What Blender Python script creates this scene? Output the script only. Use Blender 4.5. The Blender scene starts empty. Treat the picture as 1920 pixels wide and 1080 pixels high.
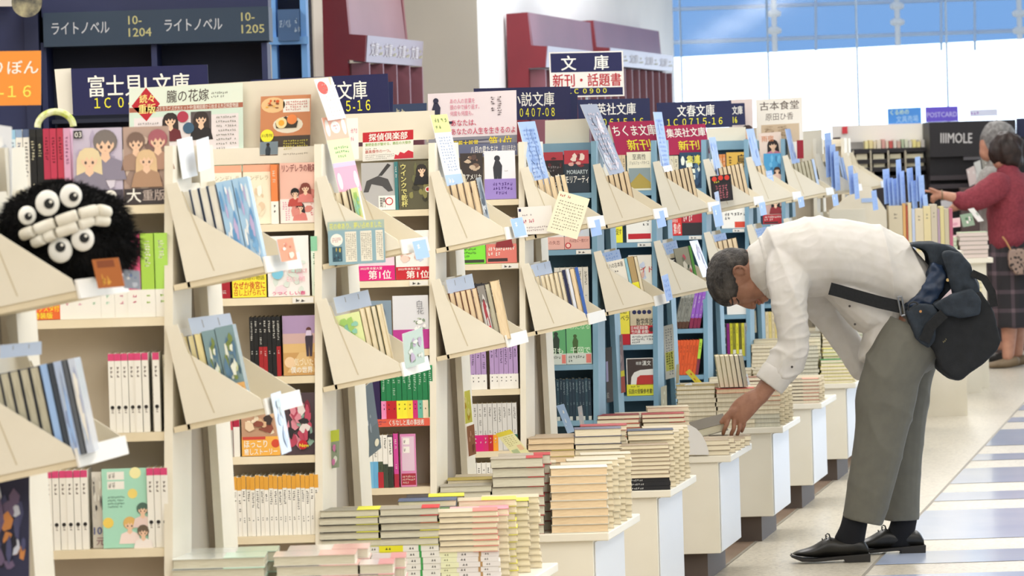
import bpy, bmesh, math, random
import numpy as np
from mathutils import Vector, Matrix, noise
R = random.Random(7)
SC = bpy.context.scene
COL = SC.collection

# ------------------------------------------------------------------ camera
F_PX = 8259.0
CAM_H = 1.52
PITCH = math.atan2(247.0, F_PX)
ROLL = 0.03
_F = Vector((0, math.cos(PITCH), -math.sin(PITCH)))
_U0 = Vector((0, math.sin(PITCH), math.cos(PITCH)))
_X0 = Vector((1, 0, 0))
_RT = _X0 * math.cos(ROLL) - _U0 * math.sin(ROLL)
_UP = _X0 * math.sin(ROLL) + _U0 * math.cos(ROLL)
CAM = Vector((0, 0, CAM_H))
cd = bpy.data.cameras.new('camera')
cam = bpy.data.objects.new('camera', cd)
COL.objects.link(cam)
mw = Matrix.Identity(4)
for i in range(3):
    mw[i][0] = _RT[i]; mw[i][1] = _UP[i]; mw[i][2] = -_F[i]; mw[i][3] = CAM[i]
cam.matrix_world = mw
cd.sensor_width = 36.0
cd.lens = 36.0 * F_PX / 1920.0
cd.clip_end = 200
cd.dof.use_dof = True
cd.dof.focus_distance = 14.0
cd.dof.aperture_fstop = 13.0
SC.camera = cam
SC.view_settings.view_transform = 'Standard'
SC.view_settings.look = 'None'
SC.view_settings.gamma = 1.0
SC.view_settings.use_curve_mapping = False
SC.view_settings.exposure = 0.0
SC.cycles.max_bounces = 8
SC.cycles.transparent_max_bounces = 12

# ------------------------------------------------------------------ sky and lamps
W = bpy.data.worlds.new('sky'); SC.world = W
W.use_nodes = True
_bg = W.node_tree.nodes['Background']
_bg.inputs[0].default_value = (0.74, 0.86, 1.0, 1)
_bg.inputs[1].default_value = 1.1
# the sky is brighter out beyond the windows at the far end
_tc = W.node_tree.nodes.new('ShaderNodeTexCoord'); _sx = W.node_tree.nodes.new('ShaderNodeSeparateXYZ'); _mr = W.node_tree.nodes.new('ShaderNodeMapRange')
_mr.inputs['From Min'].default_value = 0.2; _mr.inputs['From Max'].default_value = 0.95; _mr.inputs['To Min'].default_value = 0.68; _mr.inputs['To Max'].default_value = 3.6
W.node_tree.links.new(_tc.outputs['Generated'], _sx.inputs[0]); W.node_tree.links.new(_sx.outputs['Y'], _mr.inputs['Value']); W.node_tree.links.new(_mr.outputs[0], _bg.inputs[1])

def area(name, loc, sx, sy, power, color, rot=(0, 0, 0)):
    l = bpy.data.lights.new(name, 'AREA'); l.shape = 'RECTANGLE'; l.size = sx; l.size_y = sy
    l.energy = power; l.color = color
    o = bpy.data.objects.new(name, l); COL.objects.link(o); o.location = loc; o.rotation_euler = rot
    return o
for i, x in enumerate((-4.6, -2.0, 0.6, 3.2)):
    for j, y in enumerate((3.0, 10.5, 18.0, 25.5, 32.6)):  # the farthest row is added to brighten the wall by the windows
        area('ceiling_lamp', (x, y, 3.27), 0.5, 6.0, 96, (1.0, 0.985, 0.96))

# ------------------------------------------------------------------ helpers: pixels <-> place
def ray(px, py):
    return _F + _RT * ((px - 960) / F_PX) - _UP * ((py - 540) / F_PX)
def P(px, py, Y):
    r = ray(px, py)
    return CAM + r * (Y / r.y)
def ground(px, py, z=0.0):
    r = ray(px, py)
    return CAM + r * ((z - CAM_H) / r.z)
def hor(px):
    return 250 + ROLL * (2390 - px)
AIS = ray(2390, 250); AIS.z = 0; AIS.normalize()      # the way the gangway runs

# ------------------------------------------------------------------ materials
_mc = {}
def lin(c):
    return c / 12.92 if c <= 0.04045 else ((c + 0.055) / 1.055) ** 2.4
def rgb(h):
    h = h.lstrip('#')
    return tuple(lin(int(h[i:i + 2], 16) / 255) for i in (0, 2, 4)) + (1,)
def M(h, rough=0.55, spec=0.4, metal=0.0, coat=0.0):
    k = (h, rough, spec, metal, coat)
    if k in _mc: return _mc[k]
    m = bpy.data.materials.new('surface_' + h.lstrip('#')); m.use_nodes = True
    b = m.node_tree.nodes['Principled BSDF']
    b.inputs['Base Color'].default_value = rgb(h)
    b.inputs['Roughness'].default_value = rough
    b.inputs['Specular IOR Level'].default_value = spec
    b.inputs['Metallic'].default_value = metal
    b.inputs['Coat Weight'].default_value = coat
    m.diffuse_color = rgb(h)
    _mc[k] = m
    return m
def nodemat(name):
    m = bpy.data.materials.new(name); m.use_nodes = True
    nt = m.node_tree
    return m, nt, nt.nodes['Principled BSDF']
def noisy(name, c1, c2, scale, rough=0.6, detail=4, bump=0.0, lo=0.35, hi=0.65, stretch=None, spec=0.4, bscale=None):
    if name in _mc: return _mc[name]
    m, nt, b = nodemat(name)
    tc = nt.nodes.new('ShaderNodeTexCoord')
    src = tc.outputs['Object']
    if stretch:
        mp = nt.nodes.new('ShaderNodeMapping'); mp.inputs['Scale'].default_value = stretch
        nt.links.new(src, mp.inputs[0]); src = mp.outputs[0]
    n = nt.nodes.new('ShaderNodeTexNoise'); n.inputs['Scale'].default_value = scale; n.inputs['Detail'].default_value = detail
    nt.links.new(src, n.inputs['Vector'])
    cr = nt.nodes.new('ShaderNodeValToRGB')
    cr.color_ramp.elements[0].color = rgb(c1); cr.color_ramp.elements[0].position = lo
    cr.color_ramp.elements[1].color = rgb(c2); cr.color_ramp.elements[1].position = hi
    nt.links.new(n.outputs['Fac'], cr.inputs[0]); nt.links.new(cr.outputs[0], b.inputs['Base Color'])
    b.inputs['Roughness'].default_value = rough; b.inputs['Specular IOR Level'].default_value = spec
    if bump:
        n2 = n
        if bscale:
            n2 = nt.nodes.new('ShaderNodeTexNoise'); n2.inputs['Scale'].default_value = bscale; n2.inputs['Detail'].default_value = 3
            nt.links.new(src, n2.inputs['Vector'])
        bp = nt.nodes.new('ShaderNodeBump'); bp.inputs['Strength'].default_value = bump; bp.inputs['Distance'].default_value = 0.01
        nt.links.new(n2.outputs['Fac'], bp.inputs['Height']); nt.links.new(bp.outputs[0], b.inputs['Normal'])
    _mc[name] = m
    return m
PAGE = noisy('book_pages', '#f4ead0', '#e6d9ba', 14, 0.8, 2, stretch=(70, 2, 2))
PAGEV = noisy('book_pages_upright', '#f4ead0', '#e3d5b4', 14, 0.8, 2, stretch=(70, 2, 2))
PAGEW = noisy('book_pages_grey', '#dedac6', '#cdc8b2', 14, 0.8, 2, stretch=(70, 2, 2))
PAGEGV = noisy('book_pages_grey_upright', '#cdc8b2', '#aca68e', 14, 0.8, 2, stretch=(70, 2, 2))
PAGEP = noisy('book_pages_peach', '#f0d9b4', '#e0c49c', 14, 0.8, 2, stretch=(70, 2, 2))
PAGEPV = noisy('book_pages_tan_upright', '#f0dcb8', '#dcc4a0', 14, 0.8, 2, stretch=(70, 2, 2))
CREAM = noisy('cream_board', '#e8e1d0', '#dfd7c3', 3, 0.5, 5)
CREAM2 = noisy('cream_edge', '#e5d8bc', '#dacbab', 6, 0.5, 4)
CREAM_SHADE = noisy('shaded_cream_board', '#b0a696', '#a2988a', 3, 0.6, 4)  # cream board with the shade of the end gap put into its colour
BLUEB = noisy('blue_grey_board', '#7ba0b4', '#6d93a8', 4, 0.5, 4)
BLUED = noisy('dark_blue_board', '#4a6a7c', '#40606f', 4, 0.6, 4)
WHITE = M('#f2efe6'); NAVY = M('#1b2050', 0.35); BLACK = M('#141416'); INK = M('#2a2628'); YEL = M('#f2e93a'); RED = M('#c01f2c')
TAGBLUE = M('#a9c2ea', 0.45); TAGW = M('#eef0f2', 0.45)

# ------------------------------------------------------------------ mesh building
class Surf:
    """a flat printed face: u to the right, v downwards, both 0..1"""
    def __init__(s, tl, tr, bl, eps=0.00018):
        s.o = Vector(tl); s.du = Vector(tr) - s.o; s.dv = Vector(bl) - s.o
        n = s.dv.cross(s.du); n.normalize(); s.n = n
        s.W = s.du.length; s.H = s.dv.length; s.e = eps; s.k = 1
    def pt(s, u, v): return s.o + s.du * u + s.dv * v + s.n * (s.e * s.k)
    def up(s): s.k += 1; return s

_tc = {}
def text_mesh(t, bold=0.0):
    key = (t, bold)
    if key in _tc: return _tc[key]
    c = bpy.data.curves.new('lettering', 'FONT'); c.body = t; c.size = 1.0; c.fill_mode = 'FRONT'; c.resolution_u = 2
    o = bpy.data.objects.new('lettering', c); COL.objects.link(o)
    dg = bpy.context.evaluated_depsgraph_get(); dg.update()
    me = bpy.data.meshes.new_from_object(o.evaluated_get(dg))
    vs = [(v.co.x, v.co.y) for v in me.vertices]; fs = [tuple(p.vertices) for p in me.polygons]
    bpy.data.objects.remove(o); bpy.data.curves.remove(c); bpy.data.meshes.remove(me)
    if not vs: vs = [(0, 0)]; fs = []
    xs = [v[0] for v in vs]; ys = [v[1] for v in vs]
    _tc[key] = (vs, fs, min(xs), max(xs), min(ys), max(ys))
    return _tc[key]

class MB:
    def __init__(s): s.v = []; s.f = []; s.m = []; s.mats = []; s.smooth = False
    def mi(s, mat):
        if mat not in s.mats: s.mats.append(mat)
        return s.mats.index(mat)
    def face(s, pts, mat):
        b = len(s.v); s.v += [tuple(p) for p in pts]; s.f.append(tuple(range(b, b + len(pts)))); s.m.append(s.mi(mat))
    def box(s, x0, x1, y0, y1, z0, z1, mat, T=None):
        c = [Vector((x, y, z)) for x in (x0, x1) for y in (y0, y1) for z in (z0, z1)]
        s.hexa(c, mat, T)
    def hexa(s, c, mat, T=None):
        if T: c = [T(p) for p in c]
        b = len(s.v); s.v += [tuple(p) for p in c]; k = s.mi(mat)
        for q in ((0, 1, 3, 2), (4, 6, 7, 5), (0, 4, 5, 1), (2, 3, 7, 6), (0, 2, 6, 4), (1, 5, 7, 3)):
            s.f.append(tuple(b + i for i in q)); s.m.append(k)
    def prism(s, poly, d, mat):
        """poly: 3D points of one face; d: vector of thickness"""
        poly = [Vector(p) for p in poly]; d = Vector(d); n = len(poly); b = len(s.v); k = s.mi(mat)
        s.v += [tuple(p) for p in poly] + [tuple(p + d) for p in poly]
        s.f.append(tuple(range(b + n - 1, b - 1, -1))); s.m.append(k)
        s.f.append(tuple(range(b + n, b + 2 * n))); s.m.append(k)
        for i in range(n):
            j = (i + 1) % n
            s.f.append((b + i, b + j, b + n + j, b + n + i)); s.m.append(k)
    def tube(s, pts, rad, mat, n=10, cap=True):
        pts = [Vector(p) for p in pts]
        if not hasattr(rad, '__len__'): rad = [rad] * len(pts)
        b = len(s.v); k = s.mi(mat); ref = None
        for i, p in enumerate(pts):
            a = pts[max(0, i - 1)]; c = pts[min(len(pts) - 1, i + 1)]
            t = (c - a).normalized()
            if ref is None:
                ref = t.orthogonal().normalized()
            x = (ref - t * ref.dot(t)).normalized(); y = t.cross(x); ref = x
            for q in range(n):
                an = 2 * math.pi * q / n
                s.v.append(tuple(p + (x * math.cos(an) + y * math.sin(an)) * rad[i]))
        for i in range(len(pts) - 1):
            for q in range(n):
                r = (q + 1) % n
                s.f.append((b + i * n + q, b + i * n + r, b + (i + 1) * n + r, b + (i + 1) * n + q)); s.m.append(k)
        if cap:
            s.f.append(tuple(b + q for q in range(n - 1, -1, -1))); s.m.append(k)
            e = b + (len(pts) - 1) * n
            s.f.append(tuple(e + q for q in range(n))); s.m.append(k)
    # prints on a Surf
    def rect(s, S, u0, v0, u1, v1, mat):
        s.face([S.pt(u0, v1), S.pt(u1, v1), S.pt(u1, v0), S.pt(u0, v0)], mat)
    def poly(s, S, uv, mat):
        s.face([S.pt(u, v) for u, v in uv], mat)
    def disc(s, S, u, v, r, mat, n=16, ry=None):
        """r in fractions of the width; round in the real world unless ry given"""
        a = S.W / S.H
        ry = (r * a) if ry is None else ry
        s.face([S.pt(u + r * math.cos(2 * math.pi * i / n), v - ry * math.sin(2 * math.pi * i / n)) for i in range(n)], mat)
    def text(s, S, t, u, v, h, mat, bold=0.0, fit=None, align='l', vert=False):
        """u, v = top left of the writing; h = height in fractions of the card's height"""
        if vert:
            for i, ch in enumerate(t):
                s.text(S, ch, u, v + i * h * 1.12, h, mat, bold)
            return
        vs, fs, x0, x1, y0, y1 = text_mesh(t)
        sc = h / max(0.3, 0.86 if len(t) > 0 and ord(max(t)) > 255 else 0.73)          # font units to v fraction
        base = 0.80 if ord(max(t)) > 255 else 0.72
        sx = sc * S.H / S.W
        wd = (x1 - x0) * sx
        if fit: sx *= fit / wd; wd = fit
        if align == 'c': u -= wd / 2
        if align == 'r': u -= wd
        b = len(s.v); k = s.mi(mat)
        for (x, y) in vs:
            s.v.append(tuple(S.pt(u + (x - x0) * sx, v + (base - y) * sc)))
        for f in fs: s.f.append(tuple(b + i for i in f)); s.m.append(k)
        if bold:      # heavier strokes: the same writing laid a hair beside itself
            for ox, oy in ((bold, 0), (bold * .5, bold * .6)):
                b = len(s.v)
                for (x, y) in vs: s.v.append(tuple(S.pt(u + (x - x0 + ox * 2 - bold) * sx, v + (base - y + oy) * sc) + S.n * (.00006 if oy else .00003)))
                for f in fs: s.f.append(tuple(b + i for i in f)); s.m.append(k)
    def scribble(s, S, u0, v0, u1, v1, rows, cols, mat, vert=False, fill=0.7, seed=1):
        """small unreadable print: rows of little marks"""
        r = random.Random(seed)
        for i in range(rows):
            n = cols if i < rows - 1 else max(2, int(cols * r.uniform(.4, .95)))
            for j in range(n):
                if r.random() > 0.93: continue
                if vert:
                    a, b_ = (u1 - u0) / rows, (v1 - v0) / cols
                    x = u1 - (i + 1) * a; y = v0 + j * b_
                else:
                    a, b_ = (u1 - u0) / cols, (v1 - v0) / rows
                    x = u0 + j * a; y = v0 + i * b_
                f = fill; g = (1 - f) / 2; y0_ = y + b_ * g; h_ = b_ * f
                for q in range(2):
                    v_ = y0_ + h_ * r.uniform(0.02, .84); l_ = r.uniform(.1, .3)
                    s.rect(S, x + a * l_, v_, x + a * r.uniform(.6, .92), v_ + h_ * .16, mat)
                for q in range(2):
                    c_ = x + a * r.uniform(.15, .75); l_ = r.uniform(0, .4)
                    s.rect(S, c_, y0_ + h_ * l_, c_ + a * .15, y0_ + h_ * r.uniform(.65, 1), mat)
    def blobs(s, S, u0, v0, u1, v1, cols, n, seed, r0=.06, r1=.2):
        r = random.Random(seed)
        for i in range(n):
            rx = r.uniform(r0, r1) * (u1 - u0); ry = r.uniform(r0, r1) * (v1 - v0)
            cx = r.uniform(u0 + rx, u1 - rx); cy = r.uniform(v0 + ry, v1 - ry)
            m = cols[r.randrange(len(cols))]; a0 = r.uniform(0, 6.3); k = r.randrange(5, 9)
            S.up()
            s.face([S.pt(cx + rx * r.uniform(.55, 1) * math.cos(a0 - 2 * math.pi * j / k), cy + ry * r.uniform(.55, 1) * math.sin(a0 - 2 * math.pi * j / k)) for j in range(k)], m)
    def mesh(s, name):
        me = bpy.data.meshes.new(name)
        me.from_pydata(s.v, [], s.f)
        for m in s.mats: me.materials.append(m)
        me.polygons.foreach_set('material_index', s.m)
        if s.smooth: me.polygons.foreach_set('use_smooth', [True] * len(s.f))
        me.update()
        return me
    def build(s, name, parent=None, loc=None):
        """loc: the mesh's own origin (its verts are given in the space of the parent or the world)"""
        if loc is not None:
            L = Vector(loc); s.v = [tuple(Vector(p) - L) for p in s.v]
        o = bpy.data.objects.new(name, s.mesh(name)); COL.objects.link(o)
        if loc is not None: o.location = loc
        if parent is not None: o.parent = parent
        return o

def tag(o, label=None, cat=None, group=None, kind=None):
    if label: o['label'] = label
    if cat: o['category'] = cat
    if group: o['group'] = group
    if kind: o['kind'] = kind
    return o
def thing(name, label, cat, loc=(0, 0, 0), rot=(0, 0, 0), group=None):
    o = bpy.data.objects.new(name, None); COL.objects.link(o)
    o.empty_display_size = 0.05
    o.location = loc; o.rotation_euler = rot
    return tag(o, label, cat, group)
def inst(name, me, parent, mat4=None, loc=None, rot=None):
    o = bpy.data.objects.new(name, me); COL.objects.link(o); o.parent = parent
    if mat4 is not None: o.matrix_local = mat4
    if loc is not None: o.location = loc
    if rot is not None: o.rotation_euler = rot
    return o
def struct(o): o['kind'] = 'structure'; return o
def bevel(o, w=0.004, seg=2):
    m = o.modifiers.new('bevel', 'BEVEL'); m.width = w; m.segments = seg; m.limit_method = 'ANGLE'; m.angle_limit = math.radians(50)
    return o
ORD = ['topmost', 'second', 'third', 'fourth', 'fifth', 'sixth', 'seventh', 'eighth', 'ninth', 'tenth', 'eleventh', 'twelfth', 'thirteenth', 'fourteenth', 'fifteenth',
       'sixteenth', 'seventeenth', 'eighteenth', 'nineteenth', 'twentieth', 'twenty-first', 'twenty-second', 'twenty-third', 'twenty-fourth', 'twenty-fifth']

def card(name, label, cat, quad, Y, front, back=None, thick=0.0016, prints=None, group=None, parent=None, letters=None):
    """a flat printed sheet: quad = TL, TR, BR, BL in photo pixels, Y depth (number or one per corner)"""
    if not hasattr(Y, '__len__'): Y = [Y] * 4
    pts = [P(x, y, d) for (x, y), d in zip(quad, Y)]
    return sheet(name, label, cat, pts, front, back, thick, prints, group, parent, letters)
def sheet(name, label, cat, pts, front, back=None, thick=0.0016, prints=None, group=None, parent=None, letters=None):
    tl, tr, br, bl = [Vector(p) for p in pts]
    br = tr + bl - tl                      # sheets are flat
    mb = MB(); S = Surf(tl, tr, bl)
    n = S.n; c = (tl + tr + br + bl) / 4
    mb.prism([bl, br, tr, tl], -n * thick, back or front)
    mb.face([bl + n * .00004, br + n * .00004, tr + n * .00004, tl + n * .00004], front)
    if prints: prints(mb, S)
    if parent is None:
        o = mb.build(name, None, c); tag(o, label, cat, group)
    else:
        o = mb.build(name, parent, c); o.location = c - parent.location
    for f in (letters if isinstance(letters, (list, tuple)) else [letters] if letters else []):
        lb = MB(); S.k = 4; f(lb, S)
        l = lb.build('lettering', o, c); l.location = (0, 0, 0)
    return o
# ------------------------------------------------------------------ the row of bookcases: where each one stands
def ZK(k): return 1.5 * (6.41 + (k - 1))
def XPX(k): return 2390 - 1 / (0.484e-3 + 0.0755e-3 * (k - 1))
def XK(k): return P(XPX(k), 262, ZK(k)).x
def OK(k): return Vector((XK(k), ZK(k), 0))
SKEW = AIS.x / AIS.y
TOPZ = 1.565
FS, RS = 0.13, 0.13          # how much the two faces of a bookcase lean
def yf(z): return -(TOPZ - z) * FS
def yr(z): return 0.36 + (TOPZ - z) * RS
def sk(k):
    O = OK(k)
    return lambda p: Vector((p[0] + SKEW * p[1], p[1], p[2]))
def SKV(x, y, z): return Vector((x + SKEW * y, y, z))
def front(k, px, py):
    """photo pixel -> (x, z) on the leaning front of bookcase k, local"""
    O = OK(k); y = 0.0
    for _ in range(4):
        p = P(px, py, O.y + y); y = yf(p.z)
    return p.x - O.x - SKEW * y, p.z
NAMES = {0: 'the bookcase at the far left edge', 1: 'the nearest cream bookcase', 2: 'the second cream bookcase', 3: 'the third cream bookcase', 4: 'the fourth cream bookcase',
         5: 'the first blue bookcase', 6: 'the second blue bookcase', 7: 'the third blue bookcase', 8: 'the fourth blue bookcase', 9: 'the fifth blue bookcase'}
LEV = {0: [383, 594, 810, 1027], 1: [383, 594, 810, 1027], 2: [418, 555, 704, 853, 1003], 3: [392, 524, 654, 784, 913], 4: [373, 493, 612, 729, 845, 955],
       5: [361, 467, 575, 683, 788], 6: [357, 454, 550, 646, 742], 7: [353, 441, 529, 616, 703], 8: [348, 428, 509, 590, 668, 746], 9: [345, 420, 495, 570, 640], 10: [340, 412, 480, 550, 615], 11: [338, 405, 470, 535, 598]}
def LZ(k, i):
    px = {0: -60}.get(k, XPX(k) - 8)
    if k == 0: return LZ(1, i)
    return front(k, px, LEV[k][i])[1]

# ------------------------------------------------------------------ floor, ceiling, walls
def make_floor():
    m, nt, b = nodemat('terrazzo')
    tc = nt.nodes.new('ShaderNodeTexCoord')
    v = nt.nodes.new('ShaderNodeTexVoronoi'); v.inputs['Scale'].default_value = 90
    nt.links.new(tc.outputs['Object'], v.inputs['Vector'])
    cr = nt.nodes.new('ShaderNodeValToRGB')
    e = cr.color_ramp.elements
    e[0].color = rgb('#a79f90'); e[0].position = 0.0
    e[1].color = rgb('#d2cab8'); e[1].position = 1.0
    x = e.new(0.45); x.color = rgb('#c6bdab')
    nt.links.new(v.outputs['Color'], cr.inputs[0]); nt.links.new(cr.outputs[0], b.inputs['Base Color'])
    b.inputs['Roughness'].default_value = 0.34; b.inputs['Specular IOR Level'].default_value = 0.35
    terr = m
    pol = noisy('polished_blue_tile', '#d3def4', '#cad6f0', 2, 0.13, 3, spec=0.6)  # the windows' reflection is partly put into this pale base colour
    wood = noisy('brown_floor', '#96806f', '#88725f', 5, 0.25, 4, spec=0.5)
    mb = MB()
    mb.face([(-14, -3, 0), (14, -3, 0), (14, 60, 0), (-14, 60, 0)], terr)
    struct(mb.build('floor'))
    # brown floor under the bookcases up to the seam beside the tables
    a = ground(1397, 1030); d = AIS / AIS.y
    mb = MB()
    def on(y, base): return base + d * (y - base.y)
    p0, p1 = on(4, a), on(34, a)
    mb.face([(-6, 4, .001), (p0.x, 4, .001), (p1.x, 34, .001), (-6, 34, .001)], wood)
    struct(mb.build('trim_1'))
    mb = MB(); g = M('#8d8577', 0.5)
    mb.face([(p0.x, 4, .0016), (p0.x + .012, 4, .0016), (p1.x + .012, 34, .0016), (p1.x, 34, .0016)], g)
    struct(mb.build('trim_2'))
    # the seam of the gangway and the polished bands right of it
    c = ground(1730, 960); q0, q1 = on(4, c), on(40, c)
    mb = MB()
    mb.face([(q0.x - .006, 4, .0012), (q0.x + .006, 4, .0012), (q1.x + .006, 40, .0012), (q1.x - .006, 40, .0012)], g)
    struct(mb.build('trim_3'))
    bands = [(783, 792), (805, 835), (850, 862), (876, 904), (920, 936), (953, 1008), (1029, 1052), (1072, 1090), (1112, 1160), (760, 770)]
    mb = MB()
    for y0, y1 in bands:
        L0, L1 = ground(1900, y0).y, ground(1900, y1).y
        xl0, xl1 = on(L0, c).x + .006, on(L1, c).x + .006
        mb.face([(xl1, L1, .0014), (xl1 + 2.2, L1, .0014), (xl0 + 2.2, L0, .0014), (xl0, L0, .0014)], pol)
    for y in (26.5, 29, 32):
        x = on(y, c).x
        mb.face([(x, y, .0014), (x + 2.2, y, .0014), (x + 2.4, y + .5, .0014), (x + .09, y + .5, .0014)], pol)
    struct(mb.build('trim_4'))
    mb = MB(); x0 = on(4, c).x + 1.05
    mb.face([(x0, 4, .0018), (x0 + .01, 4, .0018), (x0 + .01 + SKEW * 30, 34, .0018), (x0 + SKEW * 30, 34, .0018)], g)
    struct(mb.build('trim_5'))
make_floor()
mb = MB(); mb.box(-9.2, 5.2, -3, 36.4, 3.35, 3.45, M('#efece4', .8)); struct(mb.build('ceiling'))  # cut short on the right so sky light reaches right-facing sides
mb = MB(); mb.box(-9.2, 5.2, -3.2, -3, 0, 3.35, M('#e9e4da', .8)); struct(mb.build('wall_front'))
mb = MB(); mb.box(-9.4, -9.2, -3, 27, 0, 3.35, M('#e9e4da', .8)); struct(mb.build('wall_side'))

# ------------------------------------------------------------------ bookcases
def make_case(k, mat, shelfmat, inner, header=None):
    O = OK(k); Wd = 0.92
    t = thing('bookcase', {0: 'cream bookcase cut off at the left edge, behind the plush toy',
        1: 'nearest cream bookcase, holding pink-topped comics', 2: 'cream bookcase holding a row of orange-topped white books',
        3: 'cream bookcase with the green books above a red shelf strip', 4: 'cream bookcase with lilac and grey books, last before the blue ones',
        5: 'blue-grey bookcase with a row of dark books on its bottom shelf', 6: 'blue-grey bookcase showing a brown book with a red arch',
        7: 'blue-grey bookcase with leaning orange books', 8: "blue-grey bookcase with yellow and black books behind the man's head",
        9: "blue-grey bookcase above the man's collar", 10: "cream bookcase above the man's shoulder", 11: "cream bookcase above the middle of the man's back"}[k], 'bookcase', O)
    def part(name, fn, m=None):
        b = MB(); fn(b); return b.build(name, t)
    pw = 0.0186
    def slab(b, x0, x1, z0, z1, ya, yb, m):
        c = []
        for x in (x0, x1):
            for y in (ya, yb):
                for z in (z0, z1):
                    c.append(SKV(x, y(z), z))
        b.hexa(c, m)
    zb = 0.06
    fd = 0.165
    part('side_panel', lambda b: slab(b, -pw, 0, zb, TOPZ, yf, lambda z: yf(z) + fd, mat))
    part('rear_side_panel', lambda b: slab(b, -pw, 0, zb, TOPZ, lambda z: yr(z) - .135, yr, mat))
    part('side_panel', lambda b: slab(b, -Wd, -Wd + pw, zb, TOPZ, yf, lambda z: yf(z) + fd, mat))
    part('recess_panel', lambda b: slab(b, -.05, -.035, zb, TOPZ - .02, lambda z: yf(z) + fd - .02, lambda z: yr(z) - .12, CREAM_SHADE if k < 5 or k > 9 else BLUED))  # panel in the end gap, coloured darker for the shade in there
    part('back_panel', lambda b: slab(b, -Wd + pw, -pw, zb, TOPZ - .01, lambda z: yf(z) + fd - .012, lambda z: yf(z) + fd, inner))
    part('rear_panel', lambda b: slab(b, -Wd, -pw, zb, TOPZ - .01, lambda z: yr(z) - .02, yr, mat))
    part('plinth', lambda b: slab(b, -Wd + .02, -.03, 0, zb, lambda z: yf(z) + .03, lambda z: yr(z) - .03, M('#4a3f38')))
    part('top_rail', lambda b: slab(b, -Wd + pw, -pw, TOPZ - .045, TOPZ - .004, lambda z: yf(z) + .11, lambda z: yf(z) + fd - .013, mat))
    for i in range(len(LEV[k])):
        z = LZ(k, i)
        part('shelf', lambda b: slab(b, -Wd + pw, -pw, z - .0185, z, lambda q: yf(q) + .004, lambda q: yf(q) + fd - .012, shelfmat))
    if k in (2, 3, 4, 5, 6, 7, 8, 9):
        # little grey price plate on the second shelf
        z = LZ(k, 1)
        b = MB(); p = [SKV(-.075, yf(z) + .001, z - .002), SKV(-.022, yf(z) + .001, z - .002), SKV(-.075, yf(z) + .001, z - .0165)]
        S = Surf(*p); b.prism([S.pt(0, 1), S.pt(1, 1), S.pt(1, 0), S.pt(0, 0)], S.n * .001, M('#e9e6de')); S.e = .0014
        b.scribble(S, .12, .2, .88, .85, 1, 3, M('#3b3a3a'), fill=.9)
        b.build('shelf_label', t)
    return t
CASE = {}
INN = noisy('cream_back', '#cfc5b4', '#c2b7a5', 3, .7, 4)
for k in range(0, 12):
    cr_ = k < 5 or k > 9
    CASE[k] = make_case(k, CREAM if cr_ else BLUEB, CREAM2 if cr_ else BLUEB, INN if cr_ else BLUED)

# ------------------------------------------------------------------ books
_bk = {}
class Sty:
    n = 0
    def __init__(s, key, t=.015, w=.105, h=.148, cover=WHITE, pages=PAGEV, band=None, bf=.3, spine=None, front=None, bspine=None, bfront=None, rough=None):
        Sty.n += 1; s.uid = Sty.n
        s.key = key; s.t = t; s.w = w; s.h = h; s.cover = cover; s.pages = pages; s.band = band; s.bf = bf
        s.spine = spine; s.front = front; s.bspine = bspine; s.bfront = bfront
def book_meshes(S_, side):
    """x thickness, y width (y=0 towards the looker), z height"""
    key = (S_.uid, side)
    if key in _bk: return _bk[key]
    t, w, h = S_.t, S_.w, S_.h; c = .0011
    mb = MB()
    mb.box(0, c, 0, w, 0, h, S_.cover); mb.box(t - c, t, 0, w, 0, h, S_.cover)
    if side == 'spine': mb.box(c, t - c, 0, c, 0, h, S_.cover)
    else: mb.box(c, t - c, w - c, w, 0, h, S_.cover)
    if side == 'spine' and S_.spine:
        S_.spine(mb, Surf((0, 0, h), (t, 0, h), (0, 0, 0)))
    if S_.front:
        S_.front(mb, Surf((t, 0, h), (t, w, h), (t, 0, 0)))
    cov = mb.mesh('cover')
    mb = MB()
    if side == 'spine': mb.box(c, t - c, c, w - .002, .002, h - .002, S_.pages)
    else: mb.box(c, t - c, .0025, w - c, .002, h - .002, S_.pages)
    pg = mb.mesh('page_block')
    bd = None
    if S_.band is not None:
        e = .0009; mb = MB(); b1 = h * S_.bf
        mb.box(-e, 0, -e, w, 0, b1, S_.band); mb.box(t, t + e, -e, w, 0, b1, S_.band)
        if side == 'spine': mb.box(0, t, -e, 0, 0, b1, S_.band)
        else: mb.box(0, t, w, w + e, 0, b1, S_.band)
        if side == 'spine' and S_.bspine: S_.bspine(mb, Surf((0, -e, b1), (t, -e, b1), (0, -e, 0)))
        if S_.bfront: S_.bfront(mb, Surf((t + e, -e, b1), (t + e, w, b1), (t + e, -e, 0)))
        bd = mb.mesh('band')
    _bk[key] = (cov, pg, bd)
    return _bk[key]
N_BOOKS = [0]; LONG = []
def book(S_, side, T, label, group=None, cat='book', name='paperback', parts=True):
    """T: Matrix placing the upright book"""
    cov, pg, bd = book_meshes(S_, side)
    o = bpy.data.objects.new(name, None); COL.objects.link(o); o.empty_display_size = .02
    o.matrix_world = T
    if len(label.replace('-', ' ').split()) > 16 and len(label.split()) > 16: LONG.append(label)
    tag(o, label, cat, group)
    inst('cover', cov, o); inst('page_block', pg, o)
    if bd: inst('band', bd, o)
    N_BOOKS[0] += 1
    return o

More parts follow.
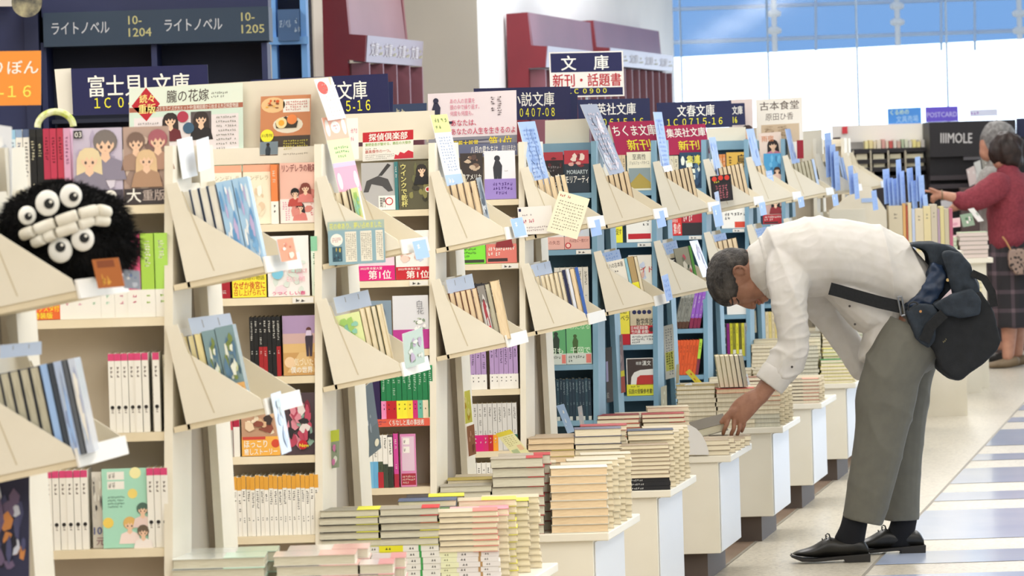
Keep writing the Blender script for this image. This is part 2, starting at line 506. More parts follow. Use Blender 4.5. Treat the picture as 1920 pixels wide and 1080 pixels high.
# ------------------------------------------------------------------ sloping holders on the bookcase ends
TILT = math.radians(10.2)
E1 = Vector((math.cos(TILT), 0, math.sin(TILT)))
E3 = Vector((-math.sin(TILT), 0, math.cos(TILT)))
E2 = Vector((AIS.x, AIS.y, 0))
HW = 0.34
UPZ, LOZ = 1.262, 0.955
HOLD = {}
def make_holder(k, lvl, label, zb=None, wide=HW):
    O = OK(k); z = (UPZ if lvl == 'u' else LOZ) if zb is None else zb
    base = O + SKV(0.001 + .036 * E1.x, yf(z), z - .036 * E1.z) + Vector((0, 0, .036 * E1.z * 2))
    t = thing('sloping_book_holder', label, 'book holder', base)
    def q(a, b, c): return E1 * a + E2 * b + E3 * c
    th = .006
    b = MB()   # back plate
    b.hexa([q(x, y, zz) for x in (-th, 0) for y in (0, wide) for zz in (-.012, .217)], CREAM)
    b.build('back_plate', t)
    b = MB()
    b.hexa([q(x, y, zz) for x in (-.036, .166) for y in (0, wide) for zz in (-.013, 0)], CREAM2)
    b.build('tray', t)
    prof = [(-.006, .217), (.020, .217), (.030, .150), (.162, .022), (.166, .0), (0, 0), (-.006, 0)]
    for y0 in (-.004, wide):
        b = MB(); b.prism([q(a, y0, c) for a, c in prof], E2 * .004, CREAM)
        # pressed fold line
        S = [q(.024, y0 - .0004, .196), q(.027, y0 - .0004, .196), q(.060, y0 - .0004, .012), q(.057, y0 - .0004, .012)]
        b.face(S, M('#cbbfa3')); b.build('side_plate', t)
    b = MB(); b.hexa([q(x, y, zz) for x in (.1665, .171) for y in (-.004, wide + .004) for zz in (-.016, .02)], M('#e9e6df')); b.build('lip', t)
    HOLD[(k, lvl)] = (t, base, q, wide)
    return t
def hmat(k, lvl, a, b, c=0.006, lean=0.0):
    t, base, q, w = HOLD[(k, lvl)]
    o = base + q(a, b, c)
    e1, e2, e3 = E1, E2, E1.cross(E2)
    m = Matrix(((e1.x, e2.x, E3.x, o.x), (e1.y, e2.y, E3.y, o.y), (e1.z, e2.z, E3.z, o.z), (0, 0, 0, 1)))
    # make it orthonormal
    x = E1.copy(); y = (E2 - E1 * E2.dot(E1)).normalized(); zz = x.cross(y)
    m = Matrix(((x.x, y.x, zz.x, o.x), (x.y, y.y, zz.y, o.y), (x.z, y.z, zz.z, o.z), (0, 0, 0, 1)))
    if lean: m = m @ Matrix.Rotation(lean, 4, 'Y')
    return m
HN = {0: 'at the far left edge', 1: 'on the nearest bookcase end', 2: 'on the second bookcase end', 3: 'on the third bookcase end', 4: 'on the fourth bookcase end',
      5: 'on the first blue bookcase end', 6: 'on the second blue bookcase end', 7: 'on the third blue bookcase end', 8: 'on the fourth blue bookcase end', 9: 'on the fifth blue bookcase end', 10: 'on the first end past the blue ones', 11: 'on the second end past the blue ones'}
for k in range(0, 12):
    for lvl in 'ul':
        make_holder(k, lvl, 'cream ' + ('upper' if lvl == 'u' else 'lower') + ' sloping book holder ' + HN[k])
def fill_holder(k, lvl, items, start=.002, y0=.004, what='book'):
    """items: (Sty, side) from the back plate outwards"""
    a = start; n = len(items)
    for i, (S_, side) in enumerate(items):
        book(S_, side, hmat(k, lvl, a, y0 + R.uniform(0, .004)), f"{S_.key} {ORD[i] if i else 'first'} from the back in {'upper' if lvl == 'u' else 'lower'} holder {HN[k].replace('on the ', '').replace('bookcase ', '')}", None, name='comic' if k < 2 else 'bunko_book')
        a += S_.t + .0014 + R.uniform(0, .0012)

# ------------------------------------------------------------------ low display tables
TY0 = -0.14                  # the tables stand a little in front of the bookcase ends
TABX = P(1141, 998, ZK(3) + TY0).x - XK(3) - SKEW * TY0
TABZ = P(1141, 998, ZK(3) + TY0).z
TDX = {4: -.029, 5: -.023, 6: -.007, 7: -.012, 8: -.012}
TABD = 0.62
TCREAM = noisy('table_white', '#ece6d6', '#e3dcc9', 2, .45, 4)
TABLES = {}
TNAMES = {1: 'nearest low table', 2: 'second low table', 3: 'third low table', 4: 'fourth low table', 5: "table under the man's hand",
          6: "table behind the man's hand", 7: "table below the man's sleeve", 8: 'table left of the trousers', 9: 'ninth low table', 10: 'tenth low table', 11: 'table behind the far trouser leg', 12: 'table under the bag', 13: 'table right of the bag'}
TL = {1: 'white low table at the bottom left corner, under plastic-wrapped books', 2: 'white low table under yellow-spined and red-edged book piles', 3: 'white low table under the tall peach-edged book pile',
      4: 'white low table with black-spined books at its front corner', 5: 'white low table under the hand of the bending man', 6: "white low table just behind the man's reaching hand",
      7: "white low table below the cuff of the man's sleeve", 8: "white low table just left of the trousers, under green-topped books", 9: 'white low table partly hidden behind the grey trousers', 10: 'white low table farthest away behind the trousers', 11: 'white low table behind the far trouser leg', 12: 'white low table under the dark bag', 13: 'white low table seen right below the dark bag'}
def make_table(k):
    O = OK(k) + SKV(TDX.get(k, 0), TY0, 0)
    t = thing('display_table', TL[k], 'table', O)
    def blk(name, x0, x1, y0, y1, z0, z1, m):
        b = MB(); b.hexa([SKV(x, y, z) for x in (x0, x1) for y in (y0, y1) for z in (z0, z1)], m); o = b.build(name, t); return o
    bevel(blk('top', .012, TABX, 0, TABD, TABZ - .024, TABZ, TCREAM), .003)
    bevel(blk('body', .03, TABX - .047, .012, TABD - .02, .10, TABZ - .0242, TCREAM), .002)
    blk('daylit_side', TABX - .046, TABX - .043, .03, TABD - .04, .105, TABZ - .03, M('#dcdee2', .4))  # thin slab on the gangway side, tinted with the bluish daylight
    blk('plinth', .05, TABX - .10, .06, TABD - .06, 0, .0998, M('#5a4d45', .6))
    TABLES[k] = t
    return t
for k in range(1, 14): make_table(k)
STOCK = MB()
CL = {1: [-.485, -.262, -.078], 2: [-.491, -.342, -.19], 3: [-.479, -.329, -.164], 4: [-.449, -.303, -.157], 5: [-.459, -.306, -.152], 6: [-.406, -.254, -.158]}
def pile_at(k, col, row): return OK(k) + SKV(TDX.get(k, 0) + TABX + CL.get(k, [-.47, -.314, -.158])[col], TY0 + .006 + row * .118, TABZ + .0005)
FLAT = Matrix(((0, 0, 1, 0), (0, 1, 0, 0), (1, 0, 0, 0), (0, 0, 0, 1)))   # x->z, z->x (mirrored pair fixed below)
def flat_matrix(o, h, w, t, rz=0.0, flip=False):
    """book lying on its back cover: long side along x, width along y"""
    # local x (thickness) -> +z ; local y -> +y ; local z (height) -> -x
    m = Matrix(((0, 0, -1, h / 2), (0, 1, 0, 0), (1, 0, 0, 0), (0, 0, 0, 1)))
    if flip:  # spine end swapped: turn half round
        m = Matrix.Translation((0, w, 0)) @ Matrix.Rotation(math.pi, 4, 'Z') @ m
    return Matrix.Translation(o) @ Matrix.Rotation(rz, 4, 'Z') @ m
PILE_TOP = {}
def pile(k, col, row, layers, desc, show=99, dx=0, dy=0):
    """layers from the bottom: (Sty, side, count). The top `show` books are things of their own, the rest goes to the stock."""
    o = pile_at(k, col, row) + Vector((dx, dy, 0)); z = 0.0
    seq = [(S_, sd) for S_, sd, n in layers for _ in range(n)]
    tot = len(seq)
    for i, (S_, sd) in enumerate(seq):
        p = o + Vector((S_.h / 2 + R.uniform(-.003, .003), R.uniform(-.0025, .0025), z)); rz = R.uniform(-.012, .012)
        M4 = flat_matrix(p, S_.h, S_.w, S_.t, rz)
        fromtop = tot - 1 - i
        if fromtop < show:
            lab = f"{ORD[fromtop]} " + ('' if fromtop == 0 else 'from top ') + f"in {desc}"
            book(S_, sd, M4, lab, None, name='paperback')
        else:
            stock(S_, sd, M4)
        z += S_.t + (.0018 if S_.band is not None else .0004)
    PILE_TOP[(k, col, row)] = o + Vector((.075, 0, z))
    return z
def stock(S_, sd, M4):
    t, w, h = S_.t, S_.w, S_.h
    def T(p): return M4 @ Vector(p)
    c = .0011
    STOCK.box(c, t - c, .002, w - .002, .002, h - .002, S_.pages, T)
    STOCK.box(0, c, 0, w, 0, h, S_.cover, T); STOCK.box(t - c, t, 0, w, 0, h, S_.cover, T)
    if sd == 'spine': STOCK.box(c, t - c, 0, c, 0, h, S_.cover, T)
    if S_.band is not None:
        e = .0009
        STOCK.box(-e, t + e, -e, w + e, 0, h * S_.bf, S_.band, T) if sd == 'spine' else (STOCK.box(-e, 0, -e, w, 0, h * S_.bf, S_.band, T), STOCK.box(t, t + e, -e, w, 0, h * S_.bf, S_.band, T))
# ------------------------------------------------------------------ books standing on the shelves
CN = {1: 'nearest bookcase', 2: 'second bookcase', 3: 'third bookcase', 4: 'fourth bookcase', 5: 'first blue bookcase', 6: 'second blue bookcase', 7: 'third blue bookcase', 8: 'fourth blue bookcase', 9: 'fifth blue bookcase'}
SN = ['top shelf', 'second shelf', 'third shelf', 'fourth shelf', 'fifth shelf', 'sixth shelf']
LR = ['first'] + ORD[1:]
def spine_deco(top=None, tf=.1, txt=INK, v0=.14, v1=.7, seed=1, dot=None, low=None, cols=13, author=True, wide=.6):
    def f(mb, S):
        if top:
            mb.rect(S, 0, 0, 1, tf, top); S.up()
        if low:
            mb.rect(S, 0, low[0], 1, 1, low[1]); S.up()
        g = (1 - wide) / 2
        mb.scribble(S, g, v0, 1 - g, v1, 1, cols, txt, vert=True, fill=.75, seed=seed)
        if author: mb.scribble(S, .28, v1 + .06, .72, min(.95, v1 + .2), 1, 4, txt, vert=True, fill=.7, seed=seed + 3)
        if dot: mb.disc(S, .5, dot[0], .3, dot[1])
    return f
def stand_T(k, px, lev, t=0.0, lean=0.0, dy=0.012, py=None):
    z = LZ(k, lev); y_px = LEV[k][lev]
    x = front(k, px, y_px)[0]; O = OK(k); y = yf(z) + dy
    M4 = Matrix.Translation(O + SKV(x, y, z + .0004))
    if lean: M4 = M4 @ Matrix.Rotation(lean, 4, 'Y')
    return M4
def row(k, lev, x0, x1, stys, desc, lean=0.0, start=0, descs=None, dy=.012, lift=0):
    """upright books, spine towards the looker, between two photo columns"""
    xa = front(k, x0, LEV[k][lev])[0]; xb = front(k, x1, LEV[k][lev])[0]; n = len(stys); d = (xb - xa) / n
    for i, st in enumerate(stys):
        s2 = Sty(st.key, d * .94 * math.cos(lean), st.w, st.h, st.cover, st.pages, st.band, st.bf, st.spine, st.front, st.bspine, st.bfront)
        s2.uid = '%d_%.5f' % (st.uid, s2.t)
        M4 = stand_T(k, x0, lev, dy=dy + R.uniform(0, .004)); M4 = Matrix.Translation((d * i + (st.h * math.sin(-lean) if lean < 0 else 0), 0, s2.t * math.sin(abs(lean)))) @ M4
        if lean: M4 = M4 @ Matrix.Rotation(lean, 4, 'Y')
        if descs: lab = descs[i]
        elif n == 1: lab = f"{desc} on the {SN[lev]}, {CN[k]}"
        else: lab = f"{LR[start + i]} {desc} from left, {SN[lev]}, {CN[k]}"
        book(s2, 'spine', M4, lab, name='comic' if k == 1 else 'novel')
def face(k, lev, x0, x1, h, cover, art, desc, t=.014, band=None, bf=.3, bart=None, dy=.014, pages=PAGEV):
    xa = front(k, x0, LEV[k][lev])[0]; xb = front(k, x1, LEV[k][lev])[0]
    st = Sty('face_%d_%d_%d' % (k, lev, x0), t, (xb - xa) * .985, h, cover, pages, band, bf, None, art, None, bart)
    z = LZ(k, lev); O = OK(k)
    M4 = Matrix.Translation(O + SKV(xa, yf(z) + dy + t, z + .0004)) @ Matrix(((0, 1, 0, 0), (-1, 0, 0, 0), (0, 0, 1, 0), (0, 0, 0, 1)))
    # leans back a little with the case
    M4 = M4 @ Matrix.Rotation(-.06, 4, 'Y')
    book(st, 'pages', M4, f"{desc}, {SN[lev]}, {CN[k]}", name='comic' if k == 1 else 'novel')
SKIN = M('#eec7a8', .6)
def bust(mb, S, cx, cy, r, hair, cloth, skin=SKIN, face=True, long=True):
    """a plain drawn head and shoulders"""
    a = S.W / S.H; ry = r * a; S.up()
    if long: mb.poly(S, [(cx - r * 1.35, cy + ry * 2.4), (cx - r * .6, cy + ry * 2.0), (cx + r * .6, cy + ry * 2.0), (cx + r * 1.35, cy + ry * 2.4), (cx + r * 1.25, cy), (cx + r * .95, cy - ry * .8), (cx + r * .4, cy - ry * 1.15), (cx - r * .4, cy - ry * 1.15), (cx - r * .95, cy - ry * .8), (cx - r * 1.25, cy)], hair)
    else: mb.disc(S, cx, cy - ry * .15, r * 1.12, hair)
    S.up(); mb.poly(S, [(cx - r * 1.9, cy + ry * 3.4), (cx + r * 1.9, cy + ry * 3.4), (cx + r * 1.5, cy + ry * 1.7), (cx + r * .4, cy + ry * 1.25), (cx - r * .4, cy + ry * 1.25), (cx - r * 1.5, cy + ry * 1.7)], cloth)
    S.up(); mb.poly(S, [(cx - r * .3, cy + ry * .7), (cx - r * .45, cy + ry * 1.4), (cx, cy + ry * 1.8), (cx + r * .45, cy + ry * 1.4), (cx + r * .3, cy + ry * .7)], skin)
    S.up(); mb.poly(S, [(cx - r * .85, cy - ry * .3), (cx - r * .8, cy + ry * .35), (cx - r * .4, cy + ry * .85), (cx, cy + ry * 1.05), (cx + r * .4, cy + ry * .85), (cx + r * .8, cy + ry * .35), (cx + r * .85, cy - ry * .3), (cx + r * .4, cy - ry * .7), (cx - r * .4, cy - ry * .7)], skin)
    S.up(); mb.poly(S, [(cx - r * 1.0, cy + ry * .5), (cx - r * .72, cy - ry * .05), (cx - r * .5, cy + ry * .2), (cx - r * .25, cy - ry * .25), (cx, cy + ry * .12), (cx + r * .3, cy - ry * .25), (cx + r * .55, cy + ry * .2), (cx + r * .75, cy - ry * .1), (cx + r * 1.0, cy + ry * .5), (cx + r * 1.05, cy - ry * .4), (cx + r * .5, cy - ry * 1.1), (cx - r * .5, cy - ry * 1.1), (cx - r * 1.05, cy - ry * .4)], hair)
    if face:
        S.up()
        for q in (-.36, .36):
            mb.disc(S, cx + r * q, cy + ry * .36, r * .13, M('#5a4a48'), 8, ry * .17)
        mb.poly(S, [(cx - r * .1, cy + ry * .74), (cx + r * .1, cy + ry * .74), (cx, cy + ry * .68)], M('#b86a60'))
def standing(mb, S, cx, top, h, body, head=None):
    head = head or body; a = S.W / S.H; w = h / a * .16; S.up()
    mb.disc(S, cx, top + h * .08, w * .55, head)
    mb.poly(S, [(cx - w * .55, top + h * .98), (cx - w * .05, top + h * .98), (cx, top + h * .6), (cx + w * .1, top + h * .98), (cx + w * .6, top + h * .98), (cx + w * .9, top + h * .3), (cx + w * .4, top + h * .15), (cx - w * .4, top + h * .15), (cx - w * .8, top + h * .35)], body)
LIL = M('#c9b3dc'); MAG = M('#d81b7a'); PINK = M('#e8a7b5'); GREEN = M('#1c8a52'); LIME = M('#b9dc6a'); TEALC = M('#4aa79a'); BROWN = M('#5b4638'); ORANGE = M('#f0632a'); GOLD = M('#e4a53a')
PURP = M('#9a5fc4'); DKB = M('#12222f'); GREY = M('#b6b3ad'); SKY = M('#9ccbe8'); SKY2 = M('#d8ecf6'); PALEG = M('#cfe6c8'); PALEY = M('#f3edb0'); MINT = M('#a9dcc6'); PEACH = M('#f1b79a'); MAROON = M('#7a1420')

# --- nearest bookcase
comic = Sty('pink-topped white comic', .0147, .112, .172, WHITE, spine=spine_deco(M('#d9477a'), .09, M('#6a5a52'), .16, .6, 3, (.68, BLACK), cols=9, wide=.5))
st = [Sty('blue and white comic', .014, .112, .172, SKY2, spine=spine_deco(SKY, .12, M('#3b5b8a'), .15, .7, 4)),
      Sty('white comic', .014, .112, .172, WHITE, spine=spine_deco(M('#8fa8c8'), .1, M('#44598a'), .15, .7, 5)), Sty('white comic b', .014, .112, .172, WHITE, spine=spine_deco(M('#5a6a8a'), .1, INK, .15, .75, 6)),
      Sty('beige comic', .014, .112, .172, BLACK, spine=spine_deco(M('#222222'), .1, M('#e9e2c0'), .14, .62, 7, low=(.66, BLACK))), Sty('beige comic b', .014, .112, .172, BLACK, spine=spine_deco(M('#222222'), .1, M('#d9d6a8'), .14, .62, 8, low=(.66, BLACK))),
      Sty('red comic', .014, .112, .172, BLACK, spine=spine_deco(M('#b93350'), .64, M('#5a1020'), .1, .6, 9)), Sty('red comic b', .014, .112, .172, BLACK, spine=spine_deco(M('#c23a55'), .64, M('#5a1020'), .1, .6, 10)),
      Sty('red comic c', .014, .112, .172, BLACK, spine=spine_deco(M('#c03a50'), .64, M('#5a1020'), .1, .6, 11)), Sty('pink comic', .014, .112, .172, M('#d8a3c0'), spine=spine_deco(None, .1, M('#8a4a70'), .1, .7, 12))]
row(1, 0, 18, 133, st, '', descs=['pale blue comic at the left end, top shelf, nearest bookcase', 'white comic with a steel blue spine top, top shelf, nearest bookcase', 'white comic with black spine lettering, top shelf, nearest bookcase',
    'left one of two black comics with beige lettering, top shelf, nearest bookcase', 'right one of two black comics with beige lettering, top shelf, nearest bookcase', 'left of three red and black spines, top shelf, nearest bookcase',
    'middle of three red and black spines, top shelf, nearest bookcase', 'right of three red and black spines, top shelf, nearest bookcase', 'pink spine beside the couple cover, top shelf, nearest bookcase'])
def art_couple(mb, S):
    mb.rect(S, 0, 0, 1, 1, M('#c9bfd2')); S.up(); mb.blobs(S, 0, 0, 1, .9, [M('#b7abc4'), M('#d9d2de'), M('#a59bb0')], 14, 3)
    bust(mb, S, .66, .2, .22, M('#7d7470'), M('#8d8698'), long=False); bust(mb, S, .33, .4, .2, M('#e6d2a8'), M('#8a8494'))
    S.up(); mb.rect(S, .03, .03, .2, .13, BLACK); S.up(); mb.text(S, '03', .05, .045, .07, WHITE, .02)
    S.up(); mb.rect(S, 0, .8, 1, 1, M('#4a4450')); S.up(); mb.text(S, '全巻', .12, .82, .12, LIL, .02); mb.disc(S, .75, .88, .12, WHITE)
def art_trio(mb, S):
    mb.rect(S, 0, 0, 1, 1, M('#b79c8e')); S.up(); mb.blobs(S, 0, 0, 1, .85, [M('#9d8478'), M('#cdb6a4'), M('#8a6e66')], 14, 5)
    bust(mb, S, .28, .2, .18, M('#7d655a'), M('#a58674'), long=False); bust(mb, S, .76, .18, .19, M('#a8606a'), M('#b38c78'), long=False); bust(mb, S, .5, .42, .18, M('#e0bf94'), M('#b08c70'))
    S.up(); mb.rect(S, 0, .8, 1, 1, M('#3d3536')); S.up(); mb.text(S, '大', .05, .8, .17, WHITE, .02); mb.text(S, '重版', .4, .82, .13, M('#b9a9a0'), .02)
face(1, 0, 134, 228, .17, M('#b9aec4'), art_couple, 'lilac comic cover with a drawn couple')
face(1, 0, 229, 316, .17, M('#8d7468'), art_trio, 'brown comic cover with three drawn heads')
def low_white(seed, c):
    def f(mb, S):
        mb.scribble(S, .3, .1, .7, .8, 1, 3, c, vert=True, fill=.5, seed=seed)
    return f
cl = [('#e7a9b4', 'pale pink'), ('#e8b8c6', 'rose'), ('#b7dcc0', 'mint'), ('#c4e6d0', 'pale mint'), ('#e59aae', 'pink'), ('#d9577f', 'bright pink'), ('#a9d24e', 'lime'), ('#aedb5c', 'lime b')]
row(1, 1, 111, 316, [Sty(f'set volume {n}', .03, .13, .182, M(c), band=WHITE, bf=.33, spine=spine_deco(None, .1, M('#f4f0e6'), .08, .5, i, author=False), bspine=low_white(i, M(c))) for i, (c, n) in enumerate(cl)], '',
    descs=['leftmost thick pale volume with white band, second shelf, nearest bookcase', 'second thick volume with white band from the left, second shelf, nearest bookcase', 'third thick volume with white band from the left, second shelf, nearest bookcase', 'fourth thick volume with white band from the left, second shelf, nearest bookcase',
           'fifth thick volume with white band, under the plush toy, nearest bookcase', 'bright pink thick volume with white band, second shelf, nearest bookcase', 'left one of two lime green volumes, second shelf, nearest bookcase', 'right one of two lime green volumes, second shelf, nearest bookcase'])
def art_special(mb, S):
    mb.rect(S, 0, .62, 1, .82, MAG); S.up(); mb.text(S, 'ホロライブ3', .06, .72, .07, WHITE, .02, fit=.9); S.up()
    mb.rect(S, 0, .8, 1, .9, ORANGE); S.up(); mb.text(S, 'アクスタ付', .06, .815, .08, YEL, .02, fit=.9); S.up(); mb.rect(S, 0, .9, 1, 1, M('#e0672a')); S.up(); mb.text(S, '特装版', .06, .91, .075, YEL, .02)
face(1, 1, 54, 109, .165, M('#d14f8f'), art_special, 'pink and orange special edition with acrylic stand')
row(1, 2, 203, 279, [comic] * 6, 'pink-topped comic')
def art_back(mb, S):
    mb.rect(S, .1, .06, .9, .2, WHITE); S.up(); mb.scribble(S, .15, .08, .85, .18, 1, 14, INK, fill=1); mb.rect(S, .1, .24, .9, .36, WHITE); S.up(); mb.scribble(S, .15, .26, .85, .34, 1, 14, INK, fill=1)
    mb.scribble(S, .1, .45, .8, .65, 4, 12, M('#8a8070'))
face(1, 2, 279, 286.5, .17, M('#e6e2da'), art_back, 'narrow white back cover between the comics', dy=.03)
row(1, 2, 287, 300, [comic], 'lone pink-topped comic right of the row')
face(1, 2, 300, 316, .165, M('#e9e2c8'), art_back, 'white back cover at the right end', dy=.03)
row(1, 3, 72, 165, [comic] * 7, 'pink-topped comic')
def art_oblique(mb, S):
    mb.blobs(S, 0, 0, 1, .7, [M('#c9c4bc'), M('#8d8a88'), M('#efece4'), M('#3a3638')], 16, 9); S.up(); mb.text(S, '10', .1, .72, .1, M('#3b4a8a'), .02); mb.text(S, '元', .3, .86, .1, M('#8a5a66'), .02)
face(1, 3, 166, 188, .165, M('#dcd6cc'), art_oblique, 'narrow grey cover beside the mint one', dy=.03)
def art_mint(mb, S):
    mb.rect(S, .12, .04, .5, .14, WHITE); mb.rect(S, .12, .16, .5, .26, WHITE); S.up(); mb.scribble(S, .15, .05, .47, .13, 1, 16, INK, fill=1); mb.scribble(S, .15, .17, .47, .25, 1, 16, INK, fill=1)
    mb.scribble(S, .12, .34, .5, .5, 4, 14, M('#5a7a6a')); mb.disc(S, .75, .06, .13, PALEY); mb.disc(S, .12, .68, .12, M('#f0d060')); mb.disc(S, .68, .32, .11, M('#f0d878'))
    bust(mb, S, .6, .7, .13, M('#e0b66a'), M('#f4e0d8'), long=False); bust(mb, S, .9, .52, .12, M('#4e6a5e'), M('#e8d0c8'), long=False); bust(mb, S, .9, .8, .12, M('#6a5a4a'), M('#efe6e0'), long=False)
face(1, 3, 189, 274, .172, M('#a8dcc4'), art_mint, 'mint green comic back cover with drawn boys')
row(1, 3, 276, 316, [comic] * 3, 'pink-topped comic right of the mint cover')

# --- second bookcase
def art_poster_white(mb, S):
    mb.rect(S, 0, 0, 1, .12, M('#e7a98a')); S.up(); mb.text(S, 'シンデレラ', .08, .18, .08, M('#b9a88a'), .0, fit=.84); mb.blobs(S, .1, .3, .9, .9, [M('#e9dcc0'), M('#e2c8a8'), M('#f4efe0')], 10, 4)
face(2, 0, 396, 452, .15, M('#f1ead6'), art_poster_white, 'cream cover behind the blue illustrated books'); face(2, 0, 454, 506, .15, M('#efe6cc'), art_poster_white, 'cream cover left of the orange spine')
row(2, 0, 508, 521, [Sty('orange spine', .014, .105, .15, M('#e9864a'), band=WHITE, bf=.38, spine=spine_deco(None, .1, M('#fbe9d0'), .1, .55, 3), bspine=low_white(3, INK))], 'orange spine with white band')
def art_shoes(mb, S):
    mb.rect(S, 0, .0, 1, 1, M('#e6b7a6')); S.up(); mb.blobs(S, .05, .3, .95, .95, [M('#d9897e'), M('#efd6c6'), M('#c96f6c')], 12, 6); mb.text(S, 'リンデレラの靴箱', .06, .03, .12, M('#7a2f34'), .02, fit=.88)
    bust(mb, S, .38, .5, .1, BLACK, M('#b8483f'), long=False); bust(mb, S, .65, .42, .11, M('#7a3a30'), M('#d98078'))
def art_shoes_b(mb, S):
    mb.rect(S, 0, 0, 1, 1, M('#f4e4dc')); S.up(); mb.scribble(S, .05, .1, .25, .9, 3, 9, M('#d06a9a'), vert=True); mb.scribble(S, .75, .1, .97, .9, 2, 9, M('#cc4a66'), vert=True); bust(mb, S, .5, .35, .1, INK, M('#d98078'))
face(2, 0, 523, 597, .152, M('#e6b7a6'), art_shoes, 'pink cover with two drawn figures and white band', band=M('#f4e4dc'), bf=.4, bart=art_shoes_b)
row(2, 1, 408, 431, [Sty('dark red spine', .02, .105, .15, M('#a31a2a'), spine=spine_deco(BLACK, .2, WHITE, .3, .8, 3))], 'dark red spine at the left end')
def art_palace(mb, S):
    mb.rect(S, 0, 0, 1, 1, M('#6b5a3e')); S.up(); mb.blobs(S, 0, 0, 1, .55, [M('#8a7448'), M('#3f3a34'), M('#b79a5c'), M('#e8d9b0')], 14, 3); S.up(); mb.rect(S, 0, .0, 1, .3, M('#e9d94a')); S.up(); mb.rect(S, 0, .62, 1, 1, M('#f2e03a')); S.up()
    mb.text(S, 'いま話題の物語', .05, .64, .07, INK, .0, fit=.9); mb.text(S, 'なぜか後宮に', .04, .74, .12, M('#c22a1f'), .03, fit=.92); mb.text(S, '召し上げられて', .04, .87, .1, M('#c22a1f'), .02, fit=.92)
face(2, 1, 432, 497, .15, M('#6b5a3e'), art_palace, 'yellow banded palace story cover')
def art_poppy(mb, S):
    mb.blobs(S, 0, .3, 1, 1, [M('#d8e2d8'), M('#f0d6dc'), M('#c8dce0')], 14, 8); bust(mb, S, .3, .42, .07, M('#b08a5a'), M('#e9c8d0')); bust(mb, S, .7, .44, .07, M('#6aa088'), M('#b8d8cc')); S.up(); mb.disc(S, .24, .62, .14, M('#7cc2dc')); mb.text(S, '恋に、会うために君', .5, .55, .07, M('#d98090'), 0, vert=False, fit=.45)
    mb.text(S, '名もない物語', .45, .68, .08, PINK, 0, fit=.45); mb.text(S, 'うつくしい春', .1, .92, .06, MAG, .02, fit=.8)
face(2, 1, 499, 578, .152, M('#f0ece8'), art_poppy, 'white cover with a pale drawn couple')
row(2, 1, 583, 596, [Sty('white-green spine', .014, .105, .15, M('#e4f0e0'), spine=spine_deco(M('#8ccaa4'), .25, M('#4a8a5a'), .28, .7, 3))], 'white and green spine at the right end')
blk = [Sty('black spine', .012, .105, .15, BLACK, spine=spine_deco(None, .1, WHITE, .06, .5, i, low=(.5, M('#a31f24')) if i in (2, 3, 6) else None)) for i in range(7)]
row(2, 2, 468, 526, blk, 'black and red spine')
def art_girl(mb, S):
    mb.rect(S, 0, 0, 1, .45, M('#a98fb4')); mb.rect(S, 0, .45, 1, .62, M('#d9b478')); mb.rect(S, 0, .62, 1, 1, M('#c79a5e')); S.up(); mb.rect(S, 0, .3, 1, .47, M('#c9a8a4')); S.up(); mb.poly(S, [(.1, .95), (.9, .95), (.65, .62), (.45, .62)], M('#dcb980'))
    standing(mb, S, .72, .2, .5, M('#3a2f3c'), M('#5a2f2a')); S.up(); mb.poly(S, [(.63, .34), (.8, .34), (.78, .25), (.66, .25)], M('#d8c8e0')); mb.disc(S, .18, .78, .15, M('#e9c9a0')); S.up(); mb.text(S, '気づいた日', .3, .72, .12, M('#f4e4c4'), .02, fit=.65); mb.text(S, '僕の世界', .2, .86, .1, WHITE, .02, fit=.6)
face(2, 2, 528, 597, .15, M('#c79a5e'), art_girl, 'sunset cover with a standing schoolgirl')
row(2, 3, 424, 449, [Sty('red and white art spine', .02, .105, .15, M('#c9485a'), spine=spine_deco(M('#a3283c'), .35, WHITE, .05, .4, 4, low=(.55, GREY))), Sty('white red spine', .012, .105, .15, WHITE, spine=spine_deco(M('#b02040'), .5, WHITE, .1, .5, 5))], 'red and white spine')
def art_story(mb, S):
    mb.rect(S, 0, 0, 1, .68, M('#c49a7c')); S.up(); mb.blobs(S, 0, 0, 1, .68, [M('#8a4a3a'), M('#e9cfae'), M('#3d2f2c'), M('#d9b38c'), M('#f0e0c4')], 22, 3); S.up(); mb.rect(S, 0, .68, 1, 1, M('#efb04a')); S.up(); mb.rect(S, .02, .68, .62, .73, M('#c9483a')); mb.disc(S, .88, .8, .11, M('#d0482e')); S.up()
    mb.text(S, 'ほっこり', .06, .74, .12, WHITE, .03, fit=.6); mb.text(S, '癒しストーリー', .06, .88, .1, WHITE, .03, fit=.86)
face(2, 3, 450, 523, .15, M('#c49a7c'), art_story, 'brown illustrated cover with an orange band')
def art_roses(mb, S):
    mb.rect(S, 0, 0, 1, 1, M('#4a3a40')); S.up(); mb.blobs(S, 0, 0, 1, .95, [M('#b8455c'), M('#e0d4d0'), M('#2a2428'), M('#d88a98'), M('#7a2438'), M('#8fb0a0')], 34, 5); S.up(); mb.disc(S, .5, .84, .14, RED); S.up(); mb.text(S, 'New', .4, .82, .06, YEL, .01)
face(2, 3, 533, 597, .155, M('#4a3a40'), art_roses, 'dark red floral cover at the right end')
ot = [Sty('orange-topped book', .0108, .105, .152 - .002 * (i % 3), WHITE, spine=spine_deco(GOLD, .22, INK, .25, .62, i, cols=11, wide=.7)) for i in range(20)]
row(2, 4, 428, 598, ot, 'orange-topped white book')

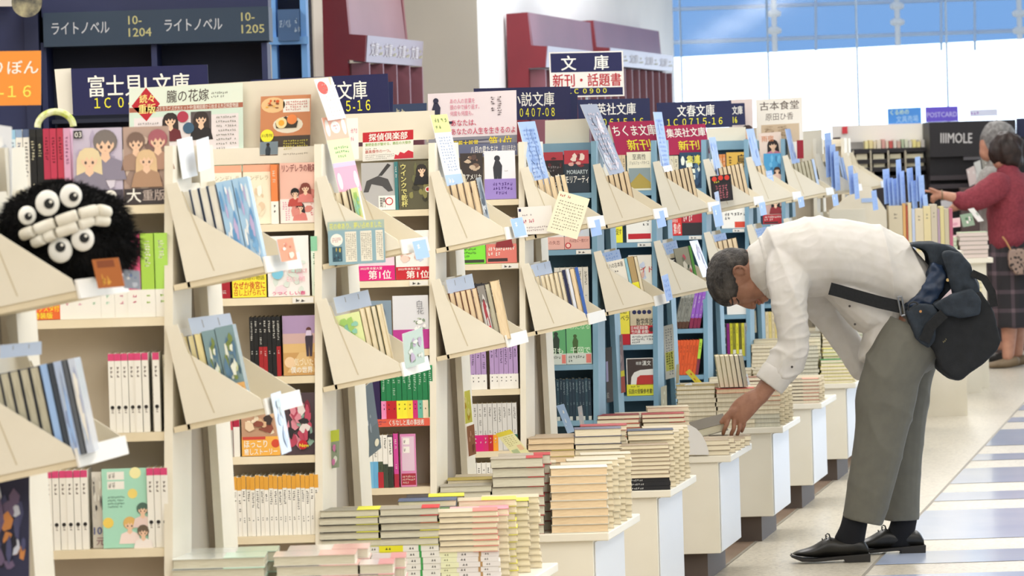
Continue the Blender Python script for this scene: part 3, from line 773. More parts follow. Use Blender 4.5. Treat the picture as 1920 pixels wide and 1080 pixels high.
# --- third bookcase
def art_horse(mb, S):
    mb.rect(S, 0, 0, 1, 1, M('#b4b2b0')); S.up(); mb.poly(S, [(.05, .62), (.2, .62), (.3, .45), (.62, .5), (.8, .62), (.95, .6), (.8, .35), (.5, .28), (.15, .38)], M('#4a4848')); mb.poly(S, [(.5, .28), (.62, .28), (.9, .06), (.8, .02)], M('#3a3838')); S.up(); mb.rect(S, .5, .7, 1, 1, WHITE); S.up(); mb.disc(S, .82, .82, .12, RED); S.up(); mb.disc(S, .82, .82, .09, WHITE); mb.text(S, '競門', .54, .74, .2, INK, .01, fit=.16)
face(3, 0, 676, 739, .136, M('#b4b2b0'), art_horse, 'grey cover with a leaping dark horse')
row(3, 0, 739.5, 746, [Sty('teal spine', .01, .105, .138, M('#3f7d80'), spine=spine_deco(None, .1, WHITE, .1, .6, 3, author=False))], 'teal spine beside the dark cover')
def art_wink(mb, S):
    mb.rect(S, 0, 0, 1, 1, M('#5a5640')); S.up(); mb.blobs(S, .2, 0, 1, .9, [M('#6a6a44'), M('#8a8650'), M('#3a382c')], 12, 3); bust(mb, S, .72, .18, .14, M('#2a2420'), M('#1f1e20')); S.up(); mb.text(S, 'ウインクで乾杯', .06, .06, .115, M('#e9e08a'), .03, vert=True); mb.disc(S, .9, .6, .09, WHITE); S.up(); mb.disc(S, .9, .6, .06, RED)
face(3, 0, 746.5, 807, .138, M('#4a4636'), art_wink, 'dark green cover with vertical yellow title')
def art_first(c, lab):
    def f(mb, S):
        mb.rect(S, 0, 0, 1, 1, c); S.up(); mb.text(S, '第1位', .28, .34, .55, WHITE, .03, fit=.62); mb.text(S, '2022年本屋大賞', .06, .08, .18, WHITE, .01, fit=.6)
    return f
def art_white(mb, S): mb.blobs(S, .1, .1, .9, .7, [M('#e9cfc0'), M('#d8b0a0'), M('#c8d0e0')], 10, 5); mb.text(S, 'イド', .5, .3, .16, RED, .02)
face(3, 1, 669, 738, .14, M('#ecd2dc'), art_white, 'pale cover with a pink first-prize band', band=MAG, bf=.3, bart=art_first(MAG, ''))
face(3, 1, 740, 809, .14, M('#f0ece6'), art_white, 'white cover with a red first-prize band', band=RED, bf=.26, bart=art_first(RED, ''))
def art_swirl(mb, S): mb.blobs(S, .1, .05, .9, .9, [M('#6f8296'), M('#a9b8c4'), M('#55687c')], 12, 5)
face(3, 2, 693, 733, .14, M('#8295a4'), art_swirl, 'slate blue cover half hidden by the holder')
def art_flower(mb, S):
    mb.blobs(S, .45, .4, .95, .7, [M('#b7bdaa'), M('#f4f2ee'), M('#8a9a84')], 12, 7); mb.text(S, '白花', .68, .1, .12, M('#8a8a90'), 0, vert=True)
face(3, 2, 735, 803, .152, M('#dcdce0'), art_flower, 'pale flower cover with a magenta band', band=M('#b8368e'), bf=.36)
obis = [M('#ef8fc0'), RED, RED, YEL, YEL, M('#f0d838'), M('#cf2f7a'), M('#69b8a4'), M('#e9dcc0'), M('#e9dcc0')]
gb = [Sty('green book', .015, .105, .15, M('#1f7f4c'), band=obis[i], bf=.34 if i != 9 else .01, spine=spine_deco(M('#2a9a60'), .06, M('#d8efdc'), .1, .6, i), bspine=low_white(i, INK)) for i in range(10)]
row(3, 3, 714, 812, gb, 'green spine')
row(3, 3, 696, 713, [Sty('dark purple spine', .02, .105, .14, M('#2a1a4a'))], 'dark purple spine beside the green row')
b = MB(); z = LZ(3, 3); xa = front(3, 697, 784)[0]
S = Surf(SKV(xa, yf(z) - .001, z + .001), SKV(-.019, yf(z) - .001, z + .001), SKV(xa, yf(z) - .001, z - .021))
b.prism([S.pt(0, 1), S.pt(1, 1), S.pt(1, 0), S.pt(0, 0)], S.n * .0008, M('#e2604a')); S.e = .0016; b.text(S, 'くちなしと風の事技術', .3, .15, .7, WHITE, .02, fit=.6); b.scribble(S, .03, .2, .25, .8, 2, 8, M('#5a3a6a'))
b.build('shelf_strip', CASE[3])
wb = [Sty('white spine a', .013, .105, .15, WHITE, band=M('#7cbce0'), bf=.5, spine=spine_deco(None, .1, INK, .05, .45, 1)), Sty('white spine b', .013, .105, .15, WHITE, band=M('#6cb2dc'), bf=.5, spine=spine_deco(None, .1, INK, .05, .45, 2)),
      Sty('white spine c', .013, .105, .15, WHITE, band=M('#b52a34'), bf=.3, spine=spine_deco(None, .1, INK, .05, .5, 3, low=(.5, M('#4a5540')))), Sty('white spine d', .013, .105, .15, WHITE, spine=spine_deco(None, .1, INK, .05, .5, 4, low=(.55, M('#3f4a3c')))),
      Sty('white spine e', .013, .105, .15, WHITE, spine=spine_deco(M('#4a4444'), .04, INK, .08, .5, 5, low=(.6, M('#30382e'))))]
row(3, 4, 690, 737, wb, '', descs=['left white spine with blue band, fifth shelf, third bookcase', 'right white spine with blue band, fifth shelf, third bookcase', 'white spine with dark red band, fifth shelf, third bookcase', 'white spine with olive foot, fifth shelf, third bookcase', 'white spine beside the pink book, fifth shelf, third bookcase'])
def art_pinkback(mb, S):
    mb.rect(S, .1, .05, .9, .7, M('#dfc4d4')); S.up(); mb.rect(S, .2, .08, .6, .2, WHITE); mb.rect(S, .2, .24, .6, .36, WHITE); S.up(); mb.scribble(S, .24, .1, .56, .18, 1, 9, INK, fill=1); mb.scribble(S, .24, .26, .56, .34, 1, 9, INK, fill=1); mb.rect(S, .05, .75, .95, .97, M('#a5283c')); S.up(); mb.scribble(S, .1, .78, .9, .95, 3, 8, M('#e8d8c8'))
row(3, 4, 738, 747, [Sty('pink spine', .012, .105, .153, M('#d4499c'), spine=spine_deco(None, .1, WHITE, .1, .5, 3, low=(.75, M('#b02a40'))))], 'magenta spine of the leaning book', lean=-.0)
face(3, 4, 748, 778, .15, M('#d98ab8'), art_pinkback, 'pink back cover with bar codes', dy=.02)

# --- fourth bookcase
def art_amer(mb, S):
    mb.rect(S, 0, 0, 1, 1, M('#3a3230')); S.up(); mb.blobs(S, 0, 0, 1, .4, [M('#c9b39a'), M('#7a6050'), M('#5a4640')], 10, 4); S.up(); mb.text(S, '典アメリカ', .06, .45, .12, WHITE, .02, fit=.85); mb.text(S, '犯罪傑作', .06, .62, .12, WHITE, .02, fit=.85)
face(4, 0, 862, 905, .15, M('#3a3230'), art_amer, 'dark cover with white title')
def art_sil(mb, S):
    standing(mb, S, .42, .1, .7, M('#35363e')); S.up(); mb.scribble(S, .65, .4, .95, .44, 1, 8, M('#8a8478'))
def art_lav(mb, S): mb.scribble(S, .25, .15, .9, .8, 3, 7, M('#5a3a8a'), fill=.8)
face(4, 0, 907, 966, .155, M('#eceaf0'), art_sil, 'white cover with a dark silhouette and lavender band', band=M('#9c86cc'), bf=.42, bart=art_lav)
def art_lime(mb, S): mb.scribble(S, .06, .1, .6, .7, 3, 9, INK, fill=.7); mb.rect(S, .05, .78, .95, .95, M('#3a3f30'))
face(4, 1, 866, 908, .14, M('#e0e8d8'), art_white, 'pale cover with a bright green band', band=M('#7fe03c'), bf=.42, bart=art_lime)
def art_redb(mb, S): mb.scribble(S, .06, .1, .95, .65, 2, 11, WHITE, fill=.8); mb.rect(S, .05, .75, .7, .92, M('#3a2a2a'))
def art_ladyr(mb, S): mb.blobs(S, 0, 0, 1, .6, [M('#4a3a38'), M('#d8c0a8'), M('#8a2a30')], 10, 4); bust(mb, S, .6, .3, .16, BLACK, M('#8a2a30'))
face(4, 1, 910, 967, .145, M('#b7a08e'), art_ladyr, 'brown cover with a salmon red band', band=M('#d8776c'), bf=.42, bart=art_redb)
row(4, 2, 880, 940, [Sty('dark spine', .014, .105, .14, M('#2c2c34'), spine=spine_deco(None, .1, WHITE, .1, .6, i)) for i in range(5)], 'dark spine behind the lower holder')
lb = [Sty('lilac book', .015, .105, .15, M('#b295c4'), band=M('#f0ede6'), bf=.32, spine=spine_deco(M('#c4aad2'), .06, M('#3a2a4a'), .1, .6, i), bspine=low_white(i, INK)) for i in range(9)]
row(4, 3, 882, 912, lb[:3], 'lilac spine', start=0); row(4, 3, 918, 971, lb[3:], 'lilac spine', start=3)
ob = [M('#b09a3a'), MAG, MAG, M('#d02a6a'), RED, M('#f0a030'), M('#d8d0c0'), GREY, GREY, M('#2f6a5a')]
gy = [Sty('grey book', .014, .105, .152, M('#d6d4cf'), band=ob[i], bf=.34 if i not in (6, 7, 8) else .02, spine=spine_deco(None, .1, M('#55534f'), .08, .5, i), bspine=low_white(i, WHITE)) for i in range(10)]
row(4, 4, 878, 970, gy, 'grey spine')
row(4, 5, 886, 930, [Sty('white low book', .013, .105, .15, WHITE, spine=spine_deco(None, .1, INK, .1, .6, i)) for i in range(5)], 'white spine')

# --- first blue bookcase
def art_house(mb, S):
    mb.rect(S, 0, 0, 1, 1, M('#1f1a1e')); S.up(); mb.rect(S, 0, 0, 1, .2, M('#a8323e')); S.up(); mb.blobs(S, 0, .05, 1, .5, [M('#5a1f26'), M('#2f2428')], 8, 3); mb.scribble(S, .1, .32, .9, .5, 2, 8, M('#8d8486')); mb.text(S, 'の家', .3, .55, .28, WHITE, .03, fit=.62)
def art_mori(mb, S):
    mb.rect(S, 0, 0, 1, 1, M('#24303c')); S.up(); mb.rect(S, 0, 0, 1, .32, M('#b23442')); S.up(); mb.blobs(S, .05, .05, .95, .42, [M('#e8d4c8'), M('#d8a49a'), M('#7a2430')], 8, 3, .1, .3); mb.text(S, 'MORIARTY', .1, .46, .1, M('#c8d4d8'), .02, fit=.85); mb.text(S, 'モリアーティ', .03, .6, .17, WHITE, .03, fit=.94)
face(5, 0, 1013, 1056, .146, M('#1f1a1e'), art_house, 'black and red cover with a white title'); face(5, 0, 1057, 1104, .15, M('#24303c'), art_mori, 'navy cover with a red hat picture')
def art_pk(mb, S): mb.text(S, '日の失恋', .1, .3, .3, M('#8a4a4a'), 0, fit=.7)
def art_pk2(mb, S): mb.text(S, 'れば生に一度だけ', .2, .2, .25, M('#7a4040'), 0, fit=.75); mb.disc(S, .14, .7, .12, RED); S.up(); mb.disc(S, .14, .7, .08, M('#f0c8bc'))
face(5, 1, 1017, 1056, .148, M('#e2e0dc'), art_white, 'pale cover with a pink band, left one', band=M('#e3b0a4'), bf=.3, bart=art_pk); face(5, 1, 1057, 1104, .148, M('#c8d0d8'), art_white, 'pale cover with a pink band, right one', band=M('#e0aa9e'), bf=.3, bart=art_pk2)
row(5, 2, 1040, 1104, [Sty('blue dark spine', .014, .105, .14, M('#d8d4c8'), spine=spine_deco(None, .1, INK, .1, .6, i)) for i in range(6)], 'pale spine behind the lower holder')
def art_g1(mb, S): standing(mb, S, .5, .22, .6, M('#2a3a2e')); mb.text(S, 'めから', .2, .05, .13, M('#bfe0b8'), .01, fit=.7); mb.text(S, '何も', .15, .6, .14, M('#e0f0d8'), .01, fit=.7)
def art_g2(mb, S): standing(mb, S, .35, .3, .5, M('#3f5a2e')); mb.text(S, 'わたなる', .15, .05, .13, M('#bfe0b8'), .01, fit=.8); mb.text(S, '千回で', .15, .6, .14, M('#e0f0d8'), .01, fit=.8)
def art_gb(mb, S): mb.scribble(S, .05, .15, .72, .85, 2, 7, M('#55605a'), fill=.8); mb.rect(S, .78, .1, .98, .9, M('#d87a70'))
face(5, 3, 1023, 1060, .148, M('#5aa06a'), art_g1, 'green cover with a standing figure, left one', band=M('#c8d0c8'), bf=.26, bart=art_gb); face(5, 3, 1061, 1108, .15, M('#6ab076'), art_g2, 'green cover with a seated figure, right one', band=M('#c8d0c8'), bf=.26, bart=art_gb)
dk = [Sty('dark navy book', .012, .105, .148 - .003 * (i % 2), M('#1d3444') if i % 3 else M('#24414f'), spine=spine_deco(None, .1, M('#9fb4bc'), .06, .5, i, low=(.9, M('#c8ccc4')) if i % 2 else None)) for i in range(14)]
row(5, 4, 1026, 1109, dk, 'dark navy spine')
# --- second blue bookcase
def art_sho(mb, S): mb.text(S, '至高性', .22, .06, .14, M('#5a564c'), .01, fit=.55); mb.text(S, 'ジョルジュ・バタイユ', .1, .24, .09, M('#6a665c'), .01, fit=.8); mb.rect(S, .06, .42, .94, .95, M('#8a9a9c')); S.up(); mb.poly(S, [(.06, .95), (.94, .95), (.94, .8), (.5, .55), (.06, .85)], M('#b09a4a'))
row(6, 0, 1160, 1174, [Sty('beige spine', .014, .105, .14, M('#d9c4a0'), spine=spine_deco(None, .1, INK, .1, .6, i)) for i in range(2)], 'beige spine'); face(6, 0, 1175, 1222, .15, M('#e6e0c8'), art_sho, 'cream cover with a golden mountain picture')
def art_y(mb, S): mb.text(S, 'を促す', .1, .62, .16, INK, .02, fit=.8)
def art_rw(mb, S): mb.scribble(S, .5, .1, .9, .6, 3, 5, INK, vert=True, fill=.6); mb.rect(S, .06, .78, .94, .92, RED)
face(6, 1, 1146, 1166, .14, YEL, art_y, 'yellow cover with black lettering'); face(6, 1, 1173, 1222, .15, WHITE, art_rw, 'white cover with a red bar at its foot')
face(6, 2, 1178, 1222, .148, M('#e9e3d4'), art_white, 'cream cover behind the lower holder')
def art_yel(mb, S): mb.text(S, '国語', .2, .05, .14, INK, .02, fit=.6); mb.text(S, 'ラベラ', .1, .24, .14, INK, .02, fit=.85); mb.rect(S, 0, .72, 1, 1, RED)
def art_math(mb, S):
    for i in range(4): mb.disc(S, .18 + i * .21, .18, .09, NAVY)
    S.up(); mb.text(S, '数学序説', .25, .34, .17, INK, .02, fit=.7)
def art_mathb(mb, S): mb.rect(S, 0, 0, 1, .45, RED); S.up(); mb.text(S, '日本経済新聞!', .04, .03, .18, WHITE, .02, fit=.7); mb.text(S, '竹内薫 絶賛!', .04, .24, .18, WHITE, .02, fit=.72); mb.scribble(S, .05, .52, .95, .95, 3, 13, INK, fill=.8); mb.disc(S, .88, .22, .1, M('#4a3030'))
face(6, 3, 1153, 1180, .15, M('#efe04a'), art_yel, 'yellow cover with a red foot'); face(6, 3, 1181, 1226, .152, M('#cfc0a0'), art_math, 'beige mathematics cover with a red band', band=WHITE, bf=.48, bart=art_mathb)
def art_kan(mb, S):
    mb.rect(S, .0, .0, 1, 1, M('#f0ece4')); S.up(); mb.rect(S, .03, .02, .97, .98, M('#4a3c38')); S.up(); mb.text(S, '精選', .35, .1, .08, WHITE, 0, fit=.2); mb.text(S, '漢文', .58, .08, .12, WHITE, .02, fit=.32)
    S.up(); mb.poly(S, [(.14, .72), (.97, .72), (.97, .3), (.5, .32), (.28, .38), (.17, .5)], M('#f0ece4')); S.up(); mb.poly(S, [(.34, .72), (.97, .72), (.97, .46), (.5, .46), (.38, .52)], M('#c23a34'))
def art_kanb(mb, S): mb.scribble(S, .15, .1, .9, .3, 1, 14, INK); mb.text(S, '伝説の受験参考書!', .06, .42, .4, INK, .02, fit=.88)
face(6, 4, 1174, 1226, .145, M('#4a3c38'), art_kan, 'brown cover with a red and white arch', band=M('#e8e23a'), bf=.3, bart=art_kanb)
# --- third blue bookcase
def art_dkb(mb, S): mb.blobs(S, 0, 0, 1, 1, [M('#2a4a6a'), M('#e8d84a'), M('#4a6a8a'), M('#e9f0e0'), M('#1a2f4a')], 26, 3); mb.text(S, '集嵐', .3, .1, .2, M('#e8e06a'), .03, fit=.6)
row(7, 0, 1256, 1273, [Sty('pale spine', .014, .105, .14, M('#d8d0b4'), spine=spine_deco(None, .1, INK, .1, .6, i)) for i in range(2)], 'pale spine'); face(7, 0, 1274, 1318, .152, M('#22405c'), art_dkb, 'dark blue cover with yellow marks')
face(7, 1, 1256, 1277, .15, RED, art_redb, 'red cover, left one', band=M('#e23a34'), bf=.5, bart=art_first(M('#d8302c'), '')); face(7, 1, 1278, 1320, .15, M('#b02838'), art_redb, 'crimson cover, right one', band=M('#2a282c'), bf=.35)
row(7, 3, 1264, 1290, [Sty('grey leaning', .012, .105, .148, M('#8a8a80'), spine=spine_deco(M('#a9a89c'), .1, INK, .12, .6, i, low=(.8, M('#5a3a2a'))), ) for i in range(4)], 'leaning grey spine', lean=.24)
row(7, 3, 1291, 1312, [Sty('purple leaning', .013, .105, .155, PURP, spine=spine_deco(None, .1, WHITE, .1, .55, i, low=(.72, M('#8a2a4a')))) for i in range(3)], 'leaning purple spine', lean=.2)
orr = [Sty('orange leaning', .012, .105, .148, M('#e8602e'), spine=spine_deco(None, .1, M('#7a2a10'), .15, .6, i)) for i in range(7)] + [Sty('lime leaning', .012, .105, .15, M('#b9e04a'), spine=spine_deco(None, .1, INK, .1, .5, 3, low=(.55, M('#8a3a4a'))))]
row(7, 4, 1262, 1309, orr, '', lean=.15, descs=[f'{LR[i]} leaning orange spine from the left, fifth shelf, third blue bookcase' for i in range(7)] + ['lime spine right of the leaning orange row, third blue bookcase'])
# --- fourth and fifth blue bookcases
def art_gold(mb, S): mb.rect(S, 0, 0, 1, 1, M('#d2a94a')); S.up(); mb.blobs(S, 0, .3, 1, 1, [M('#b98a34'), M('#e4c878')], 10, 3); mb.text(S, '烏鵲', .5, .08, .3, M('#3a3426'), .02, vert=True); mb.scribble(S, .1, .1, .3, .8, 1, 8, INK, vert=True)
row(8, 0, 1350, 1361, [Sty('orange sp', .01, .105, .145, M('#d88a4a'), spine=spine_deco(None, .1, WHITE, .1, .6, i)) for i in range(2)], 'orange brown spine'); face(8, 0, 1362, 1399, .152, M('#d2a94a'), art_gold, 'gold cover with black title')
def art_w2(mb, S): mb.scribble(S, .1, .5, .95, .75, 2, 7, INK, fill=.8); mb.rect(S, .5, .8, 1, .98, M('#d84a34'))
face(8, 1, 1352, 1401, .148, WHITE, art_w2, 'white cover with black and orange print')
def art_medal(mb, S): mb.disc(S, .3, .3, .16, M('#8a7458')); S.up(); mb.disc(S, .3, .3, .1, M('#e4d8c4')); mb.scribble(S, .6, .2, .9, .5, 2, 4, M('#c87a7a'))
face(8, 3, 1362, 1402, .1, M('#f0ece4'), art_medal, "white cover with a round medal, under the man's face")
yb = [('#2a262a', 'black'), ('#8a1f7a', 'magenta'), ('#c9c430', 'yellow'), ('#8d8a2a', 'olive'), ('#e4dc3a', 'bright yellow'), ('#6f6a24', 'dark olive'), ('#d4cc40', 'mustard'), ('#9aa0a0', 'grey')]
row(8, 4, 1358, 1402, [Sty(n + ' sp', .011, .105, .15, M(c), spine=spine_deco(None, .1, INK if i not in (0,) else WHITE, .1, .55, i, low=(.8, M('#e8e4d0')) if i in (3, 5) else None)) for i, (c, n) in enumerate(yb)], '', descs=[f'{n} spine below the man\'s chin, fifth shelf, fourth blue bookcase' for c, n in yb])
row(8, 5, 1380, 1406, [Sty('green low', .008, .105, .105, M('#1f7a44'), spine=spine_deco(None, .1, WHITE, .1, .6, i)) for i in range(6)], 'small green spine')
def art_lady(mb, S): mb.rect(S, 0, 0, 1, 1, M('#4a9ac8')); S.up(); mb.blobs(S, 0, 0, 1, .9, [M('#6ab4dc'), M('#e0e8ec'), M('#3a7aa8')], 10, 3); bust(mb, S, .65, .55, .14, M('#3a2a26'), M('#d8b8a8'))
face(9, 0, 1432, 1470, .15, M('#4a9ac8'), art_lady, 'blue cover with a dark-haired figure'); face(9, 1, 1430, 1470, .15, M('#c8a49a'), art_ladyr, 'pale cover with a dark red band', band=M('#b02a34'), bf=.3, bart=art_redb)
row(9, 4, 1436, 1464, [Sty('cream yellow', .011, .105, .145, M('#e9d48a') if i % 2 else M('#ead9b0'), spine=spine_deco(None, .1, M('#b09a5a'), .1, .6, i)) for i in range(5)], 'cream yellow spine')
# ------------------------------------------------------------------ books in the sloping holders
def cov_blue(mb, S):
    mb.rect(S, 0, 0, 1, 1, M('#a9cdea')); S.up(); mb.blobs(S, 0, 0, 1, .95, [M('#7fb2de'), M('#dcecf6'), M('#c4b4dc'), M('#6aa0d0'), M('#f0f4f6')], 18, 3)
def cov_meadow(mb, S):
    mb.rect(S, 0, 0, 1, .68, M('#7f9aa0')); S.up(); mb.blobs(S, 0, 0, 1, .68, [M('#5d7f9a'), M('#c9cfa0'), M('#e9ecdc'), M('#7a8a4a'), M('#3f5a6a')], 22, 6); S.up(); mb.rect(S, 0, .68, 1, 1, M('#e3b06a')); S.up(); mb.scribble(S, .1, .72, .9, .97, 4, 6, M('#b9823a'), vert=True)
def cov_green(mb, S):
    mb.rect(S, 0, 0, 1, 1, M('#dfe9a8')); S.up(); mb.blobs(S, 0, 0, 1, .75, [M('#b9dc8a'), M('#eef0c0'), M('#8fc8b0'), M('#f2d88a'), M('#a0c86a')], 22, 4); S.up(); mb.rect(S, .25, .72, 1, .95, WHITE); S.up(); mb.text(S, '漫画化!', .4, .74, .17, M('#d8304a'), .03, fit=.55)
SILV = M('#b9c8dc', .2); SHINY = M('#9fc0ee', .12, .6); GB = noisy('grey_page_edge', '#b9b49c', '#9a957e', 10, .8, 2, stretch=(60, 2, 2))
def pg(key, t=.0155, pages=PAGEPV, cover=M('#8a7458'), h=.148, **kw):
    if h < .165: h *= 1.11
    return Sty(key, t, .105, h, cover, pages, **kw)
# far left edge
gp = [pg('grey-edged comic', .0165, PAGEGV, M('#2a3040'), .176) for _ in range(7)]
fill_holder(0, 'l', [(s, 'pages') for s in gp] + [(pg('shiny blue comic', .0125, PAGEGV, SHINY, .176, spine=lambda mb, S: mb.rect(S, .1, .02, .7, .98, SHINY)), 'spine'), (pg('dark comic', .009, PAGEGV, M('#39414c'), .176), 'spine'),
    (pg('silver blue comic', .0145, PAGEGV, M('#b5c6e4', .2), .176, spine=lambda mb, S: mb.blobs(S, 0, 0, 1, 1, [SILV, SHINY, M('#8a9ac0')], 12, 3, .1, .4)), 'spine'), (pg('narrow grey comic', .008, PAGEGV, M('#5a5f66'), .176), 'spine'), (pg('crinkled wrapped comic', .013, PAGEGV, M('#cfd8e8', .15), .176, spine=lambda mb, S: mb.blobs(S, 0, 0, 1, 1, [SILV, WHITE, M('#a0a8c8')], 12, 5, .1, .4)), 'spine')], start=.004)
# nearest bookcase end
w5 = [pg('white-edged book', .0172, noisy('page_white_up', '#f0ece0', '#e2dccc', 10, .8, 2, stretch=(70, 2, 2)), M('#3f5070'), .19) for _ in range(5)]
bb = [pg('blue illustrated book', .034, PAGEV, M('#a9cdea', .25), .193, spine=cov_blue) for _ in range(2)]
fill_holder(1, 'u', [(s, 'pages') for s in w5] + [(s, 'spine') for s in bb])
fill_holder(1, 'l', [(pg('cream-edged book', .0135, noisy('page_yel_up', '#efe4b4', '#e0d29c', 10, .8, 2, stretch=(70, 2, 2)), M('#3a4a70') if i == 2 else M('#cfc08a'), .182), 'pages') for i in range(4)] + [(pg('meadow picture book', .028, PAGEV, M('#7f9aa0', .25), .184, spine=cov_meadow), 'spine'), (pg('wide meadow picture book', .04, PAGEV, M('#7f9aa0', .25), .186, spine=cov_meadow), 'spine')])
# second
fill_holder(2, 'u', [(pg('cream-edged paperback', .013, PAGEV, M('#b9a27c')), 'pages') for i in range(4)] + [(pg('dark curling cover', .007, PAGEV, M('#4a4038'), .15), 'pages'), (pg('pale green picture book', .018, PAGEV, M('#e4e8d4'), .15, spine=cov_green), 'spine')])
fill_holder(2, 'l', [(pg('green picture book', .072, PAGEV, M('#e4ecb8', .3), .146, spine=cov_green), 'spine')] + [(pg('cream-edged paperback', .0125, PAGEV, M('#5a5a3a') if i == 2 else M('#cdb98a'), .152), 'pages') for i in range(4)], start=.02)
# third
fill_holder(3, 'u', [(pg('peach-edged paperback', .0172, PAGEPV, M('#6a4a30')), 'pages') for i in range(6)] + [(pg('silver-blue paperback', .014, PAGEV, M('#a9b4c0', .2), .152, spine=lambda mb, S: mb.blobs(S, 0, 0, 1, .7, [M('#7f8fa4'), M('#d8e0ea'), M('#5d6a7c')], 10, 3, .1, .4)), 'spine')])
fill_holder(3, 'l', [(pg('peach-edged paperback', .0145, PAGEPV, M('#8a5a40')), 'pages') for i in range(7)] + [(pg('photo-covered book', .02, PAGEV, M('#8f8a84', .25), .15, spine=lambda mb, S: (mb.blobs(S, 0, 0, 1, 1, [M('#5a5450'), M('#d0ccc8'), M('#a03a44'), M('#7a7470')], 14, 3, .1, .4), mb.rect(S.up(), .1, .7, .8, .8, M('#d82a4a')))), 'spine'), (pg('tan-edged book', .014, PAGEGV, M('#6a5a44'), .152), 'pages'), (pg('wide tan book', .026, PAGEPV, M('#c9b48c'), .156), 'pages')])
# fourth
fill_holder(4, 'u', [(pg('cream-edged paperback', .0165, PAGEPV, M('#8a7050')), 'pages') for i in range(5)] + [(pg('dark-sided paperback', .016, PAGEPV, M('#2f2a2a')), 'pages'), (pg('teal-sided paperback', .016, PAGEPV, M('#2f4a5a')), 'pages')])
fill_holder(4, 'l', [(pg('cream-edged paperback', .0125, PAGEV, M('#a58c60') if i < 7 else M('#3a3a44')), 'pages') for i in range(8)] + [(pg('navy book', .01, PAGEV, M('#20264a'), .15), 'spine'), (pg('white-sided book', .009, PAGEV, M('#dfe3ee'), .15), 'spine'), (pg('brown-edged book', .016, PAGEPV, M('#4a3426'), .15), 'pages'), (pg('blue-sided book', .01, PAGEV, M('#3a62b0'), .15), 'spine')])
# first blue
fill_holder(5, 'u', [(pg('tan-edged paperback', .0165, PAGEPV, M('#3a3430') if i == 3 else M('#8a7050')), 'pages') for i in range(5)] + [(pg('brown paperback', .016, PAGEPV, M('#6a5040'), .15), 'pages')])
def cov_prague(mb, S):
    mb.text(S, 'プラハの古本屋', .05, .05, .1, INK, .01, fit=.86); S.up(); mb.poly(S, [(.35, .72), (.45, .45), (.5, .3), (.55, .45), (.62, .6), (.95, .62), (.95, .78), (.5, .8)], M('#3a3a3c')); mb.scribble(S, .5, .2, .85, .26, 1, 4, INK)
fill_holder(5, 'l', [(pg('old bookshop picture book', .082, PAGEV, M('#efe9dc'), .15, spine=cov_prague), 'spine'), (pg('teal book', .009, PAGEV, M('#8ec0d0'), .15), 'spine'), (pg('yellow-banded tan book', .022, PAGEPV, M('#b59a6a'), .152, band=YEL, bf=.45), 'spine'), (pg('cream-edged paperback', .012, PAGEV, M('#7a6a4a'), .15), 'pages')], start=.01)
# further ones
fill_holder(6, 'u', [(pg('tan-edged paperback', .0155, PAGEPV, M('#6a5236')), 'pages') for i in range(6)] + [(pg('dark-backed paperback', .014, PAGEPV, M('#3a2f26')), 'pages'), (pg('brown-backed paperback', .014, PAGEPV, M('#54402e')), 'pages')])
fill_holder(6, 'l', [(pg('black titled book', .05, PAGEV, M('#20201f'), .12, spine=lambda mb, S: mb.text(S, '銀行', .1, .05, .22, WHITE, .02, fit=.8)), 'spine'), (pg('grey-green picture book', .055, PAGEV, M('#8f8c7a'), .15, spine=lambda mb, S: mb.blobs(S, 0, 0, 1, 1, [M('#6a6a5a'), M('#b04a5a'), M('#c9c4b4'), M('#3f4a3a')], 12, 3)), 'spine'), (pg('green-sided book', .01, PAGEV, M('#4f8a3a'), .15), 'spine')], start=.012)
fill_holder(7, 'u', [(pg('tan-edged paperback', .016, PAGEPV, M('#5a4630')), 'pages') for i in range(6)], start=.05)
fill_holder(7, 'l', [(pg('cream-edged paperback', .0185, PAGEPV, M('#8a7050')), 'pages') for i in range(6)])
fill_holder(8, 'u', [(pg('cream-edged paperback', .015, PAGEPV, M('#8a7a5a')), 'pages') for i in range(4)])
fill_holder(9, 'u', [(pg('tan-edged paperback', .0165, PAGEGV, M('#8a7c5a')), 'pages') for i in range(7)] + [(pg('pale blue book', .012, PAGEV, M('#bcd0ee'), .15), 'spine')])

fill_holder(10, 'u', [(pg('tan-edged paperback', .0165, PAGEGV, M('#8a7c5a')), 'pages') for i in range(6)] + [(pg('pale blue book', .012, PAGEV, M('#bcd0ee'), .16), 'spine'), (pg('light blue book', .012, PAGEV, M('#a9c4f0'), .15), 'spine')])

# ------------------------------------------------------------------ piles on the low tables
def lay(key, t, pages=PAGE, cover=M('#8f8672'), band=None, bf=.3, h=.149, w=.108, **kw): return Sty(key, t, w, h, cover, pages, band, bf, **kw)
POSN = {(0, 0): 'front left', (1, 0): 'front middle', (2, 0): 'front right', (2, 1): 'second right-hand', (2, 2): 'third right-hand', (2, 3): 'fourth right-hand', (2, 4): 'rear right-hand', (0, 1): 'second left', (1, 1): 'second middle', (0, 2): 'third left', (1, 2): 'third middle', (0, 3): 'fourth left', (1, 3): 'fourth middle'}
SHOWN = [0]
def put(k, c, r, layers, adj, show=99, **kw):
    n = sum(x[2] for x in layers)
    if SHOWN[0] >= 285: show = 0
    SHOWN[0] += min(n, show)
    d = f"{POSN[(c, r)]} pile of {adj}, {TNAMES[k]}"
    if len(d.split()) > 12: d = f"{POSN[(c, r)]} pile, {TNAMES[k]}"
    return pile(k, c, r, layers, d, show, **kw)
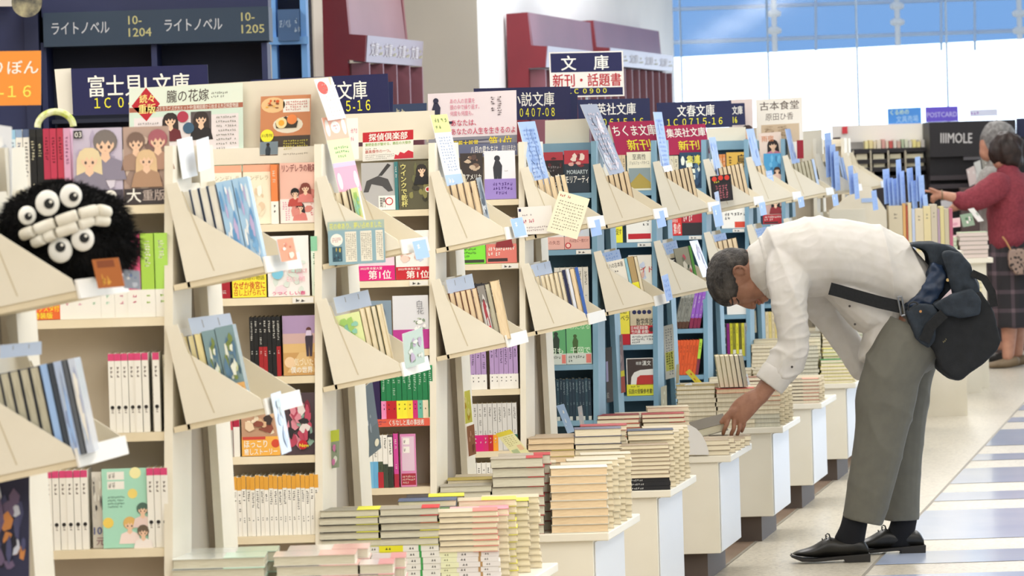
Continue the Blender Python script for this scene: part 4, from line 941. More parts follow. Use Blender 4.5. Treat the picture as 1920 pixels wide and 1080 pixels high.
# nearest table: plastic-wrapped large paperbacks, only the tops in the picture
WRAP = M('#e4e6e0', .12, .6)
def wl(c, band): return lay('wrapped', .021, PAGEW, M(c, .15, .6), M(band, .2), .45, h=.186, w=.128)
def topart(seed, cols):
    def f(mb, S): mb.blobs(S, 0, 0, 1, 1, [M(c, .2) for c in cols], 20, seed)
    return f
for c, (band, cv, hh) in enumerate([('#bfe0cc', '#dfe3dc', .2), ('#e8b8b0', '#e6e2da', .178), ('#e9a0a4', '#ead9d6', .075)]):
    for r in range(4):
        put(1, c, r, [(lay('wrapped', .021, PAGEW, M(cv, .15, .6), M(band, .2), .45, h=hh, w=.128), 'pages', (10 if c < 2 else 9) if r < 2 else 5)], ['mint-edged', 'pink-edged', 'red-edged'][c] + ' wrapped books', 3 if r == 0 else 1, dy=r * .02)
YSP = lay('yellow-spined', .0155, PAGEW, M('#e6e4dc'), spine=lambda mb, S: (mb.rect(S, 0, 0, 1, .4, M('#e3dc2a')), mb.rect(S, 0, .66, 1, .7, M('#3a9a4a')), mb.scribble(S.up(), .25, .1, .75, .34, 1, 5, INK, vert=True, fill=.9), mb.scribble(S, .25, .5, .75, .62, 1, 3, INK, vert=True, fill=.9), mb.scribble(S, .25, .84, .75, .95, 1, 3, INK, vert=True, fill=.9)))
WSP = lay('white-spined', .0125, PAGE, M('#e4dfdc'), spine=lambda mb, S: (mb.rect(S, 0, 0, 1, .3, M('#e6e8c0')), mb.rect(S, 0, .66, 1, .7, M('#b08a5a')), mb.scribble(S.up(), .25, .08, .75, .3, 1, 6, M('#7a7a5a'), vert=True, fill=.9), mb.scribble(S, .2, .36, .8, .62, 1, 6, INK, vert=True, fill=.9), mb.scribble(S, .25, .76, .75, .96, 1, 6, INK, vert=True, fill=.9)))
G1 = lay('grey', .0168, PAGEW, M('#8f8b7c'), M('#d9d93a'), .38); G2 = lay('grey red', .0168, PAGEW, M('#9a9484'), M('#c8282e'), .3); G2b = lay('grey yel', .0168, PAGEW, M('#9a9484'), M('#d4cf3a'), .33)
C1 = lay('cream red', .0128, PAGE, M('#cdbfa6'), M('#d87a70'), .42); C2 = lay('cream', .0165, PAGE, M('#c9bca0')); C2y = lay('cream yel', .0165, PAGE, M('#c9bca0'), M('#e6e04a'), .6); CB = lay('cream black', .0165, PAGE, M('#2a2628'), M('#efe83a'), .62)
put(2, 0, 0, [(YSP, 'spine', 7), (G1, 'pages', 5)], 'grey-edged books on yellow spines'); put(2, 0, 1, [(C2, 'pages', 9), (C1, 'pages', 2)], 'cream books', 3); put(2, 0, 2, [(C2, 'pages', 11)], 'cream books', 2)
put(2, 1, 0, [(YSP, 'spine', 7), (G2b, 'pages', 3), (G2, 'pages', 2)], 'red-banded books on yellow spines'); put(2, 1, 1, [(C2, 'pages', 10), (lay('green topped', .0165, PAGE, M('#4a7a44')), 'pages', 1)], 'green-topped cream books', 3); put(2, 1, 2, [(C2, 'pages', 11), (lay('blue topped', .0165, PAGE, M('#4a5a7a')), 'pages', 1)], 'blue-topped cream books', 2); put(2, 1, 3, [(C2, 'pages', 11), (CB, 'pages', 1)], 'black-topped books', 2)
put(2, 2, 0, [(WSP, 'spine', 7), (C1, 'pages', 7)], 'red-lined books on white spines', dx=-.004); put(2, 2, 1, [(C2, 'pages', 10), (lay('pink topped', .0165, PAGE, M('#e8b0b4'), M('#e890a0'), .5), 'pages', 1)], 'pink-topped cream books'); put(2, 2, 2, [(C2y, 'pages', 11)], 'yellow-banded cream books')
put(2, 2, 3, [(C2, 'pages', 10), (CB, 'pages', 1)], 'cream books under a yellow band', dx=.012); put(2, 2, 4, [(C2, 'pages', 11)], 'cream books', dx=.02)
T27 = lay('thick red', .0255, PAGEW, M('#aaa08e'), M('#b51f2a'), .32); PCH = lay('peach', .0228, PAGEP, M('#d8d4c8'), h=.163, w=.112)
put(3, 0, 0, [(lay('grey plain', .0175, PAGEW, M('#a09a8a')), 'pages', 8)], 'plain grey-edged books'); put(3, 0, 1, [(C2, 'pages', 8), (lay('olive', .0165, PAGE, M('#b8a44a')), 'pages', 1)], 'olive-topped books', 3); put(3, 0, 2, [(C2, 'pages', 9)], 'cream books', 1)
put(3, 1, 0, [(T27, 'pages', 8)], 'thick red-banded books'); put(3, 1, 1, [(T27, 'pages', 8)], 'thick red-banded books', 1)
put(3, 2, 0, [(PCH, 'pages', 8)], 'thick peach-edged books', dx=.001)
for r in (1, 2, 3, 4): put(3, 2, r, [(C2 if r % 2 else lay('w', .0185, PAGE, M('#c9c0aa')), 'pages', 11 if r % 2 else 10)], ['cream-edged books', 'pale-edged books'][r % 2], dx=.014)
put(3, 1, 2, [(C2, 'pages', 11)], 'cream books', 1)
BSP = lay('black-spined', .0125, PAGE, M('#1c1c20'), h=.156, spine=lambda mb, S: mb.scribble(S, .2, .05, .8, .95, 1, 22, M('#c8c8c4'), vert=True, fill=.8))
TN = lay('tan', .019, PAGEP, M('#b39f84')); TNy = lay('tan y', .019, PAGEP, M('#b39f84'), M('#d8cc4a'), .5)
put(4, 0, 0, [(TN, 'pages', 6), (TNy, 'pages', 1), (TN, 'pages', 2)], 'tan-edged books'); put(4, 0, 1, [(TN, 'pages', 9)], 'tan-edged books', 2); put(4, 1, 0, [(C2, 'pages', 8), (lay('black line', .0165, PAGE, M('#3a3636')), 'pages', 1), (lay('thick cream', .024, PAGE, M('#6a6a80')), 'pages', 2)], 'thick cream books'); put(4, 1, 1, [(C2, 'pages', 11), (lay('red topped', .0165, PAGE, M('#b04044')), 'pages', 1)], 'red-topped books', 2)
put(4, 2, 0, [(BSP, 'spine', 3), (lay('cream fine', .0128, PAGE, M('#a39078'), h=.156), 'pages', 8), ], 'cream books on black spines')
for r in (1, 2, 3, 4): put(4, 2, r, [(C2, 'pages', 10), (lay('navy topped', .014, PAGE, M('#34405a')), 'pages', 1)] if r == 1 else [(C2, 'pages', 10)], 'cream-edged books', dx=.007)
RB = lay('red banded', .0136, PAGE, M('#a8977c'), M('#cc2a2a'), .36)
put(5, 0, 0, [(RB, 'pages', 9), (lay('red', .0136, PAGE, M('#8a2a2a')), 'pages', 1)], 'red-banded cream books', dx=-.008); put(5, 1, 0, [(RB, 'pages', 9), (lay('red2', .0136, PAGE, M('#a02a2e')), 'pages', 1)], 'red-banded cream books', dx=-.002)
put(5, 0, 1, [(C2, 'pages', 8)], 'cream books', 1); put(5, 1, 1, [(C2, 'pages', 10)], 'cream books', 1)
LOW = lay('cream low', .0175, PAGE, M('#a8977e'))
put(5, 2, 0, [(LOW, 'pages', 3)], 'cream books under the held book')
for r, n in ((1, 3), (2, 2), (3, 2), (4, 2)): put(5, 2, r, [(LOW, 'pages', n)], 'low cream books', dx=.004 * r)
put(6, 0, 0, [(C2, 'pages', 8), (lay('yellow-lined', .0165, PAGE, M('#a08a4a')), 'pages', 2)], 'cream books under the POP cards'); put(6, 1, 0, [(C2, 'pages', 8), (lay('peach-lined', .0165, PAGEP, M('#c05a4a')), 'pages', 1)], 'cream books under the upright row')
put(6, 2, 0, [(lay('white', .0165, PAGEW, M('#b9b4a4')), 'pages', 3), (C2, 'pages', 2), (lay('salmon', .0165, PAGE, M('#a8977e'), M('#e8a080'), .5), 'pages', 3)], 'cream and salmon books', dx=.0); put(6, 0, 1, [(C2, 'pages', 10)], 'cream books', 1); put(6, 1, 1, [(C2, 'pages', 9)], 'cream books', 1)
for r in (1, 2, 3): put(6, 2, r, [(C2, 'pages', 8)], 'cream books', 8 if r < 2 else 1, dx=.004 * r)
put(7, 0, 0, [(C2, 'pages', 7)], 'cream books'); put(7, 1, 0, [(lay('salmon2', .015, PAGE, M('#9a6a54'), M('#e8a080'), .4), 'pages', 7)], 'salmon-banded books'); put(7, 2, 0, [(lay('salmon3', .013, PAGE, M('#9a8a74'), M('#e8a088'), .45), 'pages', 7)], 'salmon-banded thin books')
for r in (1, 2): put(7, 2, r, [(C2, 'pages', 6)], 'cream books', 6)
put(8, 0, 0, [(C2, 'pages', 11)], 'cream books'); put(8, 1, 0, [(lay('g8', .0168, PAGEW, M('#98927e')), 'pages', 10)], 'grey-edged books'); put(8, 2, 0, [(lay('green8', .015, PAGE, M('#d8d06a')), 'pages', 6), (lay('green8b', .015, PAGE, M('#2f8a4a')), 'pages', 1)], 'green-topped books')
put(8, 0, 1, [(C2, 'pages', 12)], 'cream books', 1); put(8, 1, 1, [(C2, 'pages', 12)], 'cream books', 1); put(8, 2, 1, [(lay('y8', .0165, PAGE, M('#d8cc6a')), 'pages', 9)], 'yellow-lined books', 9)
for k in (9, 10, 11, 12, 13):
    for c in range(3):
        for r in range(2): put(k, c, r, [(lay('f%d%d%d' % (k, c, r), .0165, PAGE if (c + r) % 2 else PAGEW, M(['#9a8f78', '#b8a860', '#8a9a7a'][c])), 'pages', 10 + (c + k) % 3)], 'cream books', 3)
# fill the unseen middles so that the tables are full
for k in (3, 4, 5, 6, 7):
    for c in (0,) if k == 5 else (0, 1):
        for r in (2, 3):
            if (k, c, r) not in PILE_TOP:
                pile(k, c, r, [(C2, 'pages', 8)], '', 0)
o = STOCK.build('paperback_stock'); tag(o, 'cream-edged paperbacks deeper in the piles on the low tables', 'books', kind='stuff')

# upright row standing on the fifth table's piles
for i, (c, pgm) in enumerate([('#cfc49a', PAGEV), ('#b9ad84', PAGEV), ('#cbbf98', PAGEV), ('#9a8f70', PAGEV), ('#232326', PAGEV), ('#a9a8a4', PAGEGV)]):
    st = Sty('u%d' % i, .0165, .105, .125, M(c), pgm)
    p = PILE_TOP[(6, 1, 0)] + Vector((-.058 + i * .0182, .02, .003))
    book(st, 'pages', Matrix.Translation(p) @ Matrix.Rotation(-.13, 4, 'Y'), f"{LR[i]} upright paperback from the left, standing on the pile behind the man's hand")

# ------------------------------------------------------------------ cards, tags and posters
def popart(base, cols, seed, n=8, txt=None):
    def f(mb, S):
        if cols: mb.blobs(S, .04, .04, .96, .96, [M(c) for c in cols], n, seed)
        if txt: mb.scribble(S, .15, .1, .85, .9, 12, 5, M(txt), fill=.55, seed=seed)
    return f
def tagp(c='#6f9be0', rows=5, cols=3, m=.15):
    def f(mb, S): mb.scribble(S, m, .12, 1 - m, .9, rows, cols, M(c), vert=True, fill=.75, seed=rows)
    return f
CARDN = [0]
def tallcard(k, q, front, prints=None, label=None, dy=.03, name='shop_card', cat='card', back=None):
    Y = ZK(k) + dy
    ys = [Y, Y + .14, Y + .14, Y]
    return card(name, label, cat, q, ys, front, back or M('#e9ebee'), .0016, prints)
tallcard(1, [(332, 262), (360, 256), (366, 330), (343, 336)], M('#eef1f5'), None, 'left blank white card above the nearest upper holder')
tallcard(1, [(369, 263), (391, 256), (395, 318), (373, 322)], M('#eef2fa'), None, 'right blank white card above the nearest upper holder', dy=.08)
def c2a(mb, S): mb.disc(S, .3, .22, .28, M('#d8402e'), ry=.16); mb.scribble(S, .25, .1, .9, .95, 9, 4, M('#b9b4b0'), fill=.5)
tallcard(2, [(589, 149), (622, 145), (640, 228), (616, 226)], M('#f3f0ee'), c2a, 'white card with a red drawing rising beside the second bookcase')
def c2b(mb, S):
    mb.rect(S, 0, 0, 1, .3, M('#f0b49c')); mb.rect(S, 0, .3, 1, .62, M('#e6efb0')); mb.rect(S, 0, .66, 1, 1, M('#eda4bc')); S.up(); mb.rect(S, 0, .6, 1, .66, M('#c9bcd8'))
    for v in (.14, .84): mb.disc(S, .15, v, .09, WHITE, ry=.11); mb.disc(S, .87, v, .09, WHITE, ry=.11)
    mb.disc(S, .5, .14, .2, WHITE, ry=.08); S.up(); mb.scribble(S, .38, .1, .62, .18, 2, 3, RED); mb.scribble(S, .2, .38, .85, .55, 3, 7, M('#5aa06a'), fill=.7)
tallcard(2, [(603, 221), (645, 216), (681, 350), (637, 364)], M('#f3efe6'), c2b, 'peach, lime and pink card rising from the second upper holder')
def c2c(mb, S): mb.scribble(S, .3, .2, .9, .6, 2, 4, M('#d06a7a'))
tallcard(2, [(650, 222), (671, 221), (670, 305), (652, 300)], M('#ecd9c6'), c2c, 'narrow peach card behind the striped card', dy=.2)
def c3(mb, S): mb.rect(S, 0, 0, 1, .25, M('#eef08a')); mb.rect(S, 0, .84, 1, 1, M('#a9c4ea')); S.up(); mb.scribble(S, .1, .03, .9, .22, 2, 4, M('#6a7a3a')); mb.scribble(S, .12, .3, .88, .8, 5, 12, M('#9aa8c4'), vert=True); mb.scribble(S, .15, .86, .85, .98, 1, 4, WHITE)
tallcard(3, [(807, 216), (838, 214), (869, 344), (839, 350)], M('#e6ebf4'), c3, 'pale blue card with a yellow head on the third upper holder')
tallcard(4, [(971, 229), (1003, 227), (1027, 344), (1000, 348)], M('#a9c4f0'), popart(None, ['#98b6ea', '#bcd0f4', '#8cabe2'], 3, 12, '#7f9fd8'), 'blue-lit card rising from the fourth upper holder')  # window light's blue is put into the colours of these tall cards
tallcard(5, [(1088, 196), (1119, 195), (1171, 330), (1146, 336)], M('#8e96aa', .25), popart(None, ['#c4cad6', '#8f98ac', '#d8d4e0'], 5, 12, '#d8c8d0'), 'tall silver grey card on the first blue bookcase')
tallcard(6, [(1225, 210), (1241, 210), (1264, 315), (1243, 332)], M('#a6c1f2'), popart(None, ['#93b2ea', '#bcd2f6'], 7, 8, '#8fb0e4'), 'narrow blue-lit card beside the red sign')
tallcard(6, [(1243, 312), (1258, 309), (1267, 331), (1250, 335)], M('#eaf0fa'), tagp('#a8c0e8'), 'small white card at the foot of the narrow blue-lit card', dy=.01)
tallcard(7, [(1329, 258), (1341, 257), (1358, 326), (1342, 331)], M('#a6c0f0'), popart(None, ['#90b0ea', '#bcd2f6'], 8, 8), 'blue-lit card above the black monster-shaped card')
tallcard(8, [(1399, 242), (1413, 241), (1436, 322), (1417, 327)], M('#a6c1f2'), popart(None, ['#90b0ea', '#bcd2f6'], 9, 8), 'blue-lit card left of the pink poster')
tallcard(8, [(1436, 321), (1447, 319), (1453, 341), (1440, 343)], M('#a0bcf0'), tagp('#e8f0fa'), 'short blue-lit card before the blue cover', dy=.01)
tallcard(9, [(1472, 242), (1487, 241), (1504, 315), (1488, 321)], M('#a6c1f2'), popart(None, ['#90b0ea', '#bcd2f6'], 10, 8), 'blue-lit card in front of the white restaurant-story poster')
lips = [(2, [(773, 453), (798, 448), (807, 481), (781, 487)], 'second'), (3, [(957, 411), (979, 407), (989, 440), (966, 445)], 'third'), (4, [(1105, 415), (1124, 411), (1129, 439), (1110, 444)], 'fourth'), (5, [(1228, 398), (1244, 394), (1250, 423), (1234, 428)], 'first blue'),
        (6, [(1335, 387), (1349, 383), (1355, 421), (1342, 426)], 'second blue'), (7, [(1423, 381), (1434, 378), (1438, 401), (1427, 405)], 'third blue'), (8, [(1496, 371), (1506, 368), (1510, 386), (1499, 390)], 'fourth blue'), (9, [(1560, 366), (1570, 363), (1575, 384), (1563, 387)], 'fifth blue')]
for k, q, n in lips: tallcard(k, q, M('#98b8ee'), tagp('#eef4fc', 2, 2, .2), f'blue-lit price card on the lip of the {n} upper holder', dy=.02, name='price_card')  # bluish window light is painted into the lip cards as well
tags = [(0, [(0, 647), (78, 640), (86, 655), (0, 672)], 'far left'), (1, [(352, 597), (431, 587), (436, 602), (364, 642)], 'nearest'), (2, [(625, 558), (690, 543), (701, 575), (632, 588)], 'second'), (3, [(836, 525), (885, 513), (891, 547), (842, 556)], 'third'), (4, [(995, 497), (1031, 489), (1038, 516), (1001, 524)], 'fourth'),
        (5, [(1128, 475), (1161, 467), (1166, 491), (1134, 499)], 'first blue'), (6, [(1243, 457), (1268, 450), (1274, 473), (1248, 479)], 'second blue'), (7, [(1337, 441), (1360, 436), (1365, 460), (1343, 465)], 'third blue'), (8, [(1412, 430), (1436, 425), (1440, 445), (1418, 449)], 'fourth blue')]
def hook(mb, S):
    for u in (.3, .68): mb.rect(S, u, .12, u + .02, .45, M('#9a9ea6'))
for k, q, n in tags: tallcard(k, q, M('#ccdaf2') if k < 5 else M('#abc5f2'), hook if k < 5 else tagp('#7fa4e6'), f'pale blue-lit hooked card at the back of the {n} lower holder', dy=.01, name='price_card')  # tag colours carry the blue of the window light
tallcard(1, [(508, 739), (526, 733), (547, 849), (529, 853)], M('#cddcee', .3), popart(None, ['#b8cce4', '#e6eef4', '#c4d4d8'], 4, 12), 'blue white strip hanging from the nearest lower holder', dy=-.06)
tallcard(2, [(755, 626), (792, 614), (784, 664), (760, 692)], M('#9fae94', .2), popart(None, ['#b9a8c0', '#7f9a7a', '#d8dcd4'], 6, 10), 'clear green and lilac card curling in the second lower holder', dy=-.05)
tallcard(5, [(1240, 518), (1252, 513), (1263, 559), (1250, 566)], M('#a4bfee'), tagp('#6f95dc', 3, 4), 'blue striped tag on the first blue lower holder', dy=-.02)
tallcard(6, [(1293, 452), (1308, 450), (1330, 512), (1318, 520)], M('#c4c4d8', .25), popart(None, ['#d8d4e8', '#a8aac4'], 6, 8), "silver lilac card behind the man's hair", dy=.0)
def q1(mb, S):
    mb.rect(S, 0, .62, 1, 1, M('#5f6a70')); S.up(); mb.blobs(S, .45, .2, .8, .75, [M('#cfd4d8'), M('#8a949a')], 5, 3); mb.disc(S, .84, .88, .09, M('#e0d8c0'))
card('shop_card', 'dark grey curved poster clipped beside the green spines', 'card', [(655, 748), (698, 714), (697, 852), (672, 874)], [ZK(2) + .42, ZK(2) + .5, ZK(2) + .5, ZK(2) + .42], M('#66727c'), M('#d8d4c8'), .002, q1)
def q2(mb, S): mb.rect(S, 0, 0, 1, .3, M('#bcc843')); S.up(); mb.blobs(S, 0, .3, 1, 1, [M('#8f9a84'), M('#c878a8'), M('#6a7a66'), M('#d8dcd0')], 10, 4)
card('shop_card', 'small green and pink card on the second bookcase end', 'card', [(613, 809), (636, 805), (636, 879), (613, 880)], ZK(2) + .0, M('#8f9a84'), None, .0016, q2)
card('shop_card', 'yellow card on the third bookcase end', 'card', [(864, 736), (881, 731), (886, 790), (869, 796)], ZK(3) + .34, M('#dfe06a'), None, .0016, popart(None, ['#c8a83a', '#eeea9a', '#8a9a3a'], 4, 8))
card('shop_card', 'brown card under the yellow one, third bookcase end', 'card', [(875, 800), (889, 795), (887, 848), (879, 856)], ZK(3) + .36, M('#9a6a50'), M('#e08a50'), .0016, popart(None, ['#7a4a3a', '#c89a80'], 4, 6))
def q3(mb, S): mb.rect(S, 0, 0, 1, .16, M('#e9d84a')); mb.rect(S, .1, .72, .5, .9, M('#b8c89a')); mb.rect(S, .6, .6, .9, .8, M('#f0c8a0')); mb.scribble(S, .15, .2, .85, .6, 6, 4, M('#b9b070'), fill=.5)
card('shop_card', 'yellow and white card leaning over the third low table', 'card', [(929, 813), (957, 805), (994, 848), (966, 858)], [ZK(3) + .4] * 4, M('#f0ecb8'), None, .0016, q3)
card('shop_card', 'narrow picture card on the fourth bookcase end', 'card', [(1022, 690), (1031, 687), (1033, 750), (1024, 752)], ZK(4) + .4, M('#b9a8a4'), None, .0016, popart(None, ['#6a5a58', '#e0d8d4', '#8a4a4a'], 4, 8))
card('shop_card', 'narrow yellow-footed card above the fourth low table', 'card', [(1024, 755), (1034, 753), (1034, 815), (1025, 817)], ZK(4) + .4, M('#c9c4b0'), None, .0016, popart(None, ['#8a8a84', '#e8d84a', '#d8d4c8'], 5, 8))
def q4(mb, S): mb.rect(S, .05, .2, .3, .7, M('#e6e2da')); mb.rect(S, .45, .25, .7, .62, M('#b9b4d8')); S.up(); mb.text(S, '城', .3, .82, .1, GREY, 0)
card('shop_card', 'dark grey card on the first blue bookcase end', 'card', [(1121, 655), (1147, 650), (1148, 755), (1124, 758)], ZK(5) + .3, M('#5f5a5c'), None, .0016, q4)
def q5(mb, S): mb.rect(S, 0, .62, 1, .72, M('#e6d84a')); mb.rect(S, 0, .72, 1, 1, M('#b05a50')); S.up(); mb.blobs(S, 0, 0, 1, .6, [M('#8f7f88'), M('#b9a4a8'), M('#6a6a78')], 12, 4)
card('shop_card', 'rose grey curved card beside the brown arch cover', 'card', [(1146, 633), (1167, 627), (1171, 735), (1152, 741)], ZK(5) + .42, M('#a58f92'), None, .0016, q5)
def q6(mb, S): mb.scribble(S, .15, .06, .85, .94, 3, 18, M('#8d9096'), vert=True, fill=.7); mb.rect(S, .1, .5, .9, .85, M('#d8d86a')); mb.scribble(S.up(), .15, .52, .85, .83, 3, 7, M('#6a6a4a'), vert=True)
card('shop_card', 'white list card on the second blue bookcase end', 'card', [(1243, 612), (1262, 607), (1268, 706), (1248, 712)], ZK(6) + .25, M('#e2e0d8'), None, .0016, q6)
card('shop_card', 'beige strip card below the white list card', 'card', [(1268, 684), (1274, 682), (1274, 716), (1267, 720)], ZK(6) + .3, M('#cfc4a4'), None, .0016, None)
card('shop_card', "narrow beige card right of the yellow spines", 'card', [(1411, 584), (1417, 582), (1419, 622), (1413, 625)], ZK(8) + .3, M('#d8ccb0'), None, .0016, popart(None, ['#a89a80', '#e8e0c8'], 3, 4))
pops = [(4, [(1043, 761), (1057, 757), (1080, 807), (1064, 813)], '#a9c8f0', '#e8f2fc', 'blue tilted POP card standing on the fourth low table', .3), (4, [(1083, 763), (1091, 760), (1098, 808), (1090, 816)], '#b9bcc2', '#d8c8c8', 'grey POP card right of the tilted blue one', .35),
        (6, [(1285, 698), (1293, 692), (1318, 717), (1310, 725)], '#f0de4a', '#d8402e', 'yellow and red POP card by the orange spines', .1), (6, [(1283, 722), (1296, 717), (1314, 761), (1302, 767)], '#dfe8f8', '#7f9fe0', "blue and white POP card left of the man's hand", -.1),
        (5, [(1239, 726), (1250, 722), (1251, 772), (1240, 776)], '#b9b8a8', '#d0d4c8', 'grey green POP card behind the red-banded piles', .45), (6, [(1396, 706), (1401, 700), (1407, 722), (1402, 728)], '#dfe6f2', '#c88a8a', "small pale POP card above the man's wrist", .2)]
for k, q, c, c2, lab, dy in pops: card('pop_card', lab, 'card', q, ZK(k) + dy, M(c), None, .0016, popart(None, [c2, c], 3, 7))
# posters
def p_list(mb, S):
    mb.rect(S, 0, 0, 1, .2, M('#a9bcb0')); S.up(); mb.text(S, '花の命あり、夢い占めました', .03, .04, .13, M('#e9e86a'), .02, fit=.92)
    for u in (.3, .57, .84): mb.rect(S, u, .24, u + .13 if u > .8 else u + .2, .94, M('#e9e4d4')); 
    S.up()
    for u in (.31, .58, .85): mb.scribble(S, u, .28, u + (.11 if u > .8 else .18), .9, 3 if u > .8 else 5, 14, M('#8a8478'), vert=True, fill=.7)
    mb.disc(S, .15, .42, .11, WHITE); mb.scribble(S.up(), .07, .36, .23, .48, 3, 6, RED); mb.rect(S, .07, .58, .24, .92, M('#3a5a6a')); S.up(); mb.blobs(S, .07, .58, .24, .92, [M('#c8b45a'), M('#2a3a4a'), M('#5a8a9a')], 6, 3)
card('poster', 'blue green poster of four book lists over the second upper holder', 'poster', [(614, 417), (720, 411), (722, 489), (617, 498)], ZK(2) - .05, M('#8fb0bc'), None, .002, p_list)
def p_w(mb, S): mb.rect(S, .03, .06, .1, .16, NAVY); mb.scribble(S, .12, .25, .8, .34, 1, 12, M('#8a7a8a')); mb.scribble(S, .08, .42, .95, .62, 1, 16, M('#d04a6a'), fill=.8); mb.scribble(S, .1, .7, .9, .9, 2, 14, M('#a08a90'))
card('poster', 'small white note with pink handwriting on the fourth upper holder', 'note', [(970, 389), (1034, 385), (1031, 436), (974, 441)], ZK(4) - .05, M('#efeae4'), None, .0016, p_w)
def p_c(mb, S): mb.scribble(S, .06, .05, .9, .13, 1, 14, M('#c8503e'), fill=.9); mb.scribble(S, .08, .18, .92, .92, 10, 10, M('#8a8268'), fill=.45)
card('poster', 'tilted cream handwritten list at the fourth upper holder', 'note', [(1049, 357), (1106, 373), (1085, 452), (1025, 433)], ZK(4) - .08, M('#f1ecd0'), None, .0016, p_c)
def p_m(mb, S):
    S.up(); mb.rect(S, .1, .3, .9, .95, M('#2a2226')); mb.disc(S, .2, .12, .12, M('#d8402e')); mb.disc(S, .5, .1, .12, M('#d8402e')); mb.disc(S, .8, .12, .12, M('#d8402e')); S.up(); mb.scribble(S, .15, .18, .85, .3, 1, 7, M('#e8d84a')); mb.scribble(S, .2, .36, .8, .9, 4, 6, M('#d87a84'), vert=True, fill=.8)
card('shop_card', 'black card with red top scallops on the third blue upper holder', 'card', [(1331, 331), (1370, 326), (1374, 375), (1336, 380)], ZK(7) - .1, M('#1f1b1e'), None, .0016, p_m)
card('shop_card', 'narrow white strip hanging below the black card', 'card', [(1339, 361), (1347, 358), (1358, 421), (1349, 425)], ZK(7) - .115, M('#c4d4f2'), None, .0016, tagp('#a4bcec', 2, 6))
HB = noisy('header_cream', '#e4dcc9', '#dcd3bf', 3, .5, 3)
for k, q, dy in ((2, [(242, 166), (621, 144), (628, 300), (242, 318)], .14), (3, [(600, 216), (815, 207), (815, 262), (600, 270)], .15), (4, [(800, 210), (968, 205), (968, 262), (800, 266)], .15), (5, [(1022, 226), (1105, 222), (1105, 268), (1022, 272)], .15), (6, [(1140, 235), (1226, 232), (1226, 270), (1140, 272)], .15), (7, [(1240, 238), (1322, 236), (1322, 270), (1240, 272)], .15),
                 (8, [(1325, 240), (1398, 238), (1398, 275), (1325, 277)], .15), (9, [(1398, 240), (1474, 237), (1474, 278), (1398, 280)], .15)):
    card('header_board', None, None, q, ZK(k) + dy, HB, None, .008, None, None, CASE[k])
card('header_board', 'cream blank board rising right of the white poster', 'board', [(1503, 246), (1541, 243), (1541, 316), (1505, 318)], ZK(10), HB, None, .01)
# category signs
NV = M('#1a1d4e', .3); NVB = M('#20264f', .3)
def sign(name, label, q, Y, l1, l2, h1=.36, h2=.26, u1=.5, u2=.5, f1=None, f2=None, a='c', col=NV, c1=WHITE, c2=YEL, v1=.14, v2=.6, thick=.006, prints=None):
    letters = [lambda mb, S: mb.text(S, l1, u1, v1, h1, c1, .025, f1, a), lambda mb, S: mb.text(S, l2, u2, v2, h2, c2, .02, f2, a)]
    return card(name, label, 'sign', q, Y, col, M('#2a2c40'), thick, prints, None, None, letters)
sign('category_sign', 'navy sign with large white characters behind the flower-bride poster', [(133, 129), (389, 121), (391, 209), (137, 217)], ZK(2) + .3, '富士見L文庫', '１Ｃ ０４０７-０８', .42, .25, .12, .16, .74, .62, 'l', v1=.18, v2=.62)
card('category_sign', 'blank cream sign edge left of the navy sign', 'sign', [(102, 130), (133, 128), (137, 214), (110, 216)], ZK(2) + .32, M('#e9e4d6'), None, .004)
sign('category_sign', 'navy sign ending in 5-16 left of the burgundy cases', [(470, 150), (727, 138), (731, 214), (474, 226)], ZK(3) + .3, '電撃文庫', '１Ｃ ０３１５-１６', .42, .3, .41, .36, .43, .5, 'l', v1=.16, v2=.6)
card('category_sign', 'dark blue sign standing behind the 5-16 sign', 'sign', [(660, 158), (737, 153), (738, 218), (660, 222)], ZK(3) + .5, NVB, None, .004)
card('category_sign', 'small navy sign lying behind the third bookcase header', 'sign', [(735, 196), (800, 193), (800, 216), (735, 219)], ZK(4) + .3, M('#2f3f5f'), None, .004, lambda mb, S: mb.scribble(S, .1, .25, .8, .8, 1, 5, M('#b8b49a')))
sign('category_sign', 'navy sign ending in 07-08 beside the white novel poster', [(888, 166), (1069, 162), (1071, 221), (890, 227)], ZK(5) + .3, '小説文庫', '１Ｃ ０４０７-０８', .4, .3, .37, .33, .46, .5, 'l', v1=.17, v2=.62)
card('category_sign', 'navy sign edge right of the 07-08 sign', 'sign', [(1060, 176), (1083, 175), (1083, 222), (1060, 224)], ZK(5) + .5, NVB, None, .004)
sign('category_sign', 'navy sign above the crimson new-arrivals sign, silver card before it', [(1083, 187), (1218, 184), (1220, 238), (1085, 241)], ZK(6) + .3, '集英社文庫', '１Ｃ ０６１５-１６', .38, .28, .12, .12, .68, .78, 'l', v1=.16, v2=.66, col=NVB)
sign('category_sign', 'navy sign reading 0715-16 before the windows', [(1231, 193), (1371, 188), (1373, 238), (1233, 243)], ZK(7) + .3, '文春文庫', '１Ｃ ０７１５-１６', .4, .3, .52, .5, .5, .74, 'c', v1=.14, v2=.6, col=NVB)
sign('category_sign', 'small navy sign half hidden right of the 0715-16 sign', [(1370, 194), (1396, 193), (1396, 233), (1372, 235)], ZK(9), '文庫', '16', .36, .3, .08, .1, .75, .3, 'l', col=NVB)
card('poster', 'pale pink poster behind the small navy sign', 'poster', [(1366, 187), (1411, 185), (1412, 270), (1368, 272)], ZK(9) + .1, M('#e3d2cc'), None, .003, lambda mb, S: bust(mb, S, .75, .7, .2, M('#4a3a3a'), M('#b08a8a'), face=False))
def p_hang(mb, S):
    mb.rect(S, .02, .03, .98, .45, NV); mb.rect(S, .02, .8, .98, .97, NV)
